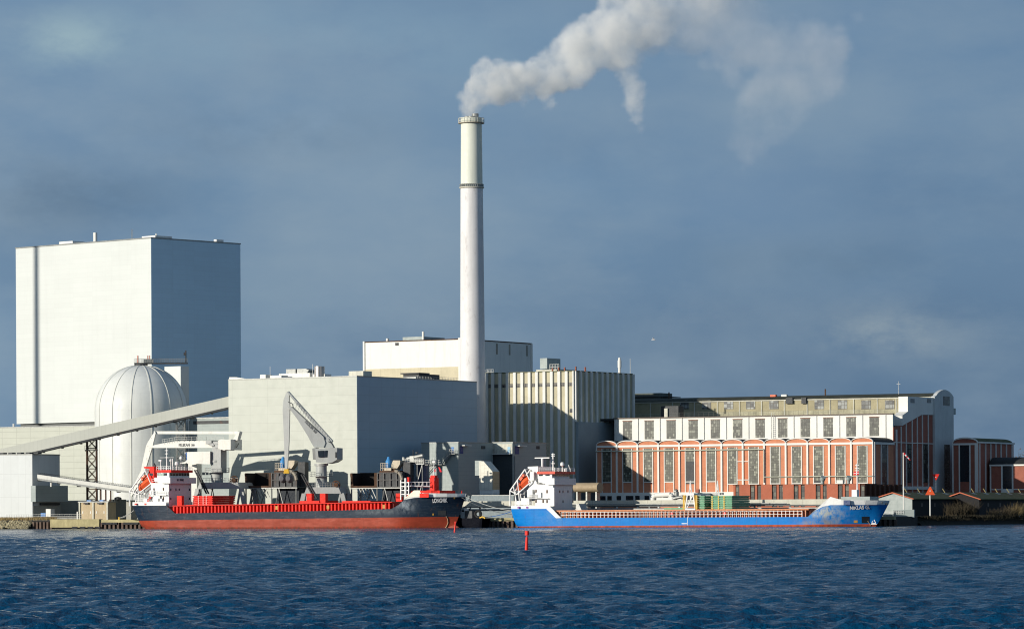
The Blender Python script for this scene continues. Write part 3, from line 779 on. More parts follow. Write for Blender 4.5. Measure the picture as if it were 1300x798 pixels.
for dy in (-.5, .5): q.tube(p0 + Vector((0, dy, 0)), p1 + Vector((0, dy, 0)), .11, 4); q.tube(p0 + Vector((0, dy, 1)), p1 + Vector((0, dy, 1)), .05, 4)
p2 = Vector((FA.x(552, -.9), -.7, zc(FA, 540, 616))); p3 = Vector((FA.x(540, -.9), -.7, zc(FA, 540, 603)))
q.tube(p2, p3, .15, 4)
q.build('outside_stair', M['steel'], t)
FB = corner(32, 651, 976)
t, x0, D, zt = annex_block(FB, 625.5, 694, 561.5, 'grey-green annex block with a small lit balcony, right of two')
q = MB(); z_ = zc(FB, 640, 575.5); q.box(x0 + .1, -.1, -1.4, 0, z_ - .15, z_); q.build('balcony', M['white'], t)
q = MB(); q.rail((x0 + .2, -1.35, z_), (-.1, -1.35, z_), 1.1, 6, .05); q.build('railing', M['steel'], t)
q = MB(); q.box(x0 + .2, -.15, -.12, -.02, z_, zt - .3); q.build('lit_panel', M['creamw'], t)
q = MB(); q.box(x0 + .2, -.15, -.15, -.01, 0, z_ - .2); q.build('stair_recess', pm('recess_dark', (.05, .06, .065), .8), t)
MB().box(FB.x(645), FB.x(648.5), -.2, -.12, z_, zc(FB, 640, 567)).build('door', pm('sky_blue_door', (.25, .50, .70), .5), t)
MB().box(.02, .09, FB.y(654), FB.y(659), zc(FB, 651, 576), zc(FB, 651, 566)).build('door', pm('navy_door', (.02, .05, .22), .5), t)
MB().box(.02, 1.3, FB.y(655), FB.y(664), zc(FB, 651, 566), zc(FB, 651, 565)).build('canopy', M['white'], t)
MB().box(.02, .10, FB.y(681), FB.y(685), zc(FB, 651, 569), zc(FB, 651, 565)).build('wall_vent', M['dsteel'], t)
q = MB(); zz = zc(FB, 651, 612); q.path([(.15, FB.y(653), zt - 3.5), (.15, FB.y(653), zz), (.15, FB.y(672), zz)], .12, 5); q.build('drain_pipe', M['steel'], t)

# corrugated slanted duct housing
FD = corner(30, 625, 954)
t = thing('duct_housing', 'white corrugated duct housing with a slanting top and tan side', 'housing', FD)
xl = FD.x(608.5); Dd = FD.y(634); zb = zc(FD, 625, 621); z1 = zc(FD, 609, 585); z2 = zc(FD, 625, 598)
q = MB(); q.prism([(xl, zb), (0, zb), (0, z2), (FD.x(614), z1), (xl, z1)], 0, Dd)
q.build('casing', pm('corrugated_white', (.72, .70, .60), .5, seam=(1.2, 1.9, .12, .25), streak=.3), t)
MB().box(.02, .08, .1, Dd - .1, zb, z2).build('tinted_side_sheet', pm('side_tan', (.58, .42, .24), .6, seam=(1.7, 1.1, .12, .3)), t)
q = MB(); q.box(xl, 0, .2, Dd, zb - 1.2, zb); q.build('base', M['white'], t)
q = MB()
for x_ in (xl + .2, -.2):
    for y_ in (.3, Dd - .3): q.tube((x_, y_, 0), (x_, y_, zb - 1.2), .2, 6)
q.build('leg', M['steel'], t)
q = MB(); q.box(FD.x(600), xl - .05, 1.2, 3.5, zc(FD, 609, 603), zc(FD, 609, 584)); q.build('intake_box', M['annex'], t)

# low blue-grey building and wall behind the pipe bridge
FL = corner(24, 652, 942)
t = thing('low_shed', 'long low blue-grey flat shed behind the pipe bridge', 'building', FL)
MB().box(FL.x(566), 0, 0, FL.y(700), 0, zc(FL, 640, 628.5)).build('wall', pm('bluegrey_sheet', (.22, .27, .29), .6, seam=(4.2, 0, .15, .2), streak=.2), t)
MB().box(FL.x(566) - .1, .1, -.1, 5, zc(FL, 640, 628.5), zc(FL, 640, 628.5) + .15).build('roof_edge', M['steel'], t)

# pipe bridge parallel to the quay
YPB = quay(0, 7.5); FP = Frame(24, YPB.x, YPB.y)
t = thing('pipe_bridge', 'long pale covered pipe bridge on posts behind both ships', 'pipe bridge', FP)
xa, xb = FP.x(556), FP.x(1075); zt = FP.z(800, 634.6, 0); zb = FP.z(800, 641.2, 0)
MB().box(xa, xb, 0, 2.2, zb, zt).build('casing', pm('bridge_sheet', (.56, .55, .46), .6, seam=(3.6, 0, .16, .35), streak=.3), t)
MB().box(xa, xb, -.1, 2.3, zb - .35, zb - .01).build('girder', pm('girder_grey', (.12, .13, .13), .7), t)
x_ = xa + 2
while x_ < xb:
    MB().box(x_, x_ + .35, .3, .65, 0, zb - .35).build('post', M['steel'], t); x_ += 9.0
q = MB(); q.tube((xa, -.5, zb - .9), (xb, -.5, zb - .9), .28, 8); q.tube((FP.x(700), -.9, zb + .3), (FP.x(1000), -.9, zb + .3), .12, 6); q.build('pipe_run', M['steel'], t)

# copper tank, small pieces near blue ship
FT = corner(27, 745, 958)
t = thing('horizontal_tank', 'copper coloured horizontal tank by the arched brick hall', 'tank', FT)
q = MB(); n = 24; r_ = 1.7; zc_ = zc(FT, 745, 618.5); vs = []; xx0, xx1 = FT.x(727), FT.x(757.5)
for x_ in (xx0, xx1):
    for i in range(n): vs.append((x_, 2 + r_ * 1.15 * math.sin(2*PI*i/n), zc_ + r_ * 0.75 * math.cos(2*PI*i/n)))
q.add(vs, [(i, (i+1) % n, n + (i+1) % n, n + i) for i in range(n)] + [tuple(range(n)), tuple(range(n, 2*n))]); q.build('shell', M['copper'], t, smooth=True)
q = MB()
for f_ in (.1, .5, .9): x_ = xx0 + (xx1 - xx0) * f_; q.box(x_ - .2, x_ + .2, 1, 3, 0, zc_ - .8)
q.build('support', M['steel'], t)
FG = corner(27, 850, 925)
t = thing('white_pipework', 'bent fat white ventilation pipes beside the arched hall', 'pipes', FG)
r_ = .62
q = MB(); pts = [FG.p(829, 636), FG.p(829, 631), FG.p(832, 628.3), FG.p(851, 627.3), FG.p(853, 630), FG.p(854, 637)]
q.path(pts, r_, 12); q.build('pipe_loop', M['white'], t, smooth=True)
q = MB(); q.box(FG.x(834), FG.x(852), -.4, 1.5, FG.z(840, 636), FG.z(840, 631.5)); q.build('plinth', M['white'], t)
q = MB(); q.path([FG.p(854, 632.5), FG.p(867, 630), FG.p(867, 634)], .4, 10); q.tube(FG.p(859, 631, 1), FG.p(859, 623.5, 1), .55, 10); q.tube(FG.p(859, 624, 1), FG.p(857, 622.7, 1), .6, 10); q.build('side_duct', M['steel'], t, smooth=True)
# ================================================================ RIGHT: arched brick hall
FH = corner(27, 1109, 973, py=600)
F = FH
bounds = [758, 786.5, 815, 843, 871, 900, 929.5, 959, 988.5, 1018, 1047.5, 1078.5, 1109]
bounds = [757.5 + 0] + [740 + v / 3.99 for v in (185, 299, 411, 526, 641, 757, 874, 993, 1110, 1232)]
xs0 = F.x(757.5); n = 13
# equal bays in the world
bw = -xs0 / n
zsp = zc(F, 1109, 560.6); zcr = zc(F, 1109, 554.3); Da = F.y(1134.5)
t = thing('arched_brick_hall', 'long red brick hall with a row of arched gables and tall windows', 'building', F)
zlow = zc(F, 1000, 633)
MB().box(xs0, 0, 0, Da, 0, zsp).build('brick_wall', M['brick'], t)
def arc(x0, x1, z0, z1, n=14, th=0.0):
    w = x1 - x0; pts = []
    for i in range(n + 1):
        a = PI * i / n; pts.append((x0 + w / 2 - (w / 2 + th) * math.cos(a), z0 + (z1 - z0 + th) * (math.sin(a) ** .85)))
    return pts
zwt, zwb = zc(F, 1109, 565), zc(F, 1109, 612)
for i in range(n):
    a, b = xs0 + bw * i, xs0 + bw * (i + 1)
    # brick tympanum and barrel roof
    MB().prism(arc(a + .12, b - .12, zsp, zcr - .15), .0, Da).build('tympanum', M['brick'], t)
    inner = arc(a + .1, b - .1, zsp, zcr - .22); outer = arc(a + .02, b - .02, zsp, zcr + .02)
    q = MB(); vs = [(p[0], -.35, p[1]) for p in inner] + [(p[0], -.35, p[1]) for p in outer] + [(p[0], 0.3, p[1]) for p in inner] + [(p[0], .3, p[1]) for p in outer]; m_ = len(inner)
    fs = []
    for j in range(m_ - 1): fs += [(j, j+1, m_+j+1, m_+j), (m_+j, m_+j+1, 3*m_+j+1, 3*m_+j), (j, 2*m_+j, 2*m_+j+1, j+1)]
    q.add(vs, fs).build('arch_trim', M['white'], t)
    q = MB(); oo = arc(a + .02, b - .02, zsp, zcr + .04); vs = [(p[0], .3, p[1]) for p in oo] + [(p[0], Da, p[1]) for p in oo]
    q.add(vs, [(j, j+1, m_+j+1, m_+j) for j in range(m_ - 1)]).build('vault_roof', M['roofd'], t)
    MB().box(a + .2, b - .2, -.25, 0, zsp - .55, zsp - .02).build('lintel', M['white'], t)
    c_ = (a + b) / 2; hw = bw * .205
    shallow = i < 6
    zb_ = zwb + (0 if i > 5 else .7)
    w_ = MB().box(c_ - hw, c_ + hw, -.07, -.01, zb_, zwt).build('window', M['p_low'], t)
    q = MB(); q.box(c_ - hw - .22, c_ - hw, -.2, 0, zlow, zwt); q.box(c_ + hw, c_ + hw + .22, -.2, 0, zlow, zwt); q.box(c_ - hw, c_ + hw, -.22, 0, zb_ - .22, zb_ - .01); q.build('frame', M['white'], w_)
    if i in (4, 10): MB().box(c_ - hw, c_ + hw, -.11, -.075, zwb, zwb + 6.0 if i == 4 else zwb + .6).build('shutter', M['dsteel'], w_)
for i in range(n + 1):
    a = xs0 + bw * i
    MB().box(a - .24 + (.24 if i == 0 else 0), a + .24 - (.24 if i == n else 0), -.38, -.001, 0, zsp + .1).build('pilaster', M['white'], t)
# repaired bright brick panels by the pilaster between bays 6 and 7
a = xs0 + bw * 7
q = MB()
for s0, s1 in ((a - 1.55, a - .26), (a + .26, a + 1.5)): q.box(s0, s1, -.06, -.002, zc(F, 940, 607), zc(F, 940, 586.5))
q.build('patched_panel', M['newbrick'], t)
q = MB(); q.box(a - 1.6, a + 1.6, -.3, -.06, zc(F, 940, 584.8), zc(F, 940, 584)); q.box(a - 1.6, a + 1.6, -.3, -.06, zc(F, 940, 608.6), zc(F, 940, 607.6)); q.build('panel_ledge', M['white'], t)
# base band with strip windows
q = MB(); q.box(xs0 - .1, xs0 + bw * 6.6, -.55, 0, zlow - .3, zlow + 2.0); q.build('base_band', M['white'], t)
q = MB()
for i in range(13): q.box(xs0 + .7 + i * 2.75, xs0 + .7 + i * 2.75 + (1.3 if i % 3 else 2.2), -.62, -.56, zlow, zlow + 1.15)
q.build('strip_window', M['glass'], t)
q = MB(); z_ = zc(F, 950, 569.0); q.tube((xs0, -.6, z_ + 0), (xs0 + bw * 8, -.6, z_), .16, 6); q.tube((xs0 + bw * 8, -.6, z_), (xs0 + bw * 8, -.6, zc(F, 950, 612)), .13, 6)
z_ = zc(F, 1000, 604.3); q.tube((xs0 + bw * 8, -.6, z_), (0, -.6, z_), .12, 6); q.build('steam_pipe', pm('pale_pipe', (.50, .52, .42), .6), t)
# shaded aisle end
q = MB(); q.box(.01, .3, 0, .7, 0, zsp); q.box(.01, .3, Da * .36 - .2, Da * .36 + .1, 0, zsp - .5); q.box(.01, .3, Da * .66, Da * .66 + .3, 0, zsp - .5); q.box(.01, .34, 0, Da, zsp - .6, zsp - .0); q.build('end_frame', M['silor'], t)
MB().box(.005, .08, Da * .38, Da * .65, zlow, zsp - .7).build('window', M['p_dark'], t)
# white recessed storey
zw1 = zc(F, 1133, 525.5) ; Fw_x0 = F.x(780, Da, 540)
z1w = F.z(1133, 525.5, Da); z0w = zsp - 1
q = MB(); q.box(Fw_x0, -2.5, Da, Da + 14, z0w, z1w); q.box(-2.5, -.15, Da, Da + .6, z0w, z1w); q.build('white_storey', M['white'], t)
nb = 13; wb = (-.15 - Fw_x0) / 12.4
MB().box(Fw_x0 - .2, 0, Da - .35, Da + .9, z1w, z1w + .28).build('gutter', pm('gutter_brown', (.16, .13, .11), .7), t)
q = MB()
for i in range(12):
    a = Fw_x0 + wb * i + wb * .16
    c_ = F.x(796.5 + 0, Da, 540) + i * wb
    w_ = MB().box(c_ - wb * .205, c_ + wb * .205, Da - .08, Da - .01, F.z(1100, 553.2, Da), F.z(1100, 529.5, Da)).build('window', M['p_up'], t)
    MB().box(c_ - wb * .22, c_ + wb * .22, Da - .15, Da - .02, F.z(1100, 529.3, Da), F.z(1100, 529, Da) + .1).build('frame', pm('rust_sill', (.3, .15, .10), .8), w_)
for i in range(13):
    c_ = F.x(796.5, Da, 540) + (i - .5) * wb
    if c_ > -.2: break
    MB().tube((c_, Da - .15, z0w), (c_, Da - .15, z1w + .1), .10, 5).build('downpipe', M['silor'], t)
q = MB(); lx = F.x(981, Da - .6, 540)
for dx in (-.35, .35): q.tube((lx + dx, Da - .5, z0w), (lx + dx, Da - .5, z1w + 1), .06, 4)
for i in range(16): q.tube((lx - .35, Da - .5, z0w + i * .55), (lx + .35, Da - .5, z0w + i * .55), .05, 4)
q.build('ladder', M['steel'], t)
# top storey with barrel roof
D2 = Da + 24; z0t = z1w - 3; z1t = F.z(1190, 503.0, D2) ; xt0 = F.x(760, D2, 510)
zroof = F.z(1190, 496.5, D2)
D3 = F.y(1208.5)
D2b = F.y(1187.5)
# pieces use the depth at which the tower stands
D2 = D2b; z1t = F.z(1185, 503.0, D2); xt0 = F.x(775, D2, 510)
MB().box(xt0, -.2, D2, D3, z0t, z1t).build('top_storey', M['cream'], t)
MB().box(xt0, -2.5, Da + .9, D2 - .02, z1w - .5, z1w + .12).build('terrace', M['roofd'], t)
op = [(D2 - .5 + (D3 - D2 + 1) * i / 12, z1t + (zroof - z1t) * math.sin(PI * i / 12) ** .7) for i in range(13)]
MB().prism(op, xt0, -.4, 'x').build('barrel_roof', pm('patched_roofing', (.05, .052, .04), .85, var=.5, vs=.35, moss=.15), t)
q = MB(); q.box(xt0, -.3, D2 - .25, D2 - .01, z1t - .35, z1t); q.build('eaves_board', M['creamw'], t)
q = MB(); q.box(xt0, -10, D2 - .04, D2 - .01, z1w + .5, z1w + 2.2); q.build('flaking_band', pm('flaking_white', (.42, .40, .28), .85, var=.35, vs=.35, streak=.7), t)
tp = [823, 846.5, 869.5 + 22, 914, 925 + 31][:0] + [868.5, 896.6, 925, 953, 982]
wpos = [863.5 + 5.5, 897, 925, 953, 982.5, 1040, 1069.5, 1099.5, 1129.5 - 0]
for p_ in wpos:
    x_, z_ = F.at(p_, 513, D2)
    MB().box(x_ - 1.35, x_ + 1.35, D2 - .12, D2 - .05, z_ - 1.3, z_ + 1.15).build('window', M['p_top'], t)
for p_ in (1003, 1021.5):
    x_, z_ = F.at(p_, 508.5, D2); MB().box(x_ - (1.0 if p_ < 1010 else .7), x_ + (1.0 if p_ < 1010 else .7), D2 - .7, D2 - .05, z_ - .8, z_ + .9).build('ventilator', M['dsteel'], t)
for p_ in (826, 854, 882, 911, 939, 967, 996, 1025, 1054, 1084, 1114, 1138):
    x_, z_ = F.at(p_, 513, D2); MB().box(x_ - .12, x_ + .12, D2 - .22, D2 - .05, z1w + .5, z1t).build('downpipe', M['creamw'], t)
q = MB(); xa_, xb_ = F.x(850, Da + 1, 520), F.x(1130, Da + 1, 520); q.rail((xa_, Da + 1, z1w + .3), (xb_, Da + 1, z1w + .3), 1.1, 44, .025, 2); q.build('railing', pm('thin_rail', (.16, .16, .14), .7), t)
q = MB(); x_ = F.x(843, Da + 16, 520); x2_ = F.x(865, Da + 16, 520); q.box(x_, x2_, Da + 14, Da + 17.5, z1w, F.z(855, 515, Da + 14)); q.build('lift_housing', M['dsteel'], t)
q = MB(); q.box(x_ + 1.2, x_ + 2.2, Da + 13.5, Da + 13.98, z1w, F.z(855, 518, Da + 14)); q.build('vent_duct', M['creamw'], t)
q = MB()
for p_, w_, c in ((981, 1.0, 'orange'), (995, 1.0, 'white')):
    x_ = F.x(p_, D2 + 3, 497); MB().box(x_ - w_ * .8, x_ + w_ * .8, D2 + 3, D2 + 4.2, zroof - .8, zroof + .32).build('roof_hatch', M[c], t)
for p_ in (849, 1047.5): x_ = F.x(p_, D2 + 3, 497); MB().box(x_ - .15, x_ + .15, D2 + 3, D2 + 3.3, zroof - .5, zroof + 1.6).build('roof_pipe', M['rust'], t)
x_ = F.x(1140.5, D2 + 3, 490); q = MB(); q.tube((x_, D2 + 3, zroof - .5), (x_, D2 + 3, zroof + 3.3), .05, 4); q.tube((x_ - .5, D2 + 3, zroof + 2.5), (x_ + .6, D2 + 3, zroof + 2.5), .05, 4); q.build('antenna', M['steel'], t)
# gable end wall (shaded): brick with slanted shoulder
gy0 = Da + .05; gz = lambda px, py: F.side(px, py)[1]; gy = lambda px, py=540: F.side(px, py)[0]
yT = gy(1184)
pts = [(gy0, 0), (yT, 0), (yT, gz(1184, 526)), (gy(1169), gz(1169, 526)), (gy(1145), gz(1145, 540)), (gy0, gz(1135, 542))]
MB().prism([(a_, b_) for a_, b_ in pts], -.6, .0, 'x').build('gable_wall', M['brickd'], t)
q = MB()
pw = [(gy(1144.5), gz(1144.5, 540)), (gy(1169), gz(1169, 526.3)), (yT + .5, gz(1184, 526.3)), (yT + .5, gz(1184, 504.5)), (gy(1151.5), gz(1151.5, 503)), (gy(1151.5), gz(1151.5, 522)), (gy(1144.5), gz(1144.5, 527))]
q.prism(pw, -2.4, .25, 'x'); q.build('cantilevered_box', M['white'], t)
for p_ in (1157.5, 1178.5): MB().box(.26, .32, gy(p_ - 2.5), gy(p_ + 2.5), gz(p_, 511), gz(p_, 506)).build('window', M['glass'], t)
for p_ in (1137.5, 1143.5, 1150, 1157.5, 1164, 1170.5, 1178):
    ztop_ = gz(p_, 526.5) if p_ > 1169 else gz(p_, 540 - (p_ - 1145) * .58 + .5)
    MB().box(.0, .22, gy(p_) - (.45 if p_ < 1140 else .2), gy(p_) + (.45 if p_ < 1140 else .2), 0, ztop_).build('rib', M['silor'], t)
MB().box(.0, .2, gy0, yT, gz(1150, 562.2), gz(1150, 561.2)).build('string_course', M['silor'], t)
for p_ in (1153, 1174): MB().box(.01, .12, gy(p_ - 3.2), gy(p_ + 3.2), gz(p_, 612), gz(p_, 563.5)).build('window', M['p_dark'], t)
MB().box(.0, .5, gy0, yT + 10, gz(1160, 621), gz(1160, 617)).build('ledge', M['silor'], t)
# stair tower
ztw = gz(1208, 499); pts = [(yT, 0), (D3, 0)] + [(yT + 1.2 + (D3 - yT - 1.2) * (1 - i / 12), gz(1190, 502.5) + (gz(1200, 494.8) - gz(1190, 502.5)) * math.sin(PI * i / 12) ** .75) for i in range(13)] + [(yT, gz(1184, 503))]
MB().prism(pts, -.42, .6, 'x').build('stair_tower', pm('tower_render', (.62, .64, .63), .8, streak=.3, var=.08, vs=.3), t)
MB().box(.62, .68, gy(1195), gy(1203), gz(1199, 514.5), gz(1199, 503)).build('window', M['p_dark'], t)
MB().box(.62, .68, gy(1196), gy(1203), gz(1199, 620), gz(1199, 564)).build('window', M['p_dark'], t)
MB().box(-5, -.8, D3, D3 + 2.6, 0, gz(1210, 528)).build('rear_wing', M['brickd'], t)
MB().box(-4, .4, D3 + .3, D3 + 2.2, gz(1210, 526), gz(1210, 518)).build('rear_box', M['annex'], t)

# dark rooftop block between silo and hall
FQ = corner(27, 843, 1060)
t = thing('roof_lift_block', 'dark flat block on the roof line right of the silo block', 'building', FQ)
MB().box(FQ.x(800), FQ.x(839), 0, 8, 0, zc(FQ, 820, 498.5)).build('wall', pm('dark_green_sheet', (.10, .12, .11), .8, streak=.3), t)
MB().box(FQ.x(798), FQ.x(848), -.3, 9, zc(FQ, 820, 504), zc(FQ, 820, 503)).build('roof_edge', M['roofd'], t)

# low brick block in front (right) with vertical dark slots
FK = corner(27, 1098, 955)
t = thing('low_brick_block', 'low flat-roofed brick block with narrow window slots', 'building', FK)
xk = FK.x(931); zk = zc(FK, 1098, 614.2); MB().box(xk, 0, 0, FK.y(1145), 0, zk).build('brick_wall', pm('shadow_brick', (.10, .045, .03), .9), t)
q = MB(); nb = 6; wk = -xk / nb
for i in range(nb):
    a = xk + wk * i
    MB().box(a + wk * .30, a + wk * .80, -.35, -.01, 0, zk + .1).build('brick_pier', pm('plain_red_brick', (.42, .13, .075), .85, var=.1, vs=.4), t)
    MB().box(a + wk * .02, a + wk * .12, -.3, -.01, 0, zk).build('brick_fin', MATS['plain_red_brick'], t)
    for f0, f1 in ((.14, .28), (.83, .98)): MB().box(a + wk * f0, a + wk * f1, -.12, -.02, 1.5, zk - .3).build('window', M['p_dark'], t)
MB().box(xk - .1, .1, -.15, 8, zk, zk + .15).build('roof_edge', M['rust'], t)
q = MB()
for i in range(7): y_ = FK.y(1102 + i * 6); q.box(.02, .7, y_ - .5, y_ + .5, 0, zk - .2)
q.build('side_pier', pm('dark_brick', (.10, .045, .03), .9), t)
for p_ in (1044, 1077): 
    q = MB(); x_ = FK.x(p_, 1.5); q.tube((x_, 1.5, zk), (x_, 1.5, zk + 1.4), .45, 10); q.tube((x_, 1.5, zk + 1.2), (x_ + .4, 1.2, zk + 1.9), .7, 10); q.build('roof_cowl', M['annex'], t, smooth=True)
q = MB(); x_ = FK.x(1068, 1.5); q.box(x_ - 1.1, x_ + .6, 1, 2, zk, zk + 1.1); q.build('roof_unit', M['white'], t)
MB().box(xk, 0, -.5, -.36, 0, FK.z(1000, 643) ).build('base_wall', M['brick'], t)

# second arched building, right
F = corner(27, 1242, 1008)
t = thing('single_arched_hall', 'shaded brick hall with one arched gable and mossy curved roof', 'building', F)
xl = F.x(1209.5); D = F.y(1287); zs = zc(F, 1242, 562); zr = zc(F, 1226, 555)
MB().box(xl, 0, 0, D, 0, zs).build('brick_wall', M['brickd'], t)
MB().prism(arc(xl + .2, -.2, zs, zr), 0, D).build('vault_roof', M['mossroof'], t)
MB().prism(arc(xl + .25, -.25, zs, zr - .25), -.12, -.01).build('tympanum', M['brickd'], t)
q = MB(); inner = arc(xl + .2, -.2, zs, zr - .3); outer = arc(xl, 0, zs, zr + .1); m_ = len(inner)
vs = [(p[0], -.4, p[1]) for p in inner] + [(p[0], -.4, p[1]) for p in outer] + [(p[0], 0.1, p[1]) for p in outer]
q.add(vs, [(j, j+1, m_+j+1, m_+j) for j in range(m_-1)] + [(m_+j, m_+j+1, 2*m_+j+1, 2*m_+j) for j in range(m_-1)]); q.build('arch_trim', M['white'], t)
q = MB(); q.box(xl, 0, -.3, -.01, zs - .5, zs); q.box(-.9, 0, -.3, -.01, 0, zs - .5); q.box(xl, xl + .3, -.3, -.01, 0, zs - .5); q.build('white_frame', M['white'], t)
w_ = MB().box(F.x(1219), F.x(1231), -.1, -.02, zc(F, 1242, 611), zs - .6).build('window', M['glass'], t)
q = MB(); q.box(F.x(1217.5), F.x(1219), -.2, 0, 0, zs - .5); q.box(F.x(1231), F.x(1232.5), -.2, 0, 0, zs - .5); q.build('frame', M['white'], w_)
for p_ in (1243, 1250.5, 1257, 1263.5, 1270, 1277, 1284):
    MB().box(.01, .25, F.y(p_) - .0, F.y(p_) + .45, 0, zs).build('rib', M['silor'], t)
MB().box(.01, .4, 0, D, zs - .02, zs + .4).build('eaves', M['silor'], t)
# small front brick building
F = corner(27, 1352, 1004)
t = thing('small_brick_hall', 'small shaded brick hall with dark curved roof and white-framed door', 'building', F)
xl = F.x(1257); zs = zc(F, 1300, 588.5) ; 
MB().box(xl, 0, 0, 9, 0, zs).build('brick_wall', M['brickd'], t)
op = [(9 * i / 12 - .2, zs + 1.95 * math.sin(PI * i / 12) ** .6) for i in range(13)]
MB().prism(op, xl - .2, .2, 'x').build('barrel_roof', M['roofd'], t)
q = MB(); q.box(xl - .1, 0, -.3, -.01, zs - .45, zs - .02); q.box(xl, xl + .35, -.25, -.01, 0, zs - .45)
q.box(F.x(1271.5), F.x(1273.2), -.3, -.01, 0, zs - .45); q.box(F.x(1285), F.x(1286.7), -.3, -.01, 0, zs - .45); q.box(F.x(1273.2), F.x(1285), -.3, -.01, 0, zc(F, 1300, 621)); q.box(xl, 0, -.2, -.01, zc(F, 1300, 621.2), zc(F, 1300, 620)); q.build('white_frame', M['white'], t)
MB().box(F.x(1273.2), F.x(1285), -.1, -.02, zc(F, 1300, 621), zs - .45).build('door', M['glass'], t)

# tarred sheds running inland
def shed(F, pxl, pxr, pyr, pye, name, label, lit):
    t = thing(name, label, 'shed', F, 'low tarred sheds with mossy roofs')
    xl = F.x(pxl); D = F.y(pxr); ze = zc(F, ray_px(F), pye); zr = zc(F, (pxl + ray_px(F)) / 2, pyr)
    MB().box(xl, -.0, 0, D, 0, ze).build('boarded_wall', M['tar'], t)
    MB().prism([(xl + .3, ze), (-.3, ze), (xl / 2, zr - .1)], .02, .3).build('gable', lit, t)
    q = MB(); q.box(xl, 0, -.06, -.01, 0, ze); q.build('gable_front', lit, t)
    q = MB(); th = .22
    q.prism([(xl - .5, ze - .1), (xl / 2, zr), (.5, ze - .1), (.5, ze + .12), (xl / 2, zr + th), (xl - .5, ze + .12)], -.4, D + .4); q.build('mossy_roof', M['mossroof'], t)
    q = MB(); q.prism([(xl - .5, ze - .1), (xl / 2, zr), (.5, ze - .1), (.5, ze + .15), (xl / 2, zr + th + .05), (xl - .5, ze + .15)], -.5, -.41); q.build('verge_board', pm('verge_paint', (.50, .13, .06), .7), t)
    k = 0
    while 6 + k * 9 < D:
        y_ = 6 + k * 9; MB().box(.01, .05, y_, y_ + 1.1, ze * .55, ze * .55 + .9).build('window', pm('dim_window', (.08, .055, .045), .5), t)
        MB().add([(xl/2 + .55, y_, zr - .02 + .1), (xl/2 + .55, y_ + 2.2, zr + .08), (-.3 + xl * .30, y_ + 2.2, ze + (zr - ze) * .62 + .3), (-.3 + xl * .30, y_, ze + (zr - ze) * .62 + .3)], [(0, 1, 2, 3)]).build('skylight', M['steel'], t)
        MB().tube((xl / 2, y_ + 4, zr), (xl / 2 - .8, y_ + 4, zr + 1.2), .09, 5).build('roof_vent', pm('brass_vent', (.4, .33, .15), .5), t); k += 1
    return t
S1 = corner(27, 1158, 925)
shed(S1, 1109, 1232, 625.5, 633.2, 'tarred_shed', 'dark tarred shed with a pale gable end behind the blue bow', M['annex'])
S2 = corner(27, 1243, 950)
shed(S2, 1196, 1420, 625.5, 633.6, 'tarred_shed', 'dark tarred shed farther right with an orange lit verge', M['tar'])
# leading marks
def beacon(px, py0, py1, pyg, Y, up, label):
    a = P(px, (py0 + py1) / 2, Y); zg = G
    t = thing('leading_beacon', label, 'beacon', loc=(a.x, a.y, G))
    top, bot = P(px, py0, Y).z - G, P(px, py1, Y).z - G; w_ = (py1 - py0) * K * Y * .60
    pts = [(-w_, bot), (w_, bot), (.12, top), (-.12, top)] if up else [(-w_, top), (w_, top), (.1, bot), (-.1, bot)]
    MB().prism(pts, -.15, .0).build('signal_board', M['orange'] if up else M['navred'], t)
    MB().tube((0, .15, 0), (0, .15, top * .98), .16, 8).build('post', M['white'], t)
    MB().box(-.13, .13, -.22, -.15, -.13, .13).build('lamp', M['lamp'], t).location = (0, 0, (top + bot) / 2)
beacon(1180.8, 617.5, 627.8, 655, 921, True, 'orange triangular leading beacon pointing up on a white post')
beacon(1188, 601.5, 609, 655, 985, False, 'red triangular leading beacon pointing down before the stair tower')
# windsock
a = P(1147.2, 655, 912); t = thing('windsock_mast', 'tall thin white mast with a small red and white windsock', 'mast', loc=(a.x, a.y, G))
zt_ = P(1147.2, 574, 912).z - G; MB().tube((0, 0, 0), (0, 0, zt_), .17, 10, r2=.12).build('pole', M['white'], t)
for i in range(5):
    p = Vector((.15 + i * .30, 0, zt_ - .15 - i * .34)); q_ = p + Vector((.30, 0, -.34)); MB().tube(p, q_, .26 - i * .03, 10, .24 - i * .03).build('sock_band', M['flagred'] if i % 2 == 0 else M['flagwhite'], t)
# shrubs on the dark bank
def shrub(p, h, w_, mat, label, n=90, group='leafless shrubs on the dark bank'):
    t = thing('bare_shrub', label, 'shrub', loc=p, group=group)
    q = MB()
    for k in range(n):
        a = Vector((random.gauss(0, w_ * .25), random.gauss(0, w_ * .25), 0)); d = Vector((random.gauss(0, .35), random.gauss(0, .35), 1)).normalized()
        L_ = h * random.uniform(.5, 1.0); m_ = a + d * L_ * .55; e_ = m_ + (d + Vector((random.gauss(0, .3), random.gauss(0, .3), 0))) * L_ * .45
        q.tube(a, m_, .045, 3, .03); q.tube(m_, e_, .03, 3, .01)
        for j in range(3):
            b_ = a.lerp(m_, random.uniform(.4, 1)); q.tube(b_, b_ + Vector((random.gauss(0, .5), random.gauss(0, .5), random.uniform(.3, .9))) * h * .25, .02, 3, .008)
    q.build('twigs', mat, t)
tw = pm('twig_brown', (.07, .055, .032), .9, var=.3); tw2 = pm('twig_gold', (.20, .15, .07), .9, var=.3)
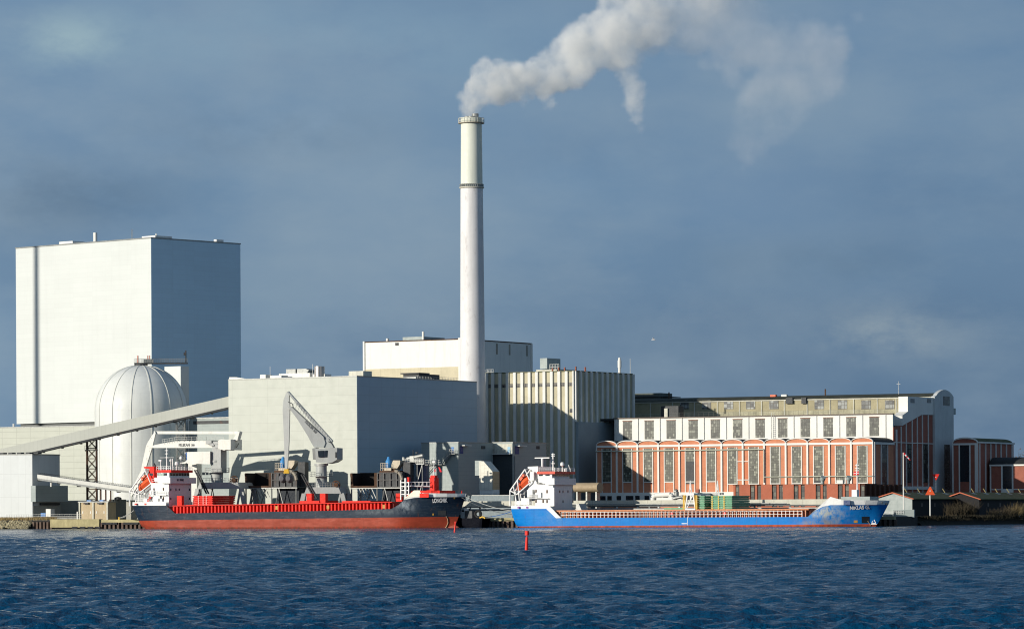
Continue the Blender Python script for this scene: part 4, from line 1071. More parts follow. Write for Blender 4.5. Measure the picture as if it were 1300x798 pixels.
shr = [(1208, 4.0, 3.2, tw, 'tall brown leafless shrub before the first dark shed'), (1222, 4.8, 3.4, tw, 'tallest brown shrub between the two dark sheds'), (1232, 4.2, 3.0, tw, 'brown shrub against the end of the first dark shed'),
       (1262, 2.2, 3.5, tw, 'low dark shrub on the bank before the second shed'), (1280, 3.0, 4.0, tw, 'rounded dark shrub near the golden one'), (1294, 3.9, 4.4, tw2, 'golden brown shrub at the right end of the bank'), (1308, 3.4, 4.0, tw2, 'golden shrub past the end of the bank')]
for px_, h_, w_, m_, lb in shr:
    p = P(px_, 655, 925 + (px_ - 1180) * .16); p.z = G - .1; shrub(p, h_, w_, m_, lb)
tufts('bank_brush', [(p_.x + random.gauss(0, .8), p_.y + random.uniform(-1.5, 2.5), random.uniform(.9, 2.1)) for p_ in [shore[0].lerp(shore[1], random.random() ** .8 * 1.1) for _ in range(330)]],
      pm('shaded_brush', (.035, .03, .017), .95, var=.4), 'dark dry grass and brush covering the bank', 'brush', .15, .7, 16, spread=.8, w=.04)  # brush colour darkened to stand for the shade on the bank
# far trees at the right edge
def tree(p, h, label, leafc, seed):
    rnd = random.Random(seed); t = thing('bare_tree', label, 'tree', loc=p, group='winter trees behind the brick halls')
    q = MB(); tips = []
    def br(a, d, L_, r, lev):
        b = a + d * L_; q.tube(a, b, r, 5, r * .65)
        if lev == 0: tips.append(b); return
        for k in range(4 if lev > 1 else 5):
            nd = (d + Vector((rnd.gauss(0, .5), rnd.gauss(0, .5), rnd.gauss(.05, .25)))).normalized(); br(a.lerp(b, rnd.uniform(.6, 1)), nd, L_ * rnd.uniform(.55, .75), r * .6, lev - 1)
    br(Vector((0, 0, 0)), Vector((0, 0, 1)), h * .35, .35, 4); q.build('trunk', pm('bark', (.07, .055, .04), .9), t)
    q = MB()
    for b in tips:
        for k in range(2):
            o_ = b + Vector([rnd.gauss(0, .5) for _ in range(3)]); a = Vector([rnd.gauss(0, .22) for _ in range(3)]); c = Vector([rnd.gauss(0, .22) for _ in range(3)]); q.add([o_, o_ + a, o_ + c], [(0, 1, 2)])
    q.build('crown', leafc, t, fix=False)
lf = pm('autumn_leaf', (.16, .09, .04), .9, var=.3)
for i, (px_, Y_, h_) in enumerate(((1296, 1120, 22), (1306, 1110, 21), (1318, 1125, 23))):
    p = P(px_, 600, Y_); p.z = G; tree(p, h_, ['brown tree peeping out behind the right end of the halls', 'brown tree second from the roof end', 'brown tree farthest from the halls'][i], lf, i)
# ================================================================ SHIPS
def hull_mat(name, top, bot, zb0, slope, rustv, fade, worn=None, rub=(.12, .15, .18), rubv=.4):
    t = NT(name); tc = t.n('ShaderNodeTexCoord').outputs['Object']
    b = t.n('ShaderNodeBsdfPrincipled'); t.l(b.outputs[0], t.out.inputs[0])
    sep = t.n('ShaderNodeSeparateXYZ'); t.l(tc, sep.inputs[0])
    lim = t.math('ADD', t.math('MULTIPLY', sep.outputs[0], slope), zb0)
    isbot = t.math('LESS_THAN', sep.outputs[2], lim)
    blot = t.noise(t.mapping(tc, (.35, .35, 1.1)), 1.0, 7, .68)
    strk = t.noise(t.mapping(tc, (1.6, 1.6, .18)), 1.0, 6, .7)
    ct = t.mix(t.ramp(blot, .38, .66, 0, .55), top, fade)
    ct = t.mix(t.ramp(strk, .5, .75, 0, .35), ct, tuple(x * .6 for x in top))
    # long rubbing marks and pale scuffed places
    rbm = t.noise(t.mapping(tc, (.22, .22, 2.6)), 1.0, 7, .75); fine = t.noise(t.mapping(tc, (1.2, 1.2, 1.6)), 1.0, 6, .75)
    ct = t.mix(t.math('MULTIPLY', t.ramp(rbm, .50, .66, 0, rubv), t.ramp(fine, .42, .60)), ct, rub)
    if worn:
        for (wx, wz, ax, az, am, wc) in worn:
            a_ = t.math('DIVIDE', t.math('SUBTRACT', sep.outputs[0], wx), ax); b_ = t.math('DIVIDE', t.math('SUBTRACT', sep.outputs[2], wz), az)
            g_ = t.math('EXPONENT', t.math('MULTIPLY', t.math('ADD', t.math('MULTIPLY', a_, a_), t.math('MULTIPLY', b_, b_)), -1.0))
            k_ = t.math('MULTIPLY', t.math('MULTIPLY', g_, t.ramp(t.noise(t.mapping(tc, (.8, .8, .45)), 1.0, 7, .75), .40, .60)), am, clamp=True)
            ct = t.mix(k_, ct, wc)
    # plate seams
    sx = t.math('LESS_THAN', t.math('FRACT', t.math('DIVIDE', sep.outputs[0], 7.4)), .012)
    sz = t.math('LESS_THAN', t.math('FRACT', t.math('DIVIDE', sep.outputs[2], 2.05)), .03)
    ct = t.mix(t.math('MULTIPLY', t.math('MAXIMUM', sx, sz), .4), ct, tuple(x * .5 for x in top))
    rs = t.noise(t.mapping(tc, (.9, .9, .3)), 1.0, 7, .75)
    ct = t.mix(t.ramp(rs, .585, .68, 0, rustv), ct, (.20, .085, .04))
    cb = t.mix(t.ramp(blot, .35, .65), bot, tuple(x * .72 for x in bot))
    cb = t.mix(t.ramp(strk, .5, .75, 0, .45), cb, tuple(x * .55 for x in bot))
    wl = t.ramp(sep.outputs[2], .15, .6, .75, 0); cb = t.mix(t.math('MULTIPLY', wl, t.ramp(rs, .4, .6)), cb, (.06, .05, .03))
    c = t.mix(isbot, ct, cb); t.l(c, b.inputs['Base Color'])
    t.l(t.ramp(blot, .3, .7, .34, .6), b.inputs['Roughness']); b.inputs['Specular IOR Level'].default_value = .12
    bp = t.n('ShaderNodeBump'); bp.inputs['Strength'].default_value = .35; bp.inputs['Distance'].default_value = .12
    t.l(t.noise(t.mapping(tc, (.5, .5, .9)), 1.0, 2), bp.inputs['Height']); t.l(bp.outputs[0], b.inputs['Normal'])
    return t.m
def loft(st, nz=9):
    """st: (xw, xd, bw, bd, zd); returns MB shell"""
    mb = MB(); rows = []
    zk = -2.0
    for xw, xd, bw, bd, zd in st:
        row = []
        for j in range(nz + 1):
            v = j / nz
            if j == 0: z = zk; x = xw; b = bw * .8
            else:
                z = zd * (j - 1) / (nz - 1); f = min(1.0, z / zd)
                x = xw + (xd - xw) * f ** (.9 if xd > xw else .38); b = bw + (bd - bw) * (1 - (1 - f) ** 1.6 if bd - bw < 1.2 else f ** 1.25)
            row.append((x, b, z))
        rows.append(row)
    vs = []
    for r_ in rows:
        for x, b, z in r_: vs.append((x, -b, z))
        for x, b, z in r_: vs.append((x, b, z))
    m = 2 * (nz + 1); fs = []
    for i in range(len(rows) - 1):
        for j in range(nz):
            a = i * m + j; fs.append((a, a + m, a + m + 1, a + 1))
            a = i * m + nz + 1 + j; fs.append((a, a + 1, a + m + 1, a + m))
    for j in range(nz): fs.append((j, j + 1, nz + 1 + j + 1, nz + 1 + j))
    return mb.add(vs, fs), rows
def sheer_plate(rows, i0, i1, zfun, out=.06, thick=.12):
    """bulwark standing on the hull's deck edge between stations"""
    mb = MB()
    for sgn in (-1, 1):
        pts = [(r[-1][0], r[-1][1], r[-1][2]) for r in rows[i0:i1 + 1]]
        vs = []
        for x, b, z in pts:
            zt_, dx, db = zfun(x); 
            vs += [(x, sgn * (b + out), z - .02), (x + dx, sgn * (b + out + db), zt_), (x + dx, sgn * max(0, b + db - thick), zt_), (x, sgn * max(0, b - thick), z - .02)]
        fs = []
        for i in range(len(pts) - 1):
            a = i * 4
            for k in range(4): fs.append((a + k, a + 4 + k, a + 4 + (k + 1) % 4, a + (k + 1) % 4))
        fs += [(0, 1, 2, 3), tuple(len(vs) - 4 + k for k in range(4))]
        mb.add(vs, fs)
    return mb
def interp(pts, x):
    if x <= pts[0][0]: return pts[0][1]
    for (a, va), (b, vb) in zip(pts[:-1], pts[1:]):
        if x <= b: return va + (vb - va) * (x - a) / (b - a)
    return pts[-1][1]
def lifeboat(F, t, yo, p_top, p_bot, fr_top, fr_bot, B=6.5):
    """free-fall boat on a slanted launching frame over the stern"""
    a = Vector(F.p(*p_top, yo)); b = Vector(F.p(*p_bot, yo)); d = (b - a); L = d.length; dn = d.normalized()
    up = Vector((-dn.z, 0, dn.x)); up = up if up.z > 0 else -up; Y = Vector((0, 1, 0))
    q = MB(); prof = [(0, .55), (.05, .95), (.25, 1.15), (.65, 1.15), (.86, .75), (1, .12)]; n = 6; vs = []
    for f_, r_ in prof:
        for k in range(n):
            an = 2 * PI * (k) / n; vs.append(a + d * f_ + Y * math.cos(an) * r_ * 1.05 + up * math.sin(an) * r_ * .85)
    fs = [(j * n + k, j * n + (k + 1) % n, (j + 1) * n + (k + 1) % n, (j + 1) * n + k) for j in range(len(prof) - 1) for k in range(n)] + [tuple(range(n)), tuple((len(prof) - 1) * n + k for k in range(n))]
    q.add(vs, fs)
    tw_ = a + d * .12 + up * 1.0; q.add([tw_ + Y * s * .6 + dn * e + up * u_ for s in (-1, 1) for e in (0, 1.6) for u_ in (0, .9)], [(0,1,3,2),(4,6,7,5),(0,4,5,1),(2,3,7,6),(1,5,7,3)])
    q.build('lifeboat', M['orange'], t)
    fa, fb = Vector(F.p(*fr_top, yo)), Vector(F.p(*fr_bot, yo))
    q = MB(); 
    for s in (-1.6, 1.6):
        o_ = Y * s; q.tube(fa + o_, fb + o_, .20, 6)
        q.tube(fb + o_, Vector((fb.x, 0, F.z(*[fr_bot[0], 642], yo))) + Vector((0, yo + s, 0)), .18, 6)
        m_ = fa.lerp(fb, .5) + o_; q.tube(m_, Vector((m_.x + .6, m_.y, F.z(fr_bot[0], 642, yo))), .16, 6)
        mm = fa.lerp(fb, .78) + o_; q.tube(mm, Vector((mm.x + 1.0, mm.y, F.z(fr_bot[0], 642, yo))), .14, 6)
        # cradle under the boat
        ca, cb = a - up * 1.25 + o_, b - up * 1.25 + o_; q.tube(ca, cb, .17, 6); q.tube(ca, fa + o_, .15, 6); q.tube(cb, fb + o_, .15, 6)
    for f_ in (0, .33, .66, 1): p_ = fa.lerp(fb, f_); q.tube(p_ - Y * 1.6, p_ + Y * 1.6, .12, 5)
    q.build('launching_frame', M['whitepaint'], t)

def windows_front(F, t, x, pxs, pyt, pyb, w=.5, mat=None, name='window'):
    for px_ in pxs:
        y_, z_ = F.side(px_, (pyt + pyb) / 2, x); h = (pyb - pyt) * K * 900 / 2
        MB().box(x, x + .05, y_ - w / 2, y_ + w / 2, z_ - h, z_ + h).build(name, mat or M['glass'], t)

# ------------------------------------------------------------------ red and navy ship
pr = quay(qt(382), -7.9); FR = Frame(24, pr.x, pr.y, 0.0); B = 6.75; F = FR
SR = thing('red_decked_ship', 'navy and red cargo ship with bright red hatch coaming', 'ship', F)
xs = F.x(168.5, -5.6, 650); xt = F.x(590.5, 0, 630)
X_ = lambda px, y=-B: F.x(px, y, 650)
Z_ = lambda px, py, y=-B: F.z(px, py, y)
zp = Z_(190, 641.2)
st = [(xs + 2.4, xs, 3.4, 5.6, zp), (xs + 3.6, xs + 1.5, 4.8, 6.1, zp), (xs + 6, xs + 4.5, 6.2, 6.6, zp), (X_(200), X_(200), B, B, zp), (X_(211), X_(211), B, B, Z_(211, 641)),
      (X_(222), X_(222), B, B, Z_(222, 651.2)), (X_(300), X_(300), B, B, Z_(300, 649.8)), (X_(400), X_(400), B, B, Z_(400, 648.3)), (X_(497), X_(497), B, B, Z_(497, 645.5))]
xb = X_(497); Lb = xt - xb; zbow = F.z(585, 630.3, -1)
xw_end = F.x(577, 0, 660)
for f_, bw_, bd_, z_ in ((.12, 6.55, 6.75, Z_(505, 640)), (.22, 6.1, 6.75, Z_(512, 633.6)), (.36, 5.0, 6.65, Z_(525, 631.4)), (.52, 3.7, 6.3, zbow), (.68, 2.4, 5.5, zbow), (.82, 1.2, 4.0, zbow), (.93, .45, 2.0, zbow), (1.0, .08, .12, zbow)):
    st.append((xb + (xw_end - xb) * f_, xb + Lb * f_, bw_, bd_, z_))
mb, rows = loft(st, 10)
hb0 = Z_(190, 660.3); hb1 = Z_(560, 655.6); sl = (hb1 - hb0) / (X_(560) - X_(190))
mb.build('hull', hull_mat('navy_hull', (.012, .026, .050), (.38, .065, .035), hb0 - sl * X_(190), sl, .5, (.032, .046, .062), worn=((X_(515), Z_(515, 641), 2.0, 1.4, 1.3, (.24, .28, .32)), (X_(480), Z_(480, 649), 6, .6, .9, (.13, .16, .18)))), SR, smooth=True)
q = MB() # bulb at the waterline
n = 10; vs = []
for f_, r_ in ((-4, .3), (-1.5, 1.0), (0, 1.1), (.9, .8), (1.5, .15)):
    for k in range(n): vs.append((xw_end + f_, r_ * math.cos(2*PI*k/n) * .8, -.35 + r_ * math.sin(2*PI*k/n)))
q.add(vs, [(j*n+k, j*n+(k+1)%n, (j+1)*n+(k+1)%n, (j+1)*n+k) for j in range(4) for k in range(n)]); q.build('bulbous_bow', pm('bulb_red', (.30, .08, .05), .6, streak=.4), SR, smooth=True)
q = MB(); q.add([(r[-1][0], s * (r[-1][1] - .03), r[-1][2] - .12) for s in (-1, 1) for r in rows], [(i, i + 1, len(rows) + i + 1, len(rows) + i) for i in range(len(rows) - 1)]); q.build('deck', pm('red_deck', (.25, .05, .035), .8), SR)
# white bow bulwark
zb1 = [(X_(512), Z_(512, 633)), (X_(530), Z_(530, 622.2)), (xt, F.z(590, 626.6, 0))]
zb1 = [(xb + Lb * .22, Z_(512, 633)), (xb + Lb * .38, Z_(528, 622.5)), (xb + Lb * .48, Z_(532, 622.8)), (xb + Lb * .50, zbow + .95), (xt, zbow + .8)]
i0 = 10
sheer_plate(rows, i0, len(rows) - 1, lambda x: (interp(zb1, x), .25 if x > xt - .1 else .05, .12)).build('bow_bulwark', M['whitepaint'], SR)
bwx = xb + Lb * .50; fz = zbow + .95
MB().prism([(xb + Lb * .2, Z_(512, 633)), (xb + Lb * .37, F.z(530, 622, -6.6)), (xb + Lb * .46, F.z(530, 622, -6.6)), (xb + Lb * .5, zbow + .2), (xb + Lb * .3, zbow)], -6.86, -6.8).build('bow_wing', pm('cream_white', (.80, .74, .60), .5), SR)
# stern bulwark and rails
ps = MB(); zps = Z_(190, 636.8)
for s in (-1, 1):
    pts = [(r[-1][0], s * (r[-1][1] + .04)) for r in rows[:5]]
    for a, b_ in zip(pts[:-1], pts[1:]): ps.add([(a[0], a[1], zp - .02), (b_[0], b_[1], zp - .02), (b_[0], b_[1], zps), (a[0], a[1], zps)], [(0, 1, 2, 3)])
    ps.box(xs + 3, X_(210), s * 6.55 - .05, s * 6.55 + .05, zps, zps + .1)
ps.box(xs - .05, xs + .05, -5.6, 5.6, zp, zps); ps.build('stern_bulwark', M['whitepaint'], SR, fix=False)
# coaming with stiffeners
xc0, xc1 = X_(221, -5.6), X_(499, -5.6)
zc0 = lambda px: Z_(px, 641.3 - (px - 260) * .0150, -5.6)
q = MB(); q.prism([(xc0, Z_(222, 652, -5.6)), (xc1, Z_(498, 646.5, -5.6)), (xc1, Z_(498, 636.6, -5.6)), (xc0, Z_(222, 641.5, -5.6))], -5.4, 5.4)
q.build('hatch_coaming', pm('coaming_red', (.34, .018, .012), .5, rust=.25, rustcol=(.3, .08, .03)), SR)
q = MB(); q2 = MB(); nst = 62
for i in range(nst):
    f_ = i / nst; x_ = xc0 + (xc1 - xc0) * f_; zb_ = Z_(222, 651.6, -6) * (1 - f_) + Z_(498, 646.2, -6) * f_; zt_ = Z_(222, 641.7, -6) * (1 - f_) + Z_(498, 636.8, -6) * f_
    for s, qq in ((-1, q), (1, q2)): qq.prism([(x_, zb_), (x_ + .40, zb_), (x_ + .40, zt_ - .25), (x_, zt_ - .25)], s * 5.4, s * 6.25)
q.build('stiffener', M['redship'], SR); q2.build('stiffener', M['redship'], SR)
q = MB(); 
for s in (-1, 1): q.prism([(xc0, Z_(222, 642.3, -6)), (xc1, Z_(498, 637.4, -6)), (xc1, Z_(498, 636.4, -6)), (xc0, Z_(222, 641.2, -6))], s * 5.3, s * 6.35)
q.build('coaming_rim', M['redship'], SR)
q = MB()
for px_ in (352, 417, 488): x_ = X_(px_, -6); z_ = Z_(px_, 644.2 - (px_ - 350) * .012, -6); q.box(x_ - .35, x_ + .35, -6.32, -6.27, z_ - .45, z_ + .45)
q.build('warning_plate', pm('dull_ochre', (.55, .25, .05), .6), SR)
# hatch covers stacked aft
q = MB()
y0, y1 = -5.6, 6.2
xh0, xh1 = F.x(245, y0, 635), F.x(269.5, y0, 635); zt_, zb_ = F.z(255, 628.8, y0), F.z(255, 642, y0)
xh1 = F.x(269.5, y0, 635)
for i in range(5):
    za, zb2 = zb_ + (zt_ - zb_) * i / 5, zb_ + (zt_ - zb_) * (i + 1) / 5
    o = MB().box(xh0 - .1, xh1 + .1, y0, y1, za + .25, zb2 - .03); o.box(xh0 + .2, xh1 - .2, y0 + .25, y1 - .25, za, za + .25)
    o = o.build('hatch_cover', M['redship'], None); props(o, ['bright red hatch cover at the bottom of the stack of five', 'bright red hatch cover second from the bottom of its stack', 'middle red hatch cover in the stack of five', 'bright red hatch cover second from the top of its stack', 'topmost red hatch cover of the stack on the navy ship'][i], 'hatch cover', 'red hatch covers stacked on the navy ship')
    o.location = (F.X, F.Y, 0); o.rotation_euler = (0, 0, -F.A)
q = MB()
for i in range(5):
    za = zb_ + (zt_ - zb_) * (i + .6) / 5
    for px_ in (252, 258, 262): x_ = F.x(px_, y0, 635); q.box(x_ - .10, x_ + .10, y0 - .08, y0 - .01, za - .12, za + .12)
q.build('cover_stud', M['white'], SR)
for pa_, pb_, pyt_, pyb_ in ((236, 290, 640.3, 644), (380, 405, 635.2, 640), (434, 470, 635.4, 639)):
    o = MB().box(F.x(pa_, -5.3), F.x(pb_, -5.3), -5.3, 5.3, F.z(pa_, pyb_, -5.3), F.z((pa_ + pb_) / 2, pyt_, -5.3)).build('hatch_cover', M['redship'])
    props(o, {236: 'low red hatch cover under the stacked covers', 380: 'low red hatch cover near the middle of the navy ship', 434: 'low red hatch cover nearest the bow of the navy ship'}[pa_], 'hatch cover')
    o.location = (F.X, F.Y, 0); o.rotation_euler = (0, 0, -F.A)
for pa_, pb_, lb in ((389, 400, 'red upright deck box, left of two near midships'), (406, 417.5, 'red upright deck box, right of two near midships')):
    o = MB().box(F.x(pa_, -5), F.x(pb_, -5) - 1.0, -5, -3.6, F.z(pa_, 638, -5), F.z(pa_, 626, -5)).build('deck_box', M['redship']); props(o, lb, 'deck box', 'red deck boxes on the navy ship')
    o.location = (F.X, F.Y, 0); o.rotation_euler = (0, 0, -F.A)
# accommodation
hx = F.x(214.3, -5.8, 620); zdk = zp
zbr = F.z(214, 612.5, -5.8)
MB().box(F.x(191.5, -5.8), hx, -5.8, 5.8, zdk - .5, zbr).build('deckhouse', M['whitepaint'], SR)
MB().box(F.x(214, -5.8), hx + .02, -5.8, 5.8, Z_(225, 652), zdk).build('deckhouse_base', M['whitepaint'], SR)
zw0, zw1 = F.z(204, 613.2, -5.8), F.z(204, 605.8, -5.8)
MB().prism([(hx - 3.6, zw0 + .5), (hx - 1.6, zw0), (hx + .9, zw0), (hx + .9, zw1), (hx - 3.6, zw1)], -6.7, 6.7).build('bridge_wing', M['whitepaint'], SR)
zr0, zr1 = F.z(214, 599.3, -4.5), F.z(214, 596.2, -4.5)
hx2 = hx - .2
MB().box(F.x(200, -5.0), hx2, -5.2, 5.2, zw1, zr0).build('wheelhouse', M['whitepaint'], SR)
MB().box(F.x(198, -5.4), hx2 + .7, -5.5, 5.7, zr0, zr1).build('wheelhouse_roof', M['redship'], SR)
for i in range(7): y_ = -4.7 + i * 1.42; MB().box(hx2, hx2 + .06, y_, y_ + 1.15, zw1 + .45, zr0 - .12).build('window', M['glass'], SR)
for a_, b_ in ((.6, 1.7), (2.4, 3.1), (4.6, 5.4)): MB().box(hx2 - b_ - .2, hx2 - a_, -5.26, -5.2, zw1 + .5, zr0 - .15).build('window', M['glass'], SR)
MB().box(F.x(201.2, -5.2), F.x(208, -5.2), -5.3, -5.27, zw1 + .4, zr0 - .2).build('side_screen', pm('pale_green_glass', (.30, .42, .36), .3), SR)
windows_front(F, SR, hx + .01, (216.8, 223.3, 227.5, 240.5), 619.5, 622.5, .45)
windows_front(F, SR, hx + .01, (216.8, 240.5), 631, 634, .45)
for px_, py_ in ((195.5, 621), (207.5, 620.5), (195.5, 632.5), (207.5, 632)):
    x_, z_ = F.at(px_, py_, -5.8); MB().box(x_ - .18, x_ + .18, -5.86, -5.8, z_ - .35, z_ + .35).build('porthole', M['rust'], SR)
text('N L TRANS', M['navy'] if 'navy' in M else pm('navy_letter', (.02, .03, .06), .5), SR, (hx + .93, -3.2, (zw0 + zw1) / 2 - .15), .85, PI / 2, 'lettering', sx=.8)
q = MB()
for yy, a_ in ((-6.6, F.x(204, -6.6)),): q.rail((a_ - 3, -5.7, zbr), (a_ + 1, -5.7, zbr), 1.0, 4, .05)
q.rail((xs + 1, -5.7, zps), (F.x(190, -6), -6.3, zps), .9, 12, .05)
q.rail((F.x(192, -6.4), -6.4, F.z(200, 627.5, -6)), (hx - .5, -6.4, F.z(200, 627.5, -6)), .9, 7, .05)
q.box(F.x(189, -6.4), hx - .4, -6.6, -5.8, F.z(200, 628.5, -6), F.z(200, 627.9, -6))
q.rail((F.x(199, -5.5), -5.5, zr1), (hx2 + .5, -5.5, zr1), .9, 8, .05); q.rail((hx2 + .6, -5.5, zr1), (hx2 + .6, 5.6, zr1), .9, 14, .05)
q.build('railing', M['whitepaint'], SR)
q = MB(); mz = lambda py: F.z(212, py, -1)
x_ = F.x(211.8, -1); q.tube((x_, -1, zr1), (x_, -1, mz(567.5)), .17, 8, .10); q.tube((x_ - 2, -1, mz(580.5)), (x_ + 2, -1, mz(580.5)), .06, 5)
for d_ in (1, 2, 3.2): q.tube((x_ - .5, -1, mz(567.5) - d_ * .8), (x_ + .4, -1, mz(567.5) - d_ * .8), .10, 5)
x_ = F.x(204, -2); q.tube((x_, -2, zr1), (x_, -2, mz(584)), .14, 6); q.box(x_ - .5, x_ + .3, -2.2, -1.8, mz(585), mz(583.3))
x_ = F.x(219.3, 0); q.tube((x_, 0, zr1), (x_, 0, mz(581.5)), .14, 6)
q.build('mast', M['whitepaint'], SR)
q = MB()
for px_, yy, h_, r_ in ((217, 1.2, 2.6, .35), (230, 2.0, 3.2, .42), (224.5, .5, 1.8, .5)):
    x_ = F.x(px_, yy); q.tube((x_, yy, zr1), (x_, yy, zr1 + h_ - r_), .1, 6); q.lathe([(r_, zr1 + h_ - r_), (r_, zr1 + h_), (r_ * .6, zr1 + h_ + r_ * .7), (0, zr1 + h_ + r_ * .8)], 10, x_, yy)
q.build('radome', M['whitepaint'], SR)
# funnel
q = MB(); fx0, fx1 = F.x(193, -1), F.x(202, -1); q.prism([(fx0, zbr), (fx1, zbr), (fx1, F.z(200, 591.8, -1)), (fx0 - .8, F.z(200, 592, -1)), (fx0 - .8, F.z(200, 594, -1)), (fx0 + .8, F.z(200, 595, -1)), (fx0, F.z(200, 606, -1))], -3.6, -1.2); q.build('funnel', M['redship'], SR)
q = MB(); q.tube((F.x(198, -2), -2, F.z(200, 593, -2)), (F.x(197, -2) - .4, -2, F.z(200, 588, -2)), .28, 8); q.build('exhaust_pipe', M['dsteel'], SR)
lifeboat(F, SR, -3.0, (192.5, 608.5), (175.5, 622), (188.5, 597), (168.5, 623.5))
q = MB(); 
for px_, py_, w_, h_ in ((193, 626, 1.2, 1.6), (199, 633.5, 2.0, 2.0), (185, 636, 1.0, 1.3), (203.5, 636, 1.2, 1.4)): x_, z_ = F.at(px_, py_, -6.1); q.box(x_ - w_ / 2, x_ + w_ / 2, -6.3, -5.0, z_ - h_ / 2, z_ + h_ / 2)
for a_, b_ in ((186, 190), (192.5, 189)): q.tube(F.p(a_, 637, -6), F.p(a_ + 4, 626, -6), .10, 5)
q.build('deck_locker', M['whitepaint'], SR)
q = MB()
for a_ in (186.5, 188): q.tube(F.p(a_, 637.5, -6.2), F.p(a_ + 4, 630, -6.2), .13, 5)
q.box(F.x(189.5, -6.3), F.x(189.9, -6.3) + .2, -6.5, -6.2, F.z(190, 629, -6), F.z(190, 627, -6))
q.build('red_stair', M['redship'], SR)
q = MB(); x_ = F.x(174, -6.45); 
for px_ in (173, 185.5): x_ = F.x(px_, -6.3, 640); q.box(x_ - .25, x_ + .25, -6.75, -6.2, zp + .15, zp + .55)
q.build('fairlead', M['navred'], SR)
MB().box(F.x(225, -4), F.x(231, -4), -4.2, -3.0, zdk - 2, F.z(228, 629, -4)).build('red_locker', M['redship'], SR)
# forecastle gear
zf = F.z(540, 625, 0)
q = MB(); q.box(F.x(532, 0) , F.x(568, 0), -4.5, 4.5, zbow - .2, F.z(545, 622.3, -4.5)); q.build('forecastle_house', M['redship'], SR)
q = MB(); a_ = F.x(547, -1); q.box(a_, F.x(554.0, -1) - .3, -1.6, 1.0, zbow, F.z(550, 606, -1)); q.box(a_ + .2, a_ + 1.4, -1.7, -.2, F.z(550, 606, -1), F.z(550, 603, -1)); q.build('mast_house', M['redship'], SR)
q = MB(); x_ = F.x(554.2, 0); q.tube((x_, -1.4, F.z(550, 610, 0)), (x_, -1.4, F.z(554, 580.5, 0)), .16, 8, .06); q.tube((x_ - .4, -1.4, F.z(554, 586, 0)), (x_ + .4, -1.4, F.z(554, 586, 0)), .25, 6); q.build('foremast', M['whitepaint'], SR)
for pts in ([(550.5, 596.5), (552.8, 594.5), (553, 598.5), (551, 599)], [(556.3, 592.2), (558.2, 592.8), (561, 598.5), (558.6, 599)]):
    MB().add([F.p(a_, b_, -1.4) for a_, b_ in pts], [(0, 1, 2, 3)]).build('flag', M['flagred'], SR, fix=False)
q = MB(); # white crane/gangway rack aft of the bow
for px_ in (509, 514.5, 519): 
    for yy in (-5.4, -4.0): q.tube(F.p(px_, 634, yy), F.p(px_, 609 if px_ < 518 else 612, yy), .20, 6)
for py_ in (612, 617, 622, 627): q.tube(F.p(508.5, py_, -5.4), F.p(519.5, py_, -5.4), .15, 5); q.tube(F.p(508.5, py_, -4), F.p(519.5, py_, -4), .15, 5)
q.tube(F.p(514.8, 634, -5.5), F.p(514.8, 606.5, -5.5), .30, 6)
q.tube(F.p(517, 616.5, -5), F.p(546, 617.0, -2), .18, 5); q.tube(F.p(517, 611.5, -5), F.p(546, 611.5, -2), .10, 5)
for px_ in (522, 527, 532, 537, 542): q.tube(F.p(px_, 616.7, -4), F.p(px_, 611.5, -4), .09, 5)
q.build('white_rack', M['whitepaint'], SR)
q = MB()
for px_, py_, w_ in ((506, 629, 1.2), (507, 633, 1.6), (519, 630, .8), (518.5, 608.5, .5)): x_, z_ = F.at(px_, py_, -5); q.box(x_ - w_ / 2, x_ + w_ / 2, -5.3, -4.5, z_ - .6, z_ + .6)
q.build('red_fitting', M['redship'], SR)
q = MB(); q.rail((F.x(541, -6), -5.6, zbow + .9), (F.x(549, -6), -5.4, zbow + .9), .8, 5, .05); q.tube(F.p(586, 627, 0), F.p(586.3, 622.5, 0), .12, 5); q.build('bow_fitting', M['redship'], SR)
# name
tn = text('LONGVIK', M['flagwhite'], SR, (0, 0, 0), 1.35, 0, 'ship_name', shear=.35, depth=.04)
def place_on_bow(o, F, pxa, pxb, pyb, ya, yb, tilt):
    a = Vector(F.p(pxa, pyb, ya)); b = Vector(F.p(pxb, pyb + .0, yb)); d = b - a; w_ = max(v.co.x for v in o.data.vertices)
    s = d.length / w_; ang = math.atan2(d.y, d.x)
    o.data.transform(Matrix.Translation(a) @ Matrix.Rotation(ang, 4, 'Z') @ Matrix.Rotation(tilt, 4, 'X') @ Matrix.Diagonal((s, 1, 1, 1)))
def hull_y(rows, x, z):
    """half breadth of the lofted shell at x, z"""
    best = None
    def rb(row):
        for (xa, ba, za), (xb_, bb, zb_) in zip(row[:-1], row[1:]):
            if za <= z <= zb_: f = (z - za) / (zb_ - za + 1e-9); return xa + (xb_ - xa) * f, ba + (bb - ba) * f
        return row[-1][0], row[-1][1]
    pr_ = [rb(r) for r in rows]
    for (xa, ba), (xb_, bb) in zip(pr_[:-1], pr_[1:]):
        if xa <= x <= xb_: return ba + (bb - ba) * (x - xa) / (xb_ - xa + 1e-9)
    return pr_[-1][1]
def hull_px(F, rows, px, py):
    """point of the starboard shell seen at a photo pixel"""
    y = -6.0
    for _ in range(25):
        x, z = F.at(px, py, y); y = y * .5 + -hull_y(rows, x, z) * .5
    return Vector((x, y, z))
